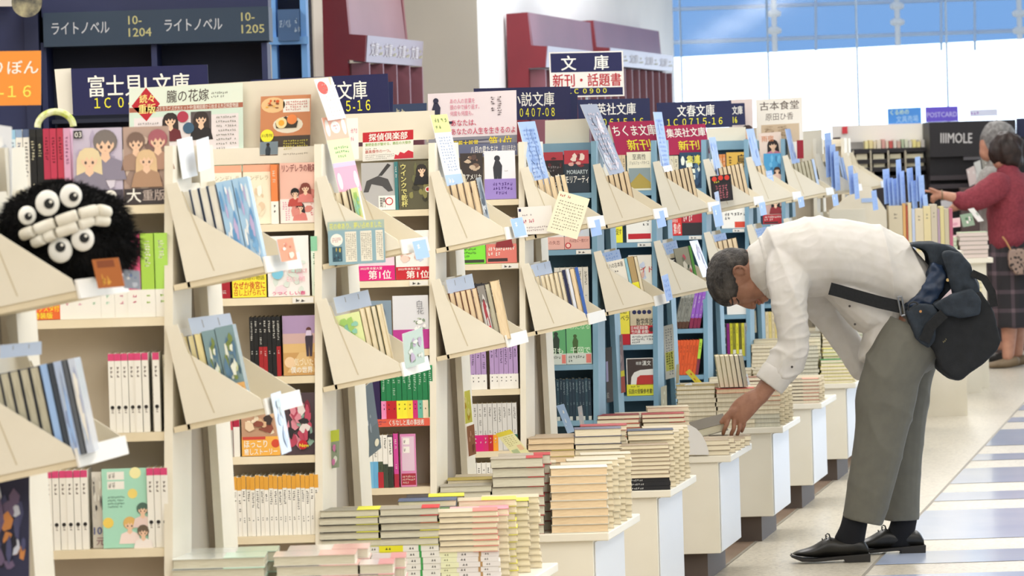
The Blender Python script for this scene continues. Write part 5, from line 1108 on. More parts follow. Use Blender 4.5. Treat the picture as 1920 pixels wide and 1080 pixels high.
l_hang = [lambda mb, S: mb.text(S, '文', .16, .1, .3, WHITE, .03), lambda mb, S: mb.text(S, '庫', .6, .1, .3, WHITE, .03), lambda mb, S: mb.text(S, '新刊・話題書', .04, .5, .26, M('#b8202c'), .03, fit=.92), lambda mb, S: mb.text(S, '１Ｃ ０９００', .24, .81, .12, YEL, .02, fit=.52)]
card('category_sign', 'tall white-framed sign with red middle line, highest of the signs', 'sign', [(1029, 98), (1168, 95), (1171, 179), (1032, 183)], ZK(7) + .3, M('#efe8e0', .4), None, .012, p_hang, None, None, l_hang)
b = MB(); a1, a2 = P(1100, 180, ZK(7) + .3), P(1100, 250, ZK(7) + .3)
b.tube([a1 + Vector((0, .012, .02)), Vector((a1.x, a1.y + .012, TOPZ - .002))], .006, M('#c9ccd4', .3)); t_ = b.build('sign_post', None, (a1.x, a1.y + .012, TOPZ)); tag(t_, 'thin grey post under the highest sign', 'post')
CR = M('#a8204e', .4)
sign('category_sign', 'crimson sign with large yellow characters, left of two', [(1141, 229), (1228, 226), (1227, 289), (1158, 292)], ZK(6) + .1, 'ちくま文庫', '新刊', .3, .3, .5, .52, .92, .5, 'c', CR, WHITE, YEL, .12, .55, .004)
sign('category_sign', 'crimson sign with large yellow characters, right of two', [(1245, 236), (1322, 232), (1321, 289), (1254, 291)], ZK(7) + .1, '集英社文庫', '新刊', .28, .3, .5, .52, .94, .5, 'c', CR, WHITE, YEL, .12, .55, .004)
sign('category_sign', 'orange sign at the left edge with a yellow number', [(-60, 97), (77, 95), (79, 196), (-60, 199)], ZK(1) + .3, 'りぼん', '１Ｃ ０９１５-１６', .24, .24, .96, .86, .62, None, 'r', M('#ee9338', .4), WHITE, M('#f4ea60'), .18, .62, .006)
# flower-bride poster
def p_bride(mb, S):
    mb.rect(S, 0, 0, 1, .28, M('#dfe8d8')); mb.rect(S, .04, .34, .96, .78, M('#e6dede')); S.up()
    mb.rect(S, 0, .22, 1, .275, M('#a8644e')); mb.poly(S, [(.02, .2), (.15, .0), (.27, .19), (.15, .38)], M('#b8202e')); S.up()
    mb.text(S, '続々', .09, .08, .09, M('#f6e48a'), .03, fit=.13); mb.text(S, '重版', .08, .19, .1, M('#f6e48a'), .03, fit=.15); mb.text(S, '朧の花嫁', .33, .05, .13, M('#4a3f3a'), .01, fit=.37); mb.scribble(S, .72, .08, .87, .16, 2, 9, M('#7a7a70')); mb.text(S, 'コミカライズが大ヒット中!嵐鳴結婚から始まる大正純愛物語', .24, .225, .045, WHITE, .0, fit=.72)
    mb.rect(S, .54, .3, .72, .58, M('#5a5252')); S.up(); bust(mb, S, .63, .38, .055, M('#3a302e'), M('#2a2628')); mb.rect(S, .35, .36, .44, .56, M('#d8ccc8')); bust(mb, S, .36, .38, .055, M('#352b2a'), M('#6a2a30')); mb.disc(S, .47, .35, .05, M('#b03a50')); mb.disc(S, .52, .48, .05, M('#3f5f7a'))
    S.up(); mb.scribble(S, .07, .38, .26, .75, 7, 9, M('#a8a0a0'), fill=.5); mb.scribble(S, .76, .35, .94, .75, 8, 9, M('#8a8a80'), fill=.5); mb.rect(S, 0, .8, 1, 1, M('#bfe0d0')); S.up(); mb.text(S, '1-5巻', .6, .84, .07, INK, .02); mb.text(S, '好評発売中!', .7, .84, .07, M('#b8202e'), .02, fit=.27); mb.scribble(S, .62, .93, .95, .98, 1, 12, M('#4a6a5a'))
card('poster', 'pale green poster with a red diamond and two drawn figures', 'poster', [(242, 166), (455, 155), (461, 318), (244, 332)], ZK(2) + .12, M('#cfe2d4'), None, .002, p_bride)
def p_food(mb, S):
    mb.rect(S, 0, 0, 1, .62, M('#c9865c')); mb.rect(S, 0, .62, 1, 1, M('#4a4038')); S.up(); mb.disc(S, .25, .14, .24, M('#e6c08a'), ry=.12); mb.rect(S, .45, .06, .98, .26, WHITE); mb.disc(S, .55, .45, .3, M('#e9e0cc'), ry=.13); S.up(); mb.blobs(S, .05, .05, .42, .2, [M('#d8602e'), M('#e8b04a'), M('#8a4a2a')], 10, 3); mb.poly(S, [(.32, .5), (.72, .5), (.75, .4), (.5, .32), (.3, .42)], M('#3a342c')); S.up(); mb.disc(S, .42, .42, .11, M('#f4d9a0')); mb.disc(S, .63, .37, .1, M('#e8884a')); S.up(); mb.disc(S, .42, .42, .06, M('#f0a83a')); mb.scribble(S, .5, .08, .94, .24, 4, 10, M('#c8503e')); mb.disc(S, .14, .61, .13, YEL); S.up(); mb.text(S, '11月刊', .04, .58, .05, INK, .02, fit=.2)
    mb.rect(S, 0, .7, .36, 1, M('#7a8a94')); S.up(); standing(mb, S, .16, .72, .3, M('#2f3a44'), M('#2a2422')); mb.rect(S, 0, .9, .36, 1, M('#5a3a2a')); mb.scribble(S, .46, .68, .96, .84, 4, 11, M('#e8dc5a')); mb.scribble(S, .46, .88, .96, .97, 2, 12, M('#b8b0a0'))
card('poster', 'orange food poster with a plate of egg rice balls', 'poster', [(489, 181), (583, 177), (578, 299), (487, 303)], ZK(2) + .11, M('#c9865c'), None, .002, p_food)
def p_tan(mb, S):
    mb.rect(S, 0, 0, 1, .34, M('#c0222e')); S.up(); mb.text(S, '探偵倶楽部', .12, .06, .24, WHITE, .04, fit=.76); mb.text(S, '東野圭吾が魅せる、熱狂の大傑作', .05, .38, .1, M('#7fae3a'), .02, fit=.9); mb.scribble(S, .05, .55, .6, .6, 1, 14, INK); mb.text(S, '最高傑作の一つ。', .05, .62, .11, M('#c0402e'), .01, fit=.5); mb.scribble(S, .05, .77, .62, .96, 3, 16, M('#8a8478'), fill=.5)
    mb.poly(S, [(.62, .98), (.64, .82), (.7, .86), (.74, .74), (.82, .8), (.9, .7), (1, .78), (1, .98)], M('#d03040'))
card('poster', 'white poster with a red title bar on the third bookcase', 'poster', [(680, 249), (775, 243), (775, 299), (680, 303)], ZK(3) + .06, M('#f0ebe0'), None, .002, p_tan)
def p_you(mb, S):
    mb.rect(S, 0, .72, 1, 1, M('#8a8a94')); S.up(); mb.blobs(S, 0, .74, 1, 1, [M('#6a6a78'), M('#a4a0a4'), M('#55566a')], 12, 4, .1, .3); standing(mb, S, .09, .08, .5, M('#2a2c44')); S.up(); mb.rect(S, .0, .46, .28, .5, M('#2a2c44'))
    mb.text(S, 'あの人の言葉を', .25, .1, .075, M('#d87a94'), .0, fit=.28); mb.text(S, '頭の中で繰り返す。', .25, .2, .075, M('#d87a94'), .0, fit=.33); mb.text(S, '何度も何度も。', .25, .3, .075, M('#d87a94'), .0, fit=.26); mb.text(S, 'あなたは、', .26, .44, .1, M('#c83a5e'), .01, fit=.28); mb.text(S, 'あなたの人生を生きるのよ', .26, .58, .1, M('#c83a5e'), .01, fit=.72)
    mb.scribble(S, .7, .08, .84, .4, 2, 9, M('#8a7a80'), vert=True); S.up(); mb.text(S, '山田風太郎賞', .22, .78, .1, M('#f0d83a'), .03, fit=.34); mb.text(S, '受賞', .35, .9, .08, M('#f0d83a'), .03); mb.text(S, '第1位', .68, .74, .19, M('#f0d83a'), .03, fit=.26)
card('poster', 'white poster with a dark boy and pink writing', 'poster', [(802, 176), (968, 169), (970, 286), (804, 292)], ZK(4) + .12, M('#e8dce0'), None, .002, p_you)
def p_you2(mb, S): mb.text(S, '八月の君たちは', .28, .2, .6, WHITE, .02, fit=.42); mb.text(S, '前川ほまれ', .76, .2, .5, WHITE, .0, fit=.22)
card('poster', 'slate blue strip with white title under the white poster', 'poster', [(848, 272), (970, 266), (970, 290), (848, 296)], ZK(4) + .07, M('#6a6f8a'), None, .002, p_you2)
def p_rest(mb, S):
    mb.text(S, '古本食堂', .08, .05, .13, M('#5a4a40'), .02, fit=.84); mb.text(S, '原田ひ香', .2, .24, .11, M('#5a4a40'), .0, fit=.6); mb.rect(S, .1, .42, .92, .72, M('#cfb89a')); S.up(); mb.scribble(S, .12, .45, .7, .62, 2, 12, M('#8a6a4a'), vert=True); mb.rect(S, .86, .7, 1, 1, M('#9a1f30'))
card('poster', 'white restaurant-story poster against the bright windows', 'poster', [(1417, 187), (1504, 182), (1506, 298), (1420, 302)], ZK(9) + .12, M('#efe8dc'), None, .002, p_rest)
def p_pink(mb, S):
    mb.rect(S, 0, 0, 1, 1, M('#ead6c8')); S.up(); mb.poly(S, [(.1, 1), (.3, .5), (.7, .5), (.95, 1)], M('#c84a74')); bust(mb, S, .6, .3, .2, M('#2f2422'), M('#d88aa0'), face=False); mb.text(S, '雨宿', .12, .08, .13, M('#d88a5a'), .01)
card('poster', 'pink poster of a black-haired figure on the fifth blue bookcase', 'poster', [(1422, 250), (1464, 247), (1466, 325), (1428, 328)], ZK(9) + .06, M('#ead6c8'), None, .002, p_pink)
tallcard(1, [(519, 449), (549, 445), (557, 486), (528, 491)], M('#dd8a5e'), popart(None, ['#f0d8c0', '#c8683e', '#f4ece0'], 4, 6), 'small orange card at the tip of the nearest upper holder', dy=.02)
# ------------------------------------------------------------------ people
class Blob:
    """closed overlapping volumes that are melted into one continuous surface"""
    def __init__(s): s.mb = MB(); s.mat = None
    def ell(s, c, rx, ry, rz, T=None, nu=18, nv=12):
        b = len(s.mb.v); k = s.mb.mi(s.mat); c = Vector(c)
        A = T or Matrix.Identity(3)
        s.mb.v.append(tuple(c + A @ Vector((0, 0, rz))))
        for i in range(1, nv):
            th = math.pi * i / nv
            for j in range(nu):
                ph = 2 * math.pi * j / nu
                s.mb.v.append(tuple(c + A @ Vector((rx * math.sin(th) * math.cos(ph), ry * math.sin(th) * math.sin(ph), rz * math.cos(th)))))
        s.mb.v.append(tuple(c - A @ Vector((0, 0, rz))))
        e = b + 1 + (nv - 1) * nu
        for j in range(nu):
            q = (j + 1) % nu
            s.mb.f.append((b, b + 1 + j, b + 1 + q)); s.mb.m.append(k)
            for i in range(nv - 2):
                o = b + 1 + i * nu
                s.mb.f.append((o + j, o + nu + j, o + nu + q, o + q)); s.mb.m.append(k)
            o = b + 1 + (nv - 2) * nu
            s.mb.f.append((o + j, e, o + q)); s.mb.m.append(k)
    def limb(s, pts, n=18, flat_ends=False, lat=Vector((0, 1, 0))):
        """pts: (centre, radius in the picture plane, radius across) joined by smooth sections"""
        k = s.mb.mi(s.mat); P0 = [Vector(p[0]) for p in pts]; rings = []
        # densify
        dense = []
        for i in range(len(pts) - 1):
            for t in (0, .25, .5, .75):
                q = []
                a, b_, c, d = pts[max(0, i - 1)], pts[i], pts[i + 1], pts[min(len(pts) - 1, i + 2)]
                def cr(p0, p1, p2, p3, t): return 0.5 * ((2 * p1) + (p2 - p0) * t + (2 * p0 - 5 * p1 + 4 * p2 - p3) * t * t + (3 * p1 - p0 - 3 * p2 + p3) * t ** 3)
                dense.append((cr(Vector(a[0]), Vector(b_[0]), Vector(c[0]), Vector(d[0]), t), max(.002, cr(a[1], b_[1], c[1], d[1], t)), max(.002, cr(a[2], b_[2], c[2], d[2], t))))
        dense.append((Vector(pts[-1][0]), pts[-1][1], pts[-1][2]))
        ex = []
        if not flat_ends:
            c0, r0, l0 = dense[0]; t0 = (dense[1][0] - c0).normalized()
            for f in (.98, .8, .45): ex.append((c0 - t0 * min(r0, l0) * f, r0 * math.sqrt(1 - f * f), l0 * math.sqrt(1 - f * f)))
            dense = ex + dense
            c1, r1, l1 = dense[-1]; t1 = (c1 - dense[-2][0]).normalized()
            dense += [(c1 + t1 * min(r1, l1) * f, r1 * math.sqrt(1 - f * f), l1 * math.sqrt(1 - f * f)) for f in (.45, .8, .98)]
        b = len(s.mb.v)
        for i, (c, r, l) in enumerate(dense):
            a = dense[max(0, i - 1)][0]; d = dense[min(len(dense) - 1, i + 1)][0]
            t = (d - a).normalized(); y = (lat - t * lat.dot(t)).normalized(); x = t.cross(y)
            for q in range(n):
                an = 2 * math.pi * q / n
                s.mb.v.append(tuple(c + x * (r * math.cos(an)) + y * (l * math.sin(an))))
        m = len(dense)
        for i in range(m - 1):
            for q in range(n):
                r_ = (q + 1) % n
                s.mb.f.append((b + i * n + q, b + i * n + r_, b + (i + 1) * n + r_, b + (i + 1) * n + q)); s.mb.m.append(k)
        s.mb.f.append(tuple(b + q for q in range(n - 1, -1, -1))); s.mb.m.append(k)
        e = b + (m - 1) * n
        s.mb.f.append(tuple(e + q for q in range(n))); s.mb.m.append(k)
    def done(s, name, voxel, smooth=4, parent=None, origin=None, disp=None, mat=None, decim=None):
        me = s.mb.mesh(name); o = bpy.data.objects.new(name, me); COL.objects.link(o)
        bm = bmesh.new(); bm.from_mesh(me); bmesh.ops.recalc_face_normals(bm, faces=bm.faces); bm.to_mesh(me); bm.free()
        m = o.modifiers.new('r', 'REMESH'); m.mode = 'VOXEL'; m.voxel_size = voxel; m.use_smooth_shade = True
        m = o.modifiers.new('s', 'SMOOTH'); m.iterations = smooth; m.factor = .5
        dg = bpy.context.evaluated_depsgraph_get(); dg.update()
        me2 = bpy.data.meshes.new_from_object(o.evaluated_get(dg))
        bpy.data.objects.remove(o); bpy.data.meshes.remove(me)
        if disp:
            vs = np.empty(len(me2.vertices) * 3, 'f'); me2.vertices.foreach_get('co', vs); ns = np.empty(len(vs), 'f'); me2.vertices.foreach_get('normal', ns)
            vs = vs.reshape(-1, 3); ns = ns.reshape(-1, 3)
            d = np.array([disp(Vector(v)) for v in vs], 'f')
            me2.vertices.foreach_set('co', (vs + ns * d[:, None]).ravel())
        me2.materials.clear(); me2.materials.append(mat or s.mat)
        me2.polygons.foreach_set('material_index', [0] * len(me2.polygons)); me2.polygons.foreach_set('use_smooth', [True] * len(me2.polygons))
        if origin is not None: me2.transform(Matrix.Translation(-Vector(origin)))
        me2.name = name; me2.update()
        o = bpy.data.objects.new(name, me2); COL.objects.link(o)
        if origin is not None and parent is None: o.location = origin
        if parent is not None: o.parent = parent
        return o
def wrinkle(amp, sc, stretch=(1, 1, 1), seed=0.0, ridge=True):
    def f(v):
        p = Vector((v.x * stretch[0] * sc + seed, v.y * stretch[1] * sc, v.z * stretch[2] * sc))
        n = noise.noise(p)
        if ridge: n = (1 - abs(n) * 2.2) * .5 - .2
        return amp * n + amp * .4 * noise.noise(p * 2.3)
    return f
SKN = noisy('skin_tan', '#9c705a', '#8c624d', 30, .5, 4, spec=.35)
SKF = noisy('skin_fair', '#c9957c', '#bb8770', 20, .5, 3)
SHIRT = noisy('white_shirt_cloth', '#cfcac4', '#c9c4bc', 20, .8, 2)
TROU = noisy('grey_trouser_cloth', '#68665c', '#636158', 25, .75, 3)
HAIRM = noisy('dark_hair_greying', '#2b2623', '#5a544e', 38, .6, 6, bump=.6, bscale=220, lo=.4, hi=.75, stretch=(1, 1, .35))
SHOE = noisy('black_leather', '#1d1c1a', '#262420', 20, .35, 3)
def px2(p, Y): return P(p[0], p[1], Y)

def make_man():
    YC = 16.22; s = YC / F_PX           # metres per pixel at his depth
    base = Vector((P(1640, 1040, YC).x, YC, 0))
    root = thing('person', 'man in white shirt and grey trousers bending over the book tables', 'person', base)
    def C(px, py, dy=0.0): return P(px, py, YC + dy)
    NY, FY = -.135, .15                  # near and far leg
    # body: head, neck, trunk, arms, hands and legs in one skin
    B = Blob(); B.mat = SKN
    def ell(px, py, rx, rz, ry, dy=0, ang=0):
        B.ell(C(px, py, dy), rx * s, ry, rz * s, Matrix.Rotation(math.radians(ang), 3, 'Y') if ang else None)
    ell(1373, 516, 47, 47, .074); ell(1392, 539, 40, 31, .064, 0, 10); ell(1412, 545, 27, 20, .052, 0, 0); ell(1430, 557, 10, 9, .026)
    ell(1372, 558, 20, 14, .055)                                                     # brow
    B.limb([(C(1385, 567), 5 * s, .008), (C(1401, 571.5), 7 * s, .012), (C(1412, 574.5), 6 * s, .014)], 10); ell(1412, 570, 5.5, 5, .0195)   # nose
    ell(1423, 567, 3.6, 5.5, .023); ell(1430, 565, 3.6, 5.5, .021); ell(1436, 560, 6, 6, .02)                           # lips
    ell(1394, 551, 12, 12, .057); ell(1371, 563, 9, 9, .05)                                                     # cheek
    for sg in (-1, 1):                                                               # ears
        B.ell(C(1388, 509, sg * .073), 11 * s, .007, 8 * s)
        B.limb([(C(1377, 512, sg * .077), 2.4 * s, .006), (C(1376.5, 504, sg * .083), 2.5 * s, .006), (C(1383, 499.5, sg * .086), 2.6 * s, .006), (C(1392, 500.5, sg * .085), 2.6 * s, .006), (C(1398, 506, sg * .082), 3 * s, .006), (C(1398, 512, sg * .078), 3 * s, .006)], 8)
    B.limb([(C(1385, 508), 36 * s, .058), (C(1410, 502), 36 * s, .057), (C(1445, 500), 40 * s, .062), (C(1480, 495), 48 * s, .09)], 18)
    B.limb([(C(1470, 488), 42 * s, .13), (C(1530, 484), 54 * s, .14), (C(1600, 490), 56 * s, .135), (C(1670, 515), 48 * s, .12), (C(1708, 548), 30 * s, .1)], 18)
    ax = -.02
    NA = [(1478, 505, -.13, 26), (1481, 570, -.185, 22), (1487, 640, -.205, 18), (1466, 690, -.215, 18), (1440, 722, -.22, 17), (1424, 744, -.225, 16)]
    B.limb([(C(x, y, d), r * s, r * s * .92) for x, y, d, r in NA], 14)
    FA = [(1500, 520, .13, 26), (1545, 585, .18, 20), (1592, 652, .185, 17), (1632, 700, .16, 14)]
    B.limb([(C(x, y, d), r * s, r * s) for x, y, d, r in FA], 12)
    B.limb([(C(1632, 700, .16), 13 * s, .018), (C(1640, 718, .15), 16 * s, .014), (C(1648, 738, .14), 13 * s, .011)], 10)
    # near hand: back of the hand, four fingers and the thumb around the book's edge
    hy = -.235
    B.limb([(C(1426, 741, -.225), 16 * s, .022), (C(1410, 752, hy), 19.5 * s, .021), (C(1393, 767, hy - .004), 22 * s, .019), (C(1381, 782, hy - .004), 20 * s, .016)], 16)
    FG = [[(1369, 779, -.006), (1363, 795, -.016), (1358, 806, -.012), (1356, 813, 0)], [(1378, 785, -.008), (1376, 803, -.016), (1372, 812, -.008), (1371, 818, .002)],
          [(1388, 785, -.004), (1387, 801, -.009), (1384, 811, -.002), (1382, 816, .006)], [(1396, 781, .0), (1396, 795, -.003), (1393, 804, .004), (1391, 809, .01)]]
    for i, f in enumerate(FG):
        r = [4.7, 4.7, 4.4, 3.7][i]
        B.limb([(C(1395 + 3 * (i - 1), 765, hy), 5 * s, .009)] + [(C(x, y, hy + d), r * s * (1 - .07 * j), r * s * (1 - .07 * j)) for j, (x, y, d) in enumerate(f)], 10)
    B.limb([(C(1398, 760, hy), 8 * s, .013), (C(1376, 770, hy - .012), 7 * s, .012), (C(1362, 781, hy - .015), 5.6 * s, .0105), (C(1353, 791, hy - .012), 4.6 * s, .009)], 10)
    # legs inside the trousers
    B.limb([(C(1712, 610, NY + .04), 34 * s, .06), (C(1672, 690, NY), 34 * s, .06), (C(1640, 800, NY), 26 * s, .052), (C(1618, 930, NY), 20 * s, .04), (C(1598, 1010, NY), 17 * s, .036)], 14)
    B.limb([(C(1712, 610, FY - .04), 34 * s, .06), (C(1700, 690, FY), 34 * s, .06), (C(1695, 800, FY), 26 * s, .052), (C(1692, 930, FY), 20 * s, .04), (C(1690, 1000, FY), 17 * s, .036)], 14)
    body = B.done('body', .0031, 3, root, base)
    # eyes looking down, brows, mouth and nails
    def patch(name, quad, dy, mat):
        b = MB(); c = [C(x, y, dy) - base for x, y in quad]
        b.prism(c, Vector((0, .012, 0)), mat); return b.build(name, root)
    b = Blob(); b.mat = M('#241a18'); b.limb([(C(1381, 560, -.0545), 1.0 * s, .004), (C(1384.5, 564.5, -.047), 1.3 * s, .005), (C(1385.5, 568.5, -.036), 1.0 * s, .004)], 8); b.done('eye', .0016, 1, root, base)
    b = Blob(); b.mat = M('#2a211e'); b.limb([(C(1371, 557, -.059), 1.2 * s, .003), (C(1373.5, 565, -.05), 1.9 * s, .004), (C(1374, 571, -.035), 1.6 * s, .004)], 8); b.done('eyebrow', .0018, 1, root, base)
    b = Blob(); b.mat = M('#93584c'); b.limb([(C(1419.5, 561, -.028), 1 * s, .002), (C(1424, 565, -.023), 2.2 * s, .004), (C(1427, 568.5, -.014), 2 * s, .004)], 8); b.done('lips', .0016, 1, root, base)
    # hair
    H = Blob(); H.mat = HAIRM
    H.ell(C(1363, 521), 39.5 * s, .0785, 54 * s); H.ell(C(1386, 489), 27 * s, .066, 23.5 * s); H.ell(C(1372, 500), 38 * s, .073, 36 * s); H.ell(C(1370, 528), 9 * s, .0775, 15 * s)
    H.done('hair', .004, 2, root, base, disp=wrinkle(.003, 60, (1, 1, 1), 3.0))
    # shirt
    S = Blob(); S.mat = SHIRT
    S.limb([(C(1437, 502), 57 * s, .09), (C(1456, 496), 67 * s, .125), (C(1490, 486), 74 * s, .185), (C(1545, 482), 75 * s, .19), (C(1600, 486), 73 * s, .18), (C(1655, 504), 70 * s, .17), (C(1704, 536), 56 * s, .165), (C(1722, 560), 48 * s, .16)], 24)
    S.limb([(C(1490, 482, -.06), 50 * s, .085), (C(1480, 515, -.125), 46 * s, .075), (C(1479, 552, -.178), 37 * s, .064), (C(1484, 600, -.2), 31 * s, .06), (C(1487, 640, -.21), 28 * s, .056), (C(1480, 668, -.212), 34 * s, .058), (C(1466, 688, -.214), 33 * s, .056), (C(1456, 701, -.216), 31 * s, .053)], 18, True)
    S.limb([(C(1510, 520, .12), 54 * s, .07), (C(1548, 580, .19), 33 * s, .06), (C(1585, 635, .195), 29 * s, .055), (C(1617, 686, .17), 25 * s, .048)], 16)
    S.limb([(C(1575, 545, -.02), 30 * s, .13), (C(1622, 575, -.02), 42 * s, .14), (C(1655, 600, -.02), 38 * s, .13), (C(1640, 640, -.02), 22 * s, .11), (C(1622, 668, -.02), 11 * s, .09)], 18)
    ends = []
    def sdisp(v):
        # long soft folds run up from the belly to the back; tight creases gather at the elbow and by the strap
        n = noise.noise(Vector((v.x * 6.5 + v.z * 2.2, v.y * .8, v.z * .9 - v.x * .6))); a = (1 - min(1, abs(n) * 3.2)) ** 2
        arm = max(0.0, min(1.0, (1.06 - v.z) * 5)) if v.x < base.x - .22 else 0.0
        n2 = noise.noise(Vector((v.x * 9 - v.z * 16, v.y * 5, v.z * 7 + v.x * 9))); c_ = (1 - min(1, abs(n2) * 3.0)) ** 2
        n3 = noise.noise(Vector((v.x * 14 + 3, v.y * 8, v.z * 11 - v.x * 6))); d_ = (1 - min(1, abs(n3) * 3.4)) ** 2
        return .011 * a * (1 - .6 * arm) + c_ * (.0015 + .0055 * arm) + d_ * (.0012 + .002 * arm) + .003 * noise.noise(v * 6) - .003
    sh = S.done('shirt', .005, 9, root, base, disp=sdisp)
    Cf = Blob(); Cf.mat = SHIRT
    Cf.limb([(C(1461, 694, -.216), 29.5 * s, .05), (C(1456, 701, -.217), 31 * s, .053), (C(1449, 711, -.219), 30.5 * s, .052), (C(1441, 722, -.22), 29.5 * s, .05)], 20, True)
    Cf.done('cuff', .0045, 2, root, base, disp=wrinkle(.002, 20))
    Co = Blob(); Co.mat = SHIRT
    Co.limb([(C(1429, 503), 57 * s, .082), (C(1435, 502), 60 * s, .09), (C(1446, 499), 61 * s, .1), (C(1456, 496), 58 * s, .1)], 20, True)
    Co.done('collar', .005, 3, root, base, disp=wrinkle(.002, 20))
    for px, py, d in ((1593, 574, -.155), (1603, 608, -.145), (1485, 688, -.272)):
        b = MB(); b.tube([C(px, py, d) - base, C(px, py, d - .004) - base], .0045, M('#3a3430'), 10); b.build('button', root)
    # shoulder seam
    # trousers
    T = Blob(); T.mat = TROU
    T.limb([(C(1722, 545), 50 * s, .165), (C(1724, 590), 58 * s, .175), (C(1712, 640), 62 * s, .17)], 20)
    T.limb([(C(1715, 620, NY + .02), 62 * s, .095), (C(1677, 690, NY), 56 * s, .093), (C(1662, 745, NY), 58 * s, .092), (C(1652, 810, NY), 51 * s, .085), (C(1639, 880, NY), 47 * s, .08), (C(1626, 940, NY), 43 * s, .076), (C(1617, 979, NY), 39 * s, .072)], 18, True)
    T.limb([(C(1722, 620, FY - .02), 60 * s, .095), (C(1702, 700, FY), 50 * s, .09), (C(1694, 790, FY), 44 * s, .085), (C(1690, 880, FY), 39 * s, .078), (C(1690, 976, FY), 36 * s, .07)], 18, True)
    T.done('trousers', .0065, 4, root, base, disp=lambda v: .010 * (1 - min(1, abs(noise.noise(Vector((v.x * 4 + v.z * 4.0, v.y * 2, v.z * 3.2 - v.x * 2.5)))) * 3)) ** 2 * (.25 + .75 * max(0, min(1, (v.z - .35) * 2.5))) - .003)
    # socks and shoes
    for nm, d, hx, hy_ in (('near', NY, 1628, 1049), ('far', FY, 1732, 1037)):
        Y = YC + d; heel = P(hx, 1040, Y); heel.z = 0; m = s
        L = .283
        secs = [(0.0, .0, .052, .028), (.012, .0, .082, .032), (.05, .0, .092, .034), (.10, .0, .078, .036), (.135, .0, .098, .038), (.165, .004, .086, .042), (.20, .004, .062, .045), (.235, .005, .052, .044), (.262, .009, .046, .036), (.278, .016, .036, .022), (.283, .022, .030, .008)]
        sb = MB(); n = 16; sb.smooth = True
        def ring(x, zb, zt, w): return [Vector((heel.x - x, Y + w * math.sin(2 * math.pi * q / n) * (1 if True else 1), zb + (zt - zb) * (.5 + .5 * math.cos(2 * math.pi * q / n)) ** .8)) - base for q in range(n)]
        # upper
        rings = [ring(x, max(zb, .018 + (zb if x > .2 else 0)), zt, w) for x, zb, zt, w in secs]
        b0 = len(sb.v)
        for r_ in rings: sb.v += [tuple(p) for p in r_]
        k = sb.mi(SHOE)
        for i in range(len(rings) - 1):
            for q in range(n):
                q2 = (q + 1) % n
                sb.f.append((i * n + q, i * n + q2, (i + 1) * n + q2, (i + 1) * n + q)); sb.m.append(k)
        sb.f.append(tuple(range(n))); sb.m.append(k); e = (len(rings) - 1) * n; sb.f.append(tuple(e + q for q in range(n - 1, -1, -1))); sb.m.append(k)
        so = sb.build('shoe', root); mod = so.modifiers.new('sub', 'SUBSURF'); mod.levels = 1; mod.render_levels = 2
        # sole with a block heel
        sole = MB(); ol = [(-.004, .0), (.085, .0), (.09, .012), (.20, .006), (.245, .008), (.285, .026), (.284, .03), (.24, .02), (.2, .018), (.0, .03), (-.006, .03)]
        w = .041
        sole.prism([Vector((heel.x - x, Y - w, z)) - base for x, z in ol], Vector((0, 2 * w, 0)), M('#2a2724', .6))
        bevel(sole.build('sole', so), .004)
        lc = MB()
        for i, x in enumerate((.137, .150, .163)):
            zt = (.1, .093, .084)[i]
            lc.tube([Vector((heel.x - x, Y - .03, zt - .016)) - base, Vector((heel.x - x - .004, Y, zt + .003)) - base, Vector((heel.x - x, Y + .03, zt - .016)) - base], .0024, M('#151413'), 6)
        lc.tube([Vector((heel.x - .14, Y - .005, .1)) - base, Vector((heel.x - .147, Y - .016, .107)) - base, Vector((heel.x - .157, Y - .024, .102)) - base, Vector((heel.x - .15, Y - .022, .097)) - base], .002, M('#151413'), 6)
        lc.build('laces', so)
        sk_ = Blob(); sk_.mat = M('#121318', .9)
        ank = (1598 if nm == 'near' else 1690)
        sk_.limb([(C(ank + 10, 950, d), 24 * s, .042), (C(ank + 2, 990, d), 25 * s, .043), (C(ank - 6, 1016, d), 29 * s, .034)], 14)
        sk_.done('sock', .005, 2, root, base)
    # ---------------- shoulder bag
    bb = C(1790, 600, -.1)
    bag = thing('shoulder_bag', "dark shoulder bag hanging on the bending man's hip", 'bag', bb)
    BM = noisy('dark_navy_canvas', '#27303a', '#1c232b', 30, .75, 4, bump=.15, bscale=300); BM2 = noisy('blue_black_nylon', '#2a3a54', '#1c2a40', 14, .38, 4); BM3 = noisy('black_canvas', '#15171a', '#1b1d20', 30, .8, 4, bump=.15, bscale=300)
    def pad(name, poly, y0, y1, mat, vox=.009, sm=8, disp=None, par=bag):
        b = Blob(); b.mat = mat
        b.mb.prism([C(x, y, y0) for x, y in poly], Vector((0, y1 - y0, 0)), mat)
        return b.done(name, vox, sm, par, bb, disp=disp)
    W1 = wrinkle(.014, 7, (1, 1, 1), 2.2)
    pad('main_compartment', [(1742, 600), (1765, 578), (1800, 560), (1838, 545), (1856, 568), (1868, 600), (1880, 642), (1873, 659), (1803, 713), (1783, 709), (1764, 693), (1752, 655), (1735, 640)], -.215, .02, BM3, disp=W1)
    pad('back_panel', [(1702, 457), (1752, 454), (1792, 465), (1814, 490), (1826, 520), (1818, 562), (1760, 580), (1722, 600), (1692, 579), (1731, 530), (1747, 494), (1738, 471)], -.14, .06, BM, disp=wrinkle(.012, 9, (1, 1, 1), 6.0))
    pad('lining', [(1749, 492), (1768, 498), (1776, 520), (1766, 550), (1742, 580), (1700, 574), (1732, 537)], -.175, -.10, BM2, .006, 4, wrinkle(.012, 20, (1, 1, 1), 4.0))
    pad('top_flap', [(1768, 472), (1800, 474), (1822, 500), (1835, 530), (1840, 562), (1805, 566), (1786, 545), (1778, 510)], -.21, -.06, BM, .007, 6, wrinkle(.012, 12, (1, 1, 1), 2.0))
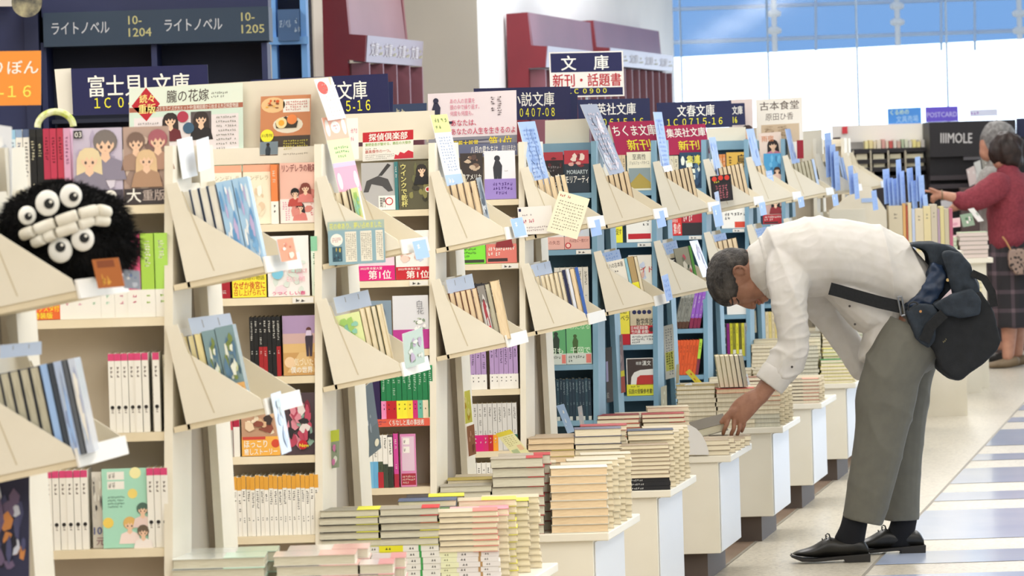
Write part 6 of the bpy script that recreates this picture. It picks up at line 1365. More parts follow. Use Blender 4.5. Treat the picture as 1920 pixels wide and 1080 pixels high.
    pad('flap', [(1750, 572), (1785, 552), (1825, 540), (1840, 565), (1838, 590), (1800, 596), (1768, 590)], -.25, -.16, BM, .006, 6, wrinkle(.008, 14))
    pad('front_pocket', [(1700, 585), (1722, 570), (1752, 572), (1760, 590), (1752, 640), (1742, 655), (1718, 636)], -.245, -.12, BM, .006, 6, wrinkle(.006, 16, (1, 1, 1), 8.0))
    def band(name, pts, w, dy, mat, par=bag, thick=.006):
        b = MB(); pts = [C(x, y, dy) - bb for x, y in pts]; L_, R_ = [], []
        for i, p in enumerate(pts):
            t = (pts[min(len(pts) - 1, i + 1)] - pts[max(0, i - 1)]).normalized(); n = Vector((-t.z, 0, t.x)) * (w * s / 2)
            L_.append(p + n); R_.append(p - n)
        b.prism(L_ + R_[::-1], Vector((0, thick, 0)), mat)
        return b.build(name, par)
    SM = noisy('black_webbing', '#101113', '#191a1c', 120, .8, 2)
    band('webbing', [(1733, 640), (1745, 612), (1770, 588)], 20, -.262, SM); band('webbing', [(1822, 512), (1845, 522), (1860, 548), (1864, 575)], 14, -.22, SM)
    band('carry_strap', [(1556, 541), (1575, 546), (1610, 556), (1650, 567), (1690, 576)], 23, -.2, SM)
    b = MB()
    for q in (((1683, 557), (1690, 592)), ((1690, 556), (1697, 590))):
        b.tube([C(x, y, -.206) - bb for x, y in q], .004, M('#8a8c90', .3, metal=.8), 8)
    b.tube([C(1683, 557, -.206) - bb, C(1690, 556, -.206) - bb], .004, M('#8a8c90', .3, metal=.8), 8); b.tube([C(1690, 592, -.206) - bb, C(1697, 590, -.206) - bb], .004, M('#8a8c90', .3, metal=.8), 8)
    b.build('buckle', bag)
    b = MB(); cpt = C(1713, 577, -.235) - bb
    b.tube([cpt + Vector((.021 * math.cos(a * .5236), -.002, .021 * math.sin(a * .5236))) for a in range(13)], .003, M('#1d1e20', .4), 8); b.build('ring', bag)
    b = MB(); b.tube([C(1726, 584, -.262) - bb, C(1726, 584, -.268) - bb], .005, M('#b98a5a', .3, metal=.7), 10); b.build('rivet', bag)
    b = MB(); b.tube([C(1777, 525, -.18) - bb, C(1777, 525, -.2) - bb], .006, M('#b9a070', .3, metal=.7), 10); b.build('snap', bag)
    b = MB(); S_ = Surf(C(1766, 572, -.235) - bb, C(1785, 552, -.235) - bb, C(1764, 562, -.235) - bb); b.prism([S_.pt(0, 1), S_.pt(1, 1), S_.pt(1, 0), S_.pt(0, 0)], Vector((0, .003, 0)), M('#d8c4c8'))
    S_.k = 4; b.scribble(S_, 0, .05, 1, .95, 3, 8, M('#1a1a1c'), fill=.9); b.build('inner_tag', bag)
    b = MB(); S_ = Surf(C(1767, 640, -.243) - bb, C(1791, 617, -.243) - bb, C(1769, 644, -.243) - bb); b.scribble(S_, 0, 0, 1, 1, 1, 10, M('#8a7f5a'), fill=.9); b.build('stitched_name', bag)
    # ---------------- the book in his hand
    st = Sty('held', .03, .105, .149, M('#5d5445'), PAGEW)
    u = (C(1366, 801, hy) - C(1296, 801, hy)).normalized()
    c0 = C(1333, 809, hy + .0)
    m = Matrix.Translation(c0) @ Matrix.Rotation(math.radians(-13), 4, 'Y') @ Matrix.Rotation(math.radians(16), 4, 'X') @ Matrix(((0, 0, -1, .062), (0, 1, 0, .0), (1, 0, 0, -.012), (0, 0, 0, 1)))
    book(st, 'pages', m, "dark-covered paperback held by the bending man's hand")
    return root
make_man()
# quarter-round divider in front of the held book
b = MB(); k5 = ZK(5) + TY0 - .008
pts = [P(1288, 797, k5), P(1296, 798, k5), P(1306, 804, k5), P(1316, 815, k5), P(1324, 830, k5), P(1329, 848, k5), P(1329, 853, k5), P(1288, 853, k5)]
b.prism(pts, Vector((0, .004, 0)), M('#dcd9d4', .4)); tag(b.build('divider_plate', None, P(1308, 853, k5)), 'pale quarter-round divider beside the held book', 'divider')

# ------------------------------------------------------------------ woman in red and the grey-haired shopper
def make_far_people():
    Y = 29.6; s = Y / F_PX
    base = P(1893, 680, Y); base.z = 0
    def C(px, py, d=0): return P(px, py, Y + d)
    root = thing('person', 'person in a dark red sweater pointing at the far shelf', 'person', base)
    B = Blob(); B.mat = SKF
    B.ell(C(1884, 288), 26 * s, .075, 31 * s); B.ell(C(1876, 300), 16 * s, .06, 18 * s)
    B.limb([(C(1886, 305), 15 * s, .055), (C(1890, 330), 17 * s, .06), (C(1894, 380), 40 * s, .15), (C(1897, 450), 38 * s, .15), (C(1900, 520), 30 * s, .14)], 14)
    B.limb([(C(1870, 345, -.15), 18 * s, .06), (C(1820, 378, -.2), 13 * s, .045), (C(1795, 372, -.2), 10 * s, .035), (C(1768, 366, -.2), 8 * s, .027), (C(1755, 365, -.2), 9 * s, .018)], 12)
    B.limb([(C(1757, 362, -.2), 3.4 * s, .012), (C(1743, 359, -.2), 2.8 * s, .009), (C(1730, 357.5, -.2), 2.2 * s, .008)], 8)
    for i in range(3): B.limb([(C(1757, 366 + 3.2 * i, -.2 + .01 * i), 3.2 * s, .01), (C(1746, 369 + 3.4 * i, -.2 + .012 * i), 2.8 * s, .009), (C(1751, 374 + 3 * i, -.195 + .012 * i), 2.4 * s, .008)], 8)
    B.limb([(C(1760, 360, -.215), 3.2 * s, .011), (C(1749, 355, -.22), 2.6 * s, .009), (C(1742, 353, -.22), 2 * s, .008)], 8)
    B.limb([(C(1920, 345, .15), 16 * s, .06), (C(1935, 400, .17), 12 * s, .05), (C(1925, 460, .1), 9 * s, .035)], 10)
    B.limb([(C(1890, 560, -.09), 22 * s, .08), (C(1892, 620, -.09), 15 * s, .055), (C(1890, 668, -.09), 11 * s, .04)], 12); B.limb([(C(1905, 560, .1), 22 * s, .08), (C(1908, 615, .1), 15 * s, .055), (C(1908, 660, .1), 11 * s, .04)], 12)
    B.done('body', .007, 2, root, base)
    H = Blob(); H.mat = noisy('dark_brown_hair', '#33241f', '#241915', 30, .5, 4, bump=.3, bscale=120)
    H.ell(C(1889, 280), 34 * s, .1, 34 * s); H.ell(C(1896, 300), 24 * s, .09, 20 * s); H.ell(C(1872, 285), 18 * s, .085, 24 * s)
    H.done('hair', .008, 2, root, base, disp=wrinkle(.02, 16, (1, 1, .45), 2.0))
    RS_ = noisy('red_knit', '#8f3b46', '#7f333d', 60, .85, 3)
    S = Blob(); S.mat = RS_
    S.limb([(C(1891, 325), 22 * s, .1), (C(1893, 345), 38 * s, .18), (C(1893, 390), 43 * s, .2), (C(1892, 430), 40 * s, .19), (C(1893, 452), 39 * s, .19)], 18)
    S.limb([(C(1872, 348, -.15), 27 * s, .09), (C(1840, 368, -.19), 24 * s, .08), (C(1812, 377, -.2), 19 * s, .068), (C(1800, 374, -.2), 15 * s, .055)], 14)
    S.limb([(C(1915, 348, .15), 27 * s, .09), (C(1938, 395, .17), 20 * s, .07)], 12)
    S.done('sweater', .009, 3, root, base, disp=wrinkle(.014, 7))
    # tartan skirt
    m, nt, b_ = nodemat('tartan'); tc = nt.nodes.new('ShaderNodeTexCoord'); sx = nt.nodes.new('ShaderNodeSeparateXYZ'); nt.links.new(tc.outputs['Object'], sx.inputs[0])
    def wave(o, sc, off=0):
        a = nt.nodes.new('ShaderNodeMath'); a.operation = 'MULTIPLY'; a.inputs[1].default_value = sc; nt.links.new(o, a.inputs[0])
        f = nt.nodes.new('ShaderNodeMath'); f.operation = 'FRACT'; nt.links.new(a.outputs[0], f.inputs[0])
        g = nt.nodes.new('ShaderNodeMath'); g.operation = 'LESS_THAN'; g.inputs[1].default_value = .22; nt.links.new(f.outputs[0], g.inputs[0]); return g.outputs[0]
    a1, a2 = wave(sx.outputs['Z'], 8), wave(sx.outputs['X'], 9)
    ad = nt.nodes.new('ShaderNodeMath'); ad.operation = 'ADD'; nt.links.new(a1, ad.inputs[0]); nt.links.new(a2, ad.inputs[1])
    cr = nt.nodes.new('ShaderNodeValToRGB'); cr.color_ramp.interpolation = 'CONSTANT'; e = cr.color_ramp.elements; e[0].color = rgb('#2a282b'); e[1].position = .4; e[1].color = rgb('#4b4046'); x = e.new(.75); x.color = rgb('#6a5a60')
    hf = nt.nodes.new('ShaderNodeMath'); hf.operation = 'MULTIPLY'; hf.inputs[1].default_value = .5; nt.links.new(ad.outputs[0], hf.inputs[0]); nt.links.new(hf.outputs[0], cr.inputs[0]); nt.links.new(cr.outputs[0], b_.inputs['Base Color']); b_.inputs['Roughness'].default_value = .85
    K = Blob(); K.mat = m
    K.limb([(C(1894, 440), 38 * s, .17), (C(1896, 500), 42 * s, .19), (C(1898, 560), 43 * s, .2), (C(1898, 612), 42 * s, .2)], 20, True)
    K.done('skirt', .01, 2, root, base, disp=wrinkle(.02, 9, (1, 1, .15)))
    for d, px in ((-.09, 1886), (.1, 1905)):
        F_ = Blob(); F_.mat = noisy('tan_shoe', '#8a7860', '#7a6850', 12, .6, 3)
        c = P(px, 676, Y + d); c.z = .035
        F_.limb([(c + Vector((.06, 0, .01)), .035, .035), (c, .034, .04), (c + Vector((-.08, 0, -.01)), .024, .04), (c + Vector((-.13, 0, -.012)), .018, .03)], 12)
        F_.done('shoe', .007, 2, root, base)
    b = MB(); b.tube([C(1766, 366, -.2) - base + Vector((0, math.sin(a * .628) * .031, math.cos(a * .628) * .033)) for a in range(11)], .004, M('#8a7a5a', .3, metal=.6), 8); b.build('bracelet', root)
    lp, nt, b_ = nodemat('leopard'); v = nt.nodes.new('ShaderNodeTexVoronoi'); v.inputs['Scale'].default_value = 45; tc = nt.nodes.new('ShaderNodeTexCoord'); nt.links.new(tc.outputs['Object'], v.inputs['Vector'])
    cr = nt.nodes.new('ShaderNodeValToRGB'); cr.color_ramp.elements[0].color = rgb('#2f2522'); cr.color_ramp.elements[0].position = .35; cr.color_ramp.elements[1].color = rgb('#9a8274'); cr.color_ramp.elements[1].position = .45; nt.links.new(v.outputs['Distance'], cr.inputs[0]); nt.links.new(cr.outputs[0], b_.inputs['Base Color'])
    pb = C(1908, 485, -.24)
    G = Blob(); G.mat = lp; G.mb.prism([C(1890, 480, -.26), C(1893, 468, -.26), C(1940, 462, -.26), C(1945, 512, -.26), C(1905, 516, -.26), C(1892, 500, -.26)], Vector((0, .05, 0)), lp)
    g = G.done('handbag', .008, 5, None, pb); tag(g, 'small spotted handbag at the tartan skirt, right edge', 'bag')
    b = MB(); b.tube([C(1896, 470, -.235) - pb, C(1886, 452, -.21) - pb, C(1880, 444, -.19) - pb], .006, M('#b98a5a', .4), 8); st_ = b.build('strap', g)
    # grey-haired shopper beyond
    Y2 = 30.3; s2 = Y2 / F_PX
    def D(px, py, d=0): return P(px, py, Y2 + d)
    base2 = D(1880, 660); base2.z = 0
    r2 = thing('person', 'grey-haired person in grey behind the person in red', 'person', base2)
    B = Blob(); B.mat = SKF
    B.ell(D(1866, 272), 30 * s2, .075, 32 * s2); B.ell(D(1852, 285), 16 * s2, .055, 18 * s2); B.ell(D(1842, 283), 4 * s2, .014, 6 * s2)
    B.limb([(D(1868, 290), 15 * s2, .055), (D(1872, 315), 17 * s2, .06), (D(1876, 370), 38 * s2, .15), (D(1880, 470), 36 * s2, .15)], 14)
    B.limb([(D(1860, 340, -.16), 16 * s2, .06), (D(1830, 380, -.2), 12 * s2, .045), (D(1800, 385, -.2), 9 * s2, .032), (D(1790, 388, -.2), 9 * s2, .02)], 12)
    for i in range(4): B.limb([(D(1791, 384 + 3 * i, -.2 + .004 * i), 3 * s2, .01), (D(1782, 388 + 3 * i, -.2 + .004 * i), 2.4 * s2, .009), (D(1778, 393 + 2.6 * i, -.2), 2 * s2, .008)], 8)
    for d, px in ((-.1, 1875), (.1, 1885)): B.limb([(D(px, 450, d), 26 * s2, .09), (D(px, 560, d), 16 * s2, .06), (D(px, 645, d), 12 * s2, .045)], 12)
    B.done('body', .008, 2, r2, base2)
    H = Blob(); H.mat = noisy('grey_hair', '#8a8886', '#6a6866', 40, .6, 4, bump=.3, bscale=120)
    H.ell(D(1872, 262), 34 * s2, .09, 36 * s2); H.ell(D(1880, 280), 24 * s2, .085, 22 * s2); H.done('hair', .008, 2, r2, base2, disp=wrinkle(.018, 16, (1, 1, .45), 5.0))
    S = Blob(); S.mat = noisy('grey_top', '#a3a09b', '#8f8c88', 20, .8, 3, stretch=(6, 6, .5))
    S.limb([(D(1872, 312), 22 * s2, .1), (D(1872, 335), 36 * s2, .18), (D(1876, 390), 40 * s2, .19), (D(1878, 460), 38 * s2, .19)], 18)
    S.limb([(D(1858, 335, -.16), 24 * s2, .085), (D(1834, 375, -.19), 18 * s2, .065), (D(1818, 382, -.2), 13 * s2, .05)], 12); S.done('top', .01, 3, r2, base2, disp=wrinkle(.01, 8))
    T = Blob(); T.mat = M('#3a3a40', .85)
    for d, px in ((-.1, 1876), (.1, 1886)): T.limb([(D(px, 450, d), 30 * s2, .11), (D(px, 550, d), 21 * s2, .08), (D(px, 640, d), 17 * s2, .065)], 12, True)
    T.done('trousers', .01, 3, r2, base2)
    for d, px in ((-.1, 1872), (.1, 1884)):
        F_ = Blob(); F_.mat = M('#2a2724', .5); c = P(px, 655, Y2 + d); c.z = .035
        F_.limb([(c + Vector((.06, 0, .01)), .035, .035), (c, .034, .04), (c + Vector((-.14, 0, -.012)), .02, .035)], 12); F_.done('shoe', .008, 2, r2, base2)
make_far_people()

# ------------------------------------------------------------------ furry plush toy in the far left holder
def make_plush():
    Y = ZK(0) + .11; s = Y / F_PX
    def C(px, py, d=0): return P(px, py, Y + d)
    base = C(120, 500)
    root = thing('plush_toy', 'black shaggy plush toy with five round eyes and a toothy grin', 'soft toy', base)
    FURM = noisy('black_fur', '#17171a', '#0f0f11', 30, .9, 3)
    B = Blob(); B.mat = FURM
    B.limb([(C(62, 415, .02), 55 * s, .07), (C(115, 408, .02), 66 * s, .085), (C(175, 412, .02), 52 * s, .08)], 18); B.limb([(C(110, 470, .02), 50 * s, .075), (C(160, 460, .02), 62 * s, .085), (C(205, 458, .03), 42 * s, .07)], 18)
    body = B.done('body', .007, 4, root, base)
    # shag: thin tapering hairs
    r = random.Random(11); mb = MB(); k = FURM; me = body.data
    polys = list(me.polygons)
    for i in range(9000):
        p = polys[r.randrange(len(polys))]; c = Vector(p.center); n = Vector(p.normal)
        px = 960 + 0
        L = r.uniform(.012, .026) * (1.35 if c.x > .09 * 1 else .8)
        d = (n + Vector((r.uniform(-.5, .8), r.uniform(-.5, .5), r.uniform(-.7, .3)))).normalized()
        t = d.orthogonal().normalized() * .0011; u = d.cross(t).normalized() * .0011
        q = c + d * L * .6 + Vector((0, 0, -.002)); e = c + d * L + Vector((r.uniform(-.003, .003), 0, -.005))
        mb.face([c - t, c + t, q + t * .5, e, q - t * .5], k); mb.face([c - u, c + u, q + u * .5, e, q - u * .5], k)
    mb.build('fur', root)
    def eye(px, py, r_, pdx, pdy, d, tilt=0):
        e = MB(); e.smooth = True
        b = Blob(); b.mat = M('#f4f3ee', .35); b.ell(C(px, py, d), r_ * s, .010, r_ * s * 1.06); o = b.done('eye', .0022, 2, root, base)
        b = MB(); b.tube([C(px + pdx, py + pdy, d - .009) - base, C(px + pdx, py + pdy, d - .012) - base], r_ * s * .42, BLACK, 20); pu = b.build('pupil', o)
        b = MB(); b.tube([C(px + pdx + r_ * .14, py + pdy - r_ * .17, d - .012) - base, C(px + pdx + r_ * .14, py + pdy - r_ * .17, d - .0128) - base], r_ * s * .13, WHITE, 12); b.build('glint', o)
    for a in ((51, 404, 17, 2, 2, -.085), (89, 381, 23, 3, 1, -.095), (133, 367, 21, 5, 2, -.09), (113, 469, 23, 0, -6, -.085), (155, 448, 22, 3, -2, -.09)): eye(*a)
    TE = noisy('plush_teeth', '#efece2', '#e2ddcf', 20, .7, 2)
    top = [(40, 442), (64, 432), (104, 417), (147, 402), (184, 393), (204, 398)]; low = [(62, 456), (84, 447), (104, 438), (147, 423), (175, 412), (203, 415)]
    for nm, ln, w in (('upper_teeth', top, 11), ('lower_teeth', low, 10.5)):
        t = None
        for i in range(len(ln) - 1):
            (x0, y0), (x1, y1) = ln[i], ln[i + 1]; dd = [-.078, -.094, -.1, -.098, -.085, -.06][i], [-.078, -.094, -.1, -.098, -.085, -.06][i + 1]
            b = Blob(); b.mat = TE; f = .04
            b.limb([(C(x0 + (x1 - x0) * f, y0 + (y1 - y0) * f, dd[0]), w * s, .011), (C((x0 + x1) / 2, (y0 + y1) / 2, sum(dd) / 2), w * s * 1.05, .013), (C(x1 - (x1 - x0) * f, y1 - (y1 - y0) * f, dd[1]), w * s, .011)], 14, True)
            b.done('tooth', .0028, 2, root, base)
    b = 0
make_plush()
def p_small(mb, S): mb.scribble(S, .2, .5, .9, .95, 1, 4, M('#e8b04a'), fill=.9); mb.rect(S, .15, .05, .8, .3, M('#8a4a2a'))
card('pop_card', 'orange brown card below the plush toy', 'card', [(172, 487), (222, 483), (231, 533), (184, 541)], ZK(0) - .055, M('#b56a34'), None, .004, p_small)
card('price_card', 'crumpled blue and white card at the tip of the far left upper holder', 'card', [(230, 505), (262, 508), (243, 556), (232, 540)], ZK(0) + .1, M('#9aa4b4', .3), None, .0016, popart(None, ['#c8d0dc', '#6a82b4', '#e0e0e0'], 4, 6))
card('shop_card', 'white card with pale grey sketch at the left edge', 'card', [(-30, 230), (22, 238), (40, 400), (-30, 400)], ZK(0) + .25, M('#eef1f8'), None, .002, popart(None, ['#dde6f2', '#c4ccd8', '#f6f8fb'], 4, 14))
card('shop_card', 'dark blue manga poster at the bottom left corner', 'poster', [(-40, 890), (55, 882), (62, 1090), (-40, 1090)], ZK(0) + .05, M('#2a2c4a'), None, .002, popart(None, ['#4a4c72', '#c8ccdc', '#1a1a2c', '#6a5a7a', '#c8844a'], 6, 34))
def half(mb, S): pass
b = MB(); cc = P(104, 238, ZK(1) + .2)
b.tube([cc + Vector((math.cos(a * math.pi / 14) * .04, 0, math.sin(a * math.pi / 14) * .034)) for a in range(15)], .0075, noisy('lime_speckle', '#b9c84a', '#e6e8c8', 60, .5, 2), 8)
tag(b.build('round_card', None, cc), 'lime green half-round card rim behind the comics', 'card')
# ------------------------------------------------------------------ behind: wall cases, pillar, windows, far counters
DNV = noisy('navy_wall_case', '#2b335c', '#272e54', 1.5, .5, 3); DNT = noisy('navy_fascia', '#2e4256', '#2a3c50', 1.5, .45, 3); DIN = M('#262b3c', .7)
def pbox(b, x0, y0, x1, y1, Y, d, mat, zmin=None):
    """a box whose front shows at these photo pixels, at depth Y and d deep"""
    a = P(x0, y0, Y); c = P(x1, y1, Y)
    b.box(a.x, c.x, Y, Y + d, c.z if zmin is None else zmin, a.z, mat)
YB = 22.0
t = thing('wall_bookcase', 'dark navy wall bookcase with white katakana on its header, upper left', 'bookcase', (P(290, 80, YB).x, YB, 0))
def tp(name, fn):
    b = MB(); fn(b); return b.build(name, t, t.location) if False else _rel(b, name, t)
def _rel(b, name, par):
    top = par
    while top.parent: top = top.parent
    o = b.build(name, par, top.location); o.location = (0, 0, 0); return o
tp('back_panel', lambda b: pbox(b, -40, -80, 503, 100, YB + .32, .05, DIN, 0))
tp('upper_panel', lambda b: pbox(b, 74, -90, 503, 20, YB, .3, DNV))
def fascia(b):
    A, B_, C_, D_ = P(80, 24, YB - .05), P(503, 12, YB - .05), P(503, 80, YB - .05), P(80, 84, YB - .05)
    z1 = (A.z + B_.z) / 2; z0 = (C_.z + D_.z) / 2
    b.box(A.x, B_.x, YB - .05, YB + .3, z0, z1, DNT)
fo = tp('header', fascia)
_zt = (P(80, 24, YB).z + P(503, 12, YB).z) / 2; _zb = (P(80, 84, YB).z + P(503, 80, YB).z) / 2
S = Surf((P(80, 0, YB).x, YB - .051, _zt), (P(503, 0, YB).x, YB - .051, _zt), (P(80, 0, YB).x, YB - .051, _zb)); lb = MB()
for u, n in ((.04, '1204'), (.54, '1205')):
    lb.text(S, 'ライトノベル', u, .3, .36, M('#c9ccd0'), .02, fit=.255); lb.text(S, '10-', u + .34, .16, .26, M('#c2bd82'), .02); lb.text(S, n, u + .34, .52, .26, M('#c2bd82'), .02, fit=.1)
_rel(lb, 'lettering', fo)
for x in (76, 283, 490): tp('divider', lambda b: pbox(b, x, 80, x + 13, 160, YB, .32, DNV, 0))
for zz in (1.75, 1.45, 1.15, .85, .55): tp('shelf', lambda b: b.box(P(89, 0, YB).x, P(490, 0, YB).x, YB + .02, YB + .32, zz, zz + .02, DIN))
t2 = thing('wall_bookcase', 'navy end pillar of the wall cases, upper left corner', 'bookcase', (P(30, 80, YB).x, YB, 0))
b = MB(); pbox(b, -60, 12, 70, 100, YB + .02, .3, DNV, 0); _rel(b, 'side_panel', t2)
b = MB(); pbox(b, 44, 20, 73, 100, YB - .06, .07, M('#232a4a'), 0); _rel(b, 'post', t2)
card('poster', 'white sheet at the very top left corner', 'poster', [(-40, -30), (22, -30), (22, 12), (-40, 12)], YB - .1, M('#ece6dc'), None, .004)
b = MB(); c = P(50, 4, YB - .3); DSK = noisy('glittering_disc', '#4a4a48', '#b9b08a', 14, .2, 4, lo=.4, hi=.7)
b.tube([c, c + Vector((0, .02, 0))], .075, DSK, 28); hd_ = tag(b.build('hanging_disc', None, c), 'round glittering disc hanging at the top left', 'ornament')
b = MB(); b.tube([c + Vector((0, .01, .07)), Vector((c.x, c.y + .01, 3.35))], .002, M('#888888'), 6); _rel(b, 'cord', hd_)
# light blue case
t3 = thing('wall_bookcase', 'light blue lit bookcase left of the white pillar', 'bookcase', (P(540, 80, 24).x, 24, 0)); LB = M('#7fb4ee', .4)
def q3_(name, *a): b = MB(); pbox(b, *a); return _rel(b, name, t3)
q3_('side_post', 504, -60, 521, 160, 24, .3, LB, 0); q3_('side_post', 560, -60, 578, 160, 24, .3, LB, 0); q3_('back_panel', 515, -60, 570, 160, 24.25, .05, M('#1d2436'), 0); q3_('header_panel', 520, 18, 562, 76, 23.95, .05, M('#4d6b93', .4)); q3_('rail', 504, 70, 578, 82, 23.97, .05, LB)
b = MB(); S = Surf(P(520, 20, 23.94), P(562, 20, 23.94), P(520, 74, 23.94)); b.text(S, 'SFノベル', .1, .3, .3, M('#b4c8dc'), .02, fit=.5); b.scribble(S, .75, .2, .9, .8, 2, 1, M('#b4c8dc')); _rel(b, 'lettering', t3)
b = MB(); pbox(b, 578, -90, 583, 160, 24.3, .2, M('#20222c'), 0); tag(b.build('dark_post', None, (P(580, 0, 24.3).x, 24.3, 0)), 'thin dark post beside the white pillar strip', 'post')
# walls
WALLW = noisy('wall_white', '#e6e2d8', '#dfdad0', 1.2, .8, 3); WALLB = noisy('wall_grey_beige', '#b5b0a6', '#aeaaa0', 1.2, .8, 3)
b = MB(); pbox(b, 583, -120, 606, 100, 26, .5, WALLW, 0); struct(b.build('trim_6'))
b = MB(); A = P(600, 0, 27); B_ = P(878, 0, 27); b.box(A.x - 6, B_.x + .05, 27, 27.3, 0, 3.35, WALLB); struct(b.build('wall_left'))
b = MB(); d = AIS / AIS.y; L0 = Vector((B_.x, 27, 0)); L1 = L0 + d * 9.2
b.hexa([L0 + Vector((x, 0, z)) + d * yy for x in (-.2, 0) for yy in (.31, 9.2) for z in (0, 3.35)], noisy('wall_window_side', '#f0f3f7', '#e9edf2', 1.2, .7, 3)); struct(b.build('wall_back'))
# burgundy cases seen along their length
BUR = noisy('burgundy_case', '#7c2430', '#711f2b', 2, .4, 3); BUR_SHEEN = noisy('burgundy_sky_sheen', '#86525f', '#7c4a56', 2, .35, 3); BD = M('#4a1820', .5)  # the second burgundy has the sky's mauve sheen put into its colour
def wallcase(name, label, prof, Y, L, head, boards=None):
    """prof: outline of the end panel in photo pixels at depth Y; extruded L metres along the gangway"""
    base = P(prof[0][0], prof[0][1], Y); base.z = 0
    t = thing(name, label, 'bookcase', base)
    def at(x, y, l): return P(x, y, Y) + d * l
    b = MB(); b.prism([at(x, y, 0) for x, y in prof], d * .05, BUR); _rel(b, 'end_panel', t)
    xs = [p for p in prof]
    # body: crest panel, header, recess with shelves
    (cx0, cy0), (cx1, cy1), (hx0, hy0), (hx1, hy1), (rx, ry) = head
    b = MB(); b.prism([at(cx0, cy0, .05), at(cx1, cy1, .05), at(cx1 - 14, cy1, .05), at(cx0 - 14, cy0, .05)], d * (L - .1), BUR_SHEEN); _rel(b, 'crest_panel', t)
    b = MB(); b.prism([at(hx0, hy0, .02), at(hx1, hy1, .02), at(hx1 - 24, hy1, .02), at(hx0 - 24, hy0, .02)], d * (L - .04), M('#7a6674', .3)); hd = _rel(b, 'header', t)  # header colour lightened with the same sky sheen
    S = Surf(at(hx0, hy0, .02), at(hx0, hy0, L - .02), at(hx1, hy1, .02)); lb = MB(); S.e = .004
    for i in range(4):
        lb.text(S, '文庫', .06 + i * .24, .25, .5, M('#c9c6cc'), .02, fit=.13); lb.scribble(S, .21 + i * .24, .3, .24 + i * .24, .75, 2, 1, M('#c2bd82'))
    _rel(lb, 'lettering', hd)
    b = MB(); p0 = P(rx, ry, Y); p1 = Vector((p0.x, p0.y, 0)); b.prism([p0 + d * .05, p1 + d * .05, p1 + d * .05 - Vector((.02, 0, 0)), p0 + d * .05 - Vector((.02, 0, 0))], d * (L - .1), BD); _rel(b, 'back_panel', t)
    n = max(2, int(L / .35))
    for i in range(n + 1):
        b = MB(); o = .05 + i * (L - .12) / n; b.prism([p0 + d * o, p1 + d * o, p1 + d * o + Vector((.1, 0, 0)), p0 + d * o + Vector((.1, 0, 0))], d * .02, BUR_SHEEN); _rel(b, 'upright', t)
    b = MB(); b.prism([at(prof[0][0], prof[0][1], L - .05), at(prof[1][0], prof[1][1], L - .05), at(rx + 6, ry, L - .05), at(rx - 50, ry, L - .05)], d * .05, BUR); _rel(b, 'end_panel', t)
    return t
wallcase('tall_bookcase', 'burgundy bookcase in front of the beige wall, its end towards us', [(603, -40), (645, -40), (655, 64), (686, 66), (684, 116), (652, 112), (655, 300), (612, 300)], 24.6, 1.65, ((645, -20), (655, 64), (688, 66), (685, 116), (655, 118)))
wallcase('tall_bookcase', 'first burgundy bookcase on the window-side wall', [(949, 26), (989, 23), (996, 85), (1025, 87), (1023, 126), (991, 128), (991, 300), (956, 300)], 28.2, 2.6, ((989, 23), (997, 85), (1026, 86), (1023, 126), (991, 130)))
e2 = P(989, 23, 28.2) + d * 2.7
wallcase('tall_bookcase', 'farthest burgundy bookcase beside the windows', [(1082, 40), (1112, 38), (1118, 88), (1143, 90), (1141, 122), (1114, 124), (1114, 300), (1086, 300)], 31.0, 3.3, ((1112, 38), (1118, 88), (1143, 89), (1141, 122), (1115, 126)))
# windows
YW = 36.3
XW0 = P(1240, 100, YW).x
GL, nt, _b = nodemat('window_glass')
nt.nodes.remove(_b); tr = nt.nodes.new('ShaderNodeBsdfTransparent'); gl = nt.nodes.new('ShaderNodeBsdfGlossy'); gl.inputs['Roughness'].default_value = .05; mx = nt.nodes.new('ShaderNodeMixShader'); mx.inputs[0].default_value = .05
tr.inputs[0].default_value = (.96, .98, 1, 1)
nt.links.new(tr.outputs[0], mx.inputs[1]); nt.links.new(gl.outputs[0], mx.inputs[2]); nt.links.new(mx.outputs[0], nt.nodes['Material Output'].inputs[0])
SH, nt, _b = nodemat('blue_mesh_sheet')
nt.nodes.remove(_b); tr = nt.nodes.new('ShaderNodeBsdfTransparent'); tl = nt.nodes.new('ShaderNodeBsdfTranslucent'); mx = nt.nodes.new('ShaderNodeMixShader'); mx.inputs[0].default_value = .45
tr.inputs[0].default_value = (.085, .155, .27, 1); tl.inputs[0].default_value = (.30, .52, .85, 1)
tc = nt.nodes.new('ShaderNodeTexCoord'); n = nt.nodes.new('ShaderNodeTexNoise'); n.inputs['Scale'].default_value = 2; mp = nt.nodes.new('ShaderNodeMapping'); mp.inputs['Scale'].default_value = (4, 1, .4); nt.links.new(tc.outputs['Object'], mp.inputs[0]); nt.links.new(mp.outputs[0], n.inputs['Vector'])
cr = nt.nodes.new('ShaderNodeValToRGB'); cr.color_ramp.elements[0].color = (.13, .22, .34, 1); cr.color_ramp.elements[1].color = (.15, .24, .36, 1); nt.links.new(n.outputs['Fac'], cr.inputs[0]); nt.links.new(cr.outputs[0], tl.inputs[0])
nt.links.new(tr.outputs[0], mx.inputs[1]); nt.links.new(tl.outputs[0], mx.inputs[2]); nt.links.new(mx.outputs[0], nt.nodes['Material Output'].inputs[0])
MUL = M('#9fb4cc', .4)
pxs = [1240, 1277, 1440, 1607, 1775, 1942, 2110]
for i in range(len(pxs) - 1):
    x0 = P(pxs[i], 100, YW).x; x1 = P(pxs[i + 1], 100, YW).x
    b = MB(); b.face([(x0 + .012, YW, .02), (x1 - .012, YW, .02), (x1 - .012, YW, 3.34), (x0 + .012, YW, 3.34)], GL)
    struct(b.build('window_%d' % (i + 1)))
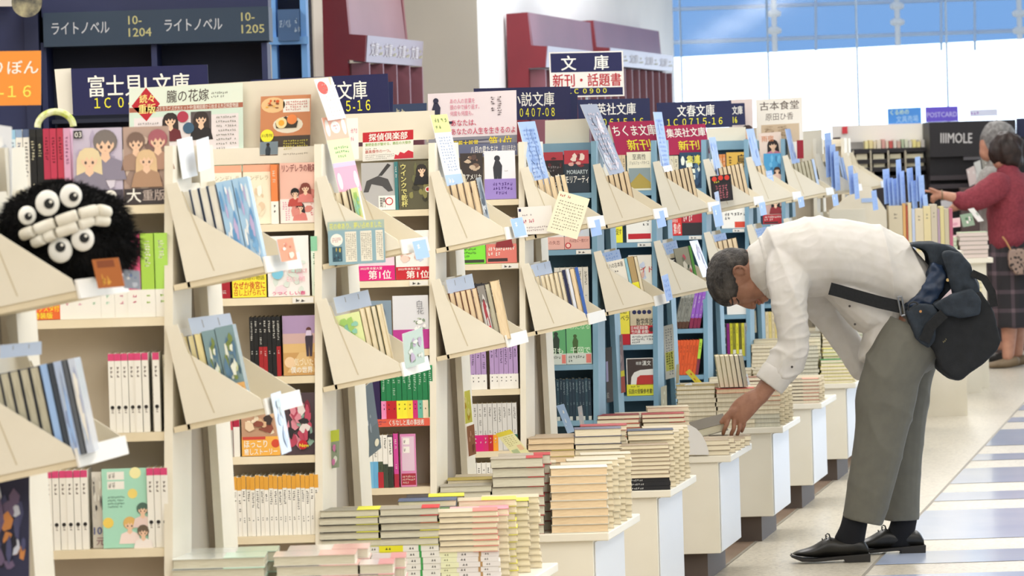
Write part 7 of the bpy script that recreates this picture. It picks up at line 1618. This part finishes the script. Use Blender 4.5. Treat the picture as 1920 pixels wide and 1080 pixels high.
for i, p in enumerate(pxs):
    x = P(p, 100, YW).x
    b = MB(); b.box(x - .007, x + .007, YW - .03, YW + .03, 0, 3.35, MUL); struct(b.build('trim_%d' % (20 + i)))
YS = 38.0
a0, a1 = P(1180, 112, YS), P(2200, 58, YS)
b = MB(); b.face([a0, a1, Vector((a1.x, YS, 6.0)), Vector((a0.x, YS, 6.0))], SH)
tag(b.build('scaffold_sheet', None, (a0.x, YS, a0.z)), 'light blue mesh sheet hanging outside the upper windows', 'sheet')
POLE = M('#e6eef8', .4)
for i, p in enumerate((1231, 1452, 1683, 1912)):
    x = P(p, 60, YS - .25).x; zb = P(p, 110 - (p - 1231) * .053, YS - .25).z
    t_ = thing('scaffold_pole', ['white scaffold pole outside the windows, first from the burgundy case', 'white scaffold pole outside the windows, second from the burgundy case', 'white scaffold pole outside the windows, third from the burgundy case', 'white scaffold pole outside the windows at the right edge'][i], 'pole', (x, YS - .25, zb))
    b = MB(); b.tube([Vector((0, 0, 0)), Vector((0, 0, 4.0))], .024, POLE, 12); b.build('tube', t_)
    for py in (12, 42) if i % 2 == 0 else (26, 58):
        zz = P(p, py, YS - .25).z - zb
        b = MB(); b.tube([Vector((-.06, 0, zz)), Vector((-.03, 0, zz + .004)), Vector((.03, 0, zz + .004)), Vector((.06, 0, zz))], [.018, .034, .034, .018], POLE, 10); b.build('coupler', t_)
for i, (py, lab) in enumerate(((14, 'upper'), (76, 'lower'))):
    A, B_ = P(1240, py + 4, YS - .12), P(2000, py - 22, YS - .12)
    b = MB(); b.tube([A, B_], .018, M('#bcd4f4', .4), 8); tag(b.build('scaffold_rail', None, A), f'pale {lab} cross rail behind the blue sheet', 'rail')
for i, px in enumerate((1530, 1765, 1828)):
    A, B_ = P(px, 95, YS - .15), P(px - 1, -40, YS - .15)
    b = MB(); b.tube([A, B_], .012, M('#bcd4f4', .4), 8); tag(b.build('scaffold_rod', None, A), ['thin pale rod behind the sheet, left one', 'thin pale rod behind the sheet, middle one', 'thin pale rod behind the sheet, right one'][i], 'rod')
# far black counter with white-edged stock
YF = 32.2
DKC = M('#2b292c', .6)
t4 = thing('stationery_shelving', 'black shelving with rows of cream notebooks, far right background', 'shelving', (P(1650, 300, YF).x, YF, 0))
def q4_(name, *a): b = MB(); pbox(b, *a); return _rel(b, name, t4)
q4_('back_panel', 1560, 262, 1742, 330, YF + .35, .04, DKC, 0); q4_('top_board', 1560, 236, 1738, 262, YF + .2, .03, M('#e6e2dc')); q4_('upper_back', 1560, 258, 1738, 300, YF + .28, .03, M('#d6d2cc'))
for i, y in enumerate((281, 301, 316, 333)): q4_('shelf', 1560, y, 1736, y + 3, YF, .34, DKC)
q4_('base_cabinet', 1555, 334, 1742, 420, YF + .02, .33, M('#332f33', .6), 0)
for i, x in enumerate((1598, 1631, 1664, 1696)): q4_('upright', x, 282, x + 4, 322, YF - .01, .3, M('#b9b29e'))
R2 = random.Random(4); NB = M('#e9e2c4'); rows_ = [(301, 12, (1576, 1605, 1637, 1668, 1699)), (316, 10, (1577, 1606, 1638, 1669, 1700)), (333, 11, (1579, 1607))]
for ri, (yb, h, xs) in enumerate(rows_):
    for ci, x in enumerate(xs):
        w = 32 if (ci == len(xs) - 1) else 21
        b = MB(); A = P(x, yb - h, YF + .02); C_ = P(x + w, yb, YF + .02); b.box(A.x, C_.x, YF + .02, YF + .22, C_.z + .003, A.z, NB)
        tag(b.build('notebook_pack', None, ((A.x + C_.x) / 2, YF + .02, C_.z + .003)), f"{LR[ci]} cream notebook pack from the left, {['top', 'middle', 'lowest'][ri]} row of the black shelving", 'notebooks')
cols_ = ['#f2e6a8', '#e8d8a0', '#f0e2c0', '#e8dcc8', '#d8a49a', '#e9d9c4', '#c8605a', '#e8e0d4', '#d0b0a0', '#b9c8a8', '#d8dcc4', '#e8e4d8', '#f2e69a', '#efe2a0', '#dcd8d0']
x = 1622
for i, c in enumerate(cols_):
    w = R2.choice((6, 7, 8, 9)); h = R2.uniform(15, 21)
    b = MB(); A = P(x, 281 - h, YF + .04); C_ = P(x + w - 1, 281, YF + .04); b.box(A.x, C_.x, YF + .04, YF + .18, C_.z + .002, A.z, M(c)); x += w
    tag(b.build('notebook', None, (A.x, YF + .04, C_.z + .002)), f'{LR[i]} notebook from the left standing on top of the black shelving', 'notebook')
card('shop_card', 'small red square label on the far white board', 'label', [(1579, 238), (1589, 237), (1589, 250), (1579, 251)], YF + .19, M('#d8404a'), None, .003)
card('poster', 'black red poster left of the far white board', 'poster', [(1562, 258), (1576, 257), (1577, 281), (1562, 281)], YF + .1, M('#3a2328'), None, .003, popart(None, ['#2a1a1e', '#7a4a44'], 3, 6))
def sgn(label, q, col, fn): card('category_sign', label, 'sign', q, YF + .22, col, None, .01, None, None, None, fn)
sgn('blue sign with pale writing before the windows', [(1664, 204), (1727, 201), (1728, 231), (1665, 234)], M('#4a90e0', .4), [lambda mb, S: mb.text(S, 'くるめの', .08, .08, .32, M('#d8f0c8'), .02, fit=.55), lambda mb, S: mb.text(S, '文具売場', .25, .5, .38, M('#a8d0f4'), .02, fit=.65)])
sgn('purple sign right of the blue one before the windows', [(1735, 201), (1796, 199), (1797, 227), (1736, 229)], M('#6a58d0', .4), lambda mb, S: mb.text(S, 'POSTCARD', .04, .35, .34, M('#c4c0f0'), .02, fit=.92))
sgn('small pale sign with violet writing at the right', [(1818, 206), (1870, 204), (1870, 217), (1819, 219)], M('#dfe4f8', .4), lambda mb, S: mb.scribble(S, .02, .15, .98, .85, 1, 9, M('#a87ad0')))
t5 = thing('notebook_counter', 'black display cabinet with white capitals, right background', 'cabinet', (P(1830, 300, YF).x, YF - .3, 0))
b = MB(); pbox(b, 1742, 229, 1906, 290, YF - .3, .5, M('#252326', .5)); hd = _rel(b, 'header', t5)
S = Surf(P(1742, 229, YF - .301), P(1906, 229, YF - .301), P(1742, 290, YF - .301)); S.e = .003; lb = MB(); lb.text(S, 'IIIMOLE', .13, .32, .32, M('#c9c6c4'), .03, fit=.36); _rel(lb, 'lettering', hd)
b = MB(); pbox(b, 1742, 262, 1930, 330, YF - .26, .45, M('#1e1c1f', .6), 0); _rel(b, 'body', t5)
for y in (330, 346): b = MB(); pbox(b, 1744, y, 1928, y + 3, YF - .34, .1, M('#3a3438', .5)); _rel(b, 'shelf', t5)
b = MB(); pbox(b, 1806, 276, 1842, 299, YF - .29, .02, M('#6a686c', .5)); _rel(b, 'label_plate', t5)
card('category_sign', 'navy sign edge at the far right of the black cabinet', 'sign', [(1906, 222), (1960, 220), (1960, 262), (1906, 264)], YF - .2, M('#242a4a', .5), None, .02)
# rack with blue index cards and standing books between the row and the counter
YR = 24.5
t6 = thing('book_rack', "large cream book rack behind the man's back", 'rack', (P(1620, 440, YR).x, YR, 0))
def at6(x, y, dy=0): return P(x, y, YR + dy)
b = MB(); b.prism([at6(1545, 405), at6(1605, 355), at6(1632, 350), at6(1662, 395), at6(1666, 520), at6(1560, 520)], Vector((0, .03, 0)), CREAM); _rel(b, 'side_plate', t6)
b = MB(); a_, c_ = at6(1560, 480), at6(1800, 480); b.box(a_.x, c_.x + .02, YR + .01, YR + .7, 0, P(1700, 474, YR).z, CREAM); _rel(b, 'body', t6)
b = MB(); pbox(b, 1615, 372, 1637, 379, YR - .004, .004, TAGBLUE); _rel(b, 'tag', t6)
sp_ = [('#d8ccb0', 26, 'grey cream'), ('#e0b070', 6, 'orange tan'), ('#b85a44', 4, 'rust'), ('#e8d8b0', 7, 'cream'), ('#c8d4ec', 6, 'pale blue'), ('#e6d8b8', 16, 'beige'), ('#e9d9a8', 14, 'yellow cream'), ('#d4c8b0', 12, 'grey beige'), ('#b9a0b0', 5, 'mauve'), ('#e2d49a', 8, 'straw'), ('#cfc3a4', 9, 'sand'), ('#c06a80', 7, 'rose')]
x = 1668
for c, w, n in sp_:
    zt = P(x, 385 + R2.uniform(-6, 8), YR).z; zb = P(1700, 474, YR).z + .001; X0, X1 = P(x, 430, YR).x, P(x + w - .6, 430, YR).x
    b = MB(); b.box(X0, X1, YR + .02, YR + .16, zb, zt, M(c)); S = Surf((X0, YR + .02, zt), (X1, YR + .02, zt), (X0, YR + .02, zb))
    if w > 11: b.scribble(S, .3, .15, .7, .5, 1, 5, M('#9a9080'), vert=True)
    if n == 'beige': b.rect(S, .2, .75, .9, .95, M('#e0c830'))
    tag(b.build('magazine', None, (X0, YR + .02, zb)), f'{n} volume standing in the far cream rack right of the man', 'magazine'); x += w
ib = [(1655, 318, 12, 62), (1664, 335, 10, 50), (1672, 336, 9, 60), (1680, 300, 9, 90), (1687, 322, 8, 70), (1700, 316, 11, 60), (1708, 340, 9, 60), (1716, 295, 9, 80), (1722, 330, 10, 62), (1730, 366, 8, 36), (1546, 250, 12, 80), (1556, 272, 10, 80), (1563, 285, 9, 70), (1590, 312, 9, 50), (1600, 326, 8, 45), (1634, 358, 9, 34)]
for i, (x, y, w, h) in enumerate(ib):
    Yc_ = YR + (.05 if x > 1640 else -1.5)
    card('index_card', f"{LR[i]} light blue index card in the far racks, counted leftwards from the pointing finger" if x > 1640 else f"light blue index card above the far rack's left part, {['tallest', 'second tallest', 'middle', 'fourth', 'fifth', 'shortest'][i - 10]} one", 'card', [(x, y), (x + w, y - 2), (x + w + 5, y + h), (x + 4, y + h + 3)], [Yc_, Yc_ + .05, Yc_ + .05, Yc_], M('#a3bff0'), None, .002, tagp('#8fb0e8', 3, 6))
b = MB(); A = at6(1640, 398, .3); b.box(P(1640, 0, YR + .3).x, P(1745, 0, YR + .3).x, YR + .22, YR + .26, P(1700, 474, YR).z, P(1700, 392, YR).z, M('#3a3a44')); tag(b.build('card_rail', None, A), 'dark rail holding the far index cards', 'rail')
b = MB(); X0 = P(1544, 0, YR - 1.5).x; b.box(X0, P(1612, 0, YR - 1.5).x, YR - 1.5, YR - 1.46, 0, P(1600, 392, YR - 1.5).z, CREAM); tag(b.build('partition_board', None, (X0, YR - 1.5, 0)), 'cream partition board under the far left index cards', 'board')
# stepped tables with flat books, right
YT = 27.2
def steptable(label, x0, x1, ytop, Y, dpt):
    t = thing('stepped_table', label, 'table', (P((x0 + x1) / 2, ytop, Y).x, Y, 0)); z = P((x0 + x1) / 2, ytop, Y).z
    X0, X1 = P(x0, ytop, Y).x, P(x1, ytop, Y).x
    b = MB(); b.box(X0, X1, Y, Y + dpt, z - .03, z, TCREAM); _rel(b, 'top', t); b = MB(); b.box(X0 + .04, X1 - .04, Y + .03, Y + dpt - .03, 0, z - .03, TCREAM); _rel(b, 'body', t)
    return X0, X1, z
PCOL = [('#c6d2b4', 'pale green'), ('#e6dcb8', 'cream'), ('#c9d4b8', 'green'), ('#e9e0c4', 'ivory'), ('#d8c8c0', 'rose cream'), ('#e4d8a8', 'straw')]
npile = [0]
def farpiles(X0, X1, z, Y, n, depth_rows, hs, where):
    w = (X1 - X0) / n
    for r in range(depth_rows):
        for i in range(n):
            c, nm = PCOL[(i * 2 + r + npile[0]) % 6]; lay_ = max(2, int(hs[(i + r) % len(hs)] / .028)); zz = z + .001
            for q in range(lay_):
                b = MB(); x = X0 + i * w + .01 + R2.uniform(0, .008); y = Y + .02 + r * .19 + R2.uniform(0, .008)
                tm = .024; b.box(x, x + w - .02, y, y + .16, zz, zz + tm, M(c)); b.box(x - .001, x + w - .019, y - .001, y + .161, zz + tm, zz + tm + .002, M('#8a8a7a') if q < lay_ - 1 else M(['#d8a0a8', '#e8e0c8', '#b4c8a0', '#e0b8b0'][(i + r) % 4]))
                o = b.build('magazine', None, (x, y, zz)); zz += tm + .0028
                tag(o, f"{nm} magazine, {ORD[lay_ - 1 - q]}{' from top' if q < lay_ - 1 else ''} in {LR[i]} pile of {['front', 'second', 'third'][r]} row, {where}", 'magazine')
        npile[0] += 1
X0, X1, z = steptable('upper step of the far display table left of the red sweater', 1672, 1862, 486, YT, .75); farpiles(X0 + .02, X1 - .02, z, YT, 3, 3, [.15, .14, .17], 'upper far step')
X0, X1, z = steptable('lower step of the far display table left of the tartan skirt', 1690, 1850, 566, YT - .5, .45); farpiles(X0 + .02, X1 - .02, z, YT - .5, 3, 1, [.2, .17, .19], 'lower far step')
card('shop_card', 'white note on the dark counter below the sleeve', 'note', [(1764, 376), (1790, 374), (1791, 388), (1765, 390)], YF - .31, M('#d8d8dc'), None, .003)
for i, (q, c, n) in enumerate((([(1759, 413), (1800, 408), (1802, 426), (1760, 430)], '#e8c4c8', 'pink white'), ([(1800, 403), (1822, 399), (1836, 421), (1806, 426)], '#8fa890', 'green white'), ([(1815, 392), (1826, 390), (1846, 410), (1834, 416)], '#e4e4e0', 'plain white'))):
    card('magazine', f'{n} magazine lying open on the far step by the red sleeve', 'magazine', q, YT + .45, M(c), None, .02, popart(None, [c, '#efe9e6', '#d8a0b0' if i == 0 else '#4f7a5a'], i, 6))
# shopper's-side plastic magazines leaning
for i, (q, c, n) in enumerate((([(1838, 288), (1852, 284), (1866, 330), (1846, 336)], '#9a988f', 'grey'), ([(1812, 318), (1828, 310), (1836, 345), (1818, 350)], '#d8c8c4', 'rose white'), ([(1826, 305), (1838, 300), (1846, 342), (1832, 346)], '#cfd0cc', 'white'))):
    card('magazine', f'{n} wrapped magazine standing before the grey-haired person', 'magazine', q, YF - .5, M(c, .3), None, .012, popart(None, [c, '#e8e4e0'], i, 5))
b = MB(); A, C_ = P(1800, 345, YF - .52), P(1876, 350, YF - .52); b.box(A.x, C_.x, YF - .54, YF - .44, 0, C_.z, M('#5a4a48', .6)); tag(b.build('magazine_stand', None, (A.x, YF - .5, 0)), 'dark stand under the wrapped magazines', 'stand')
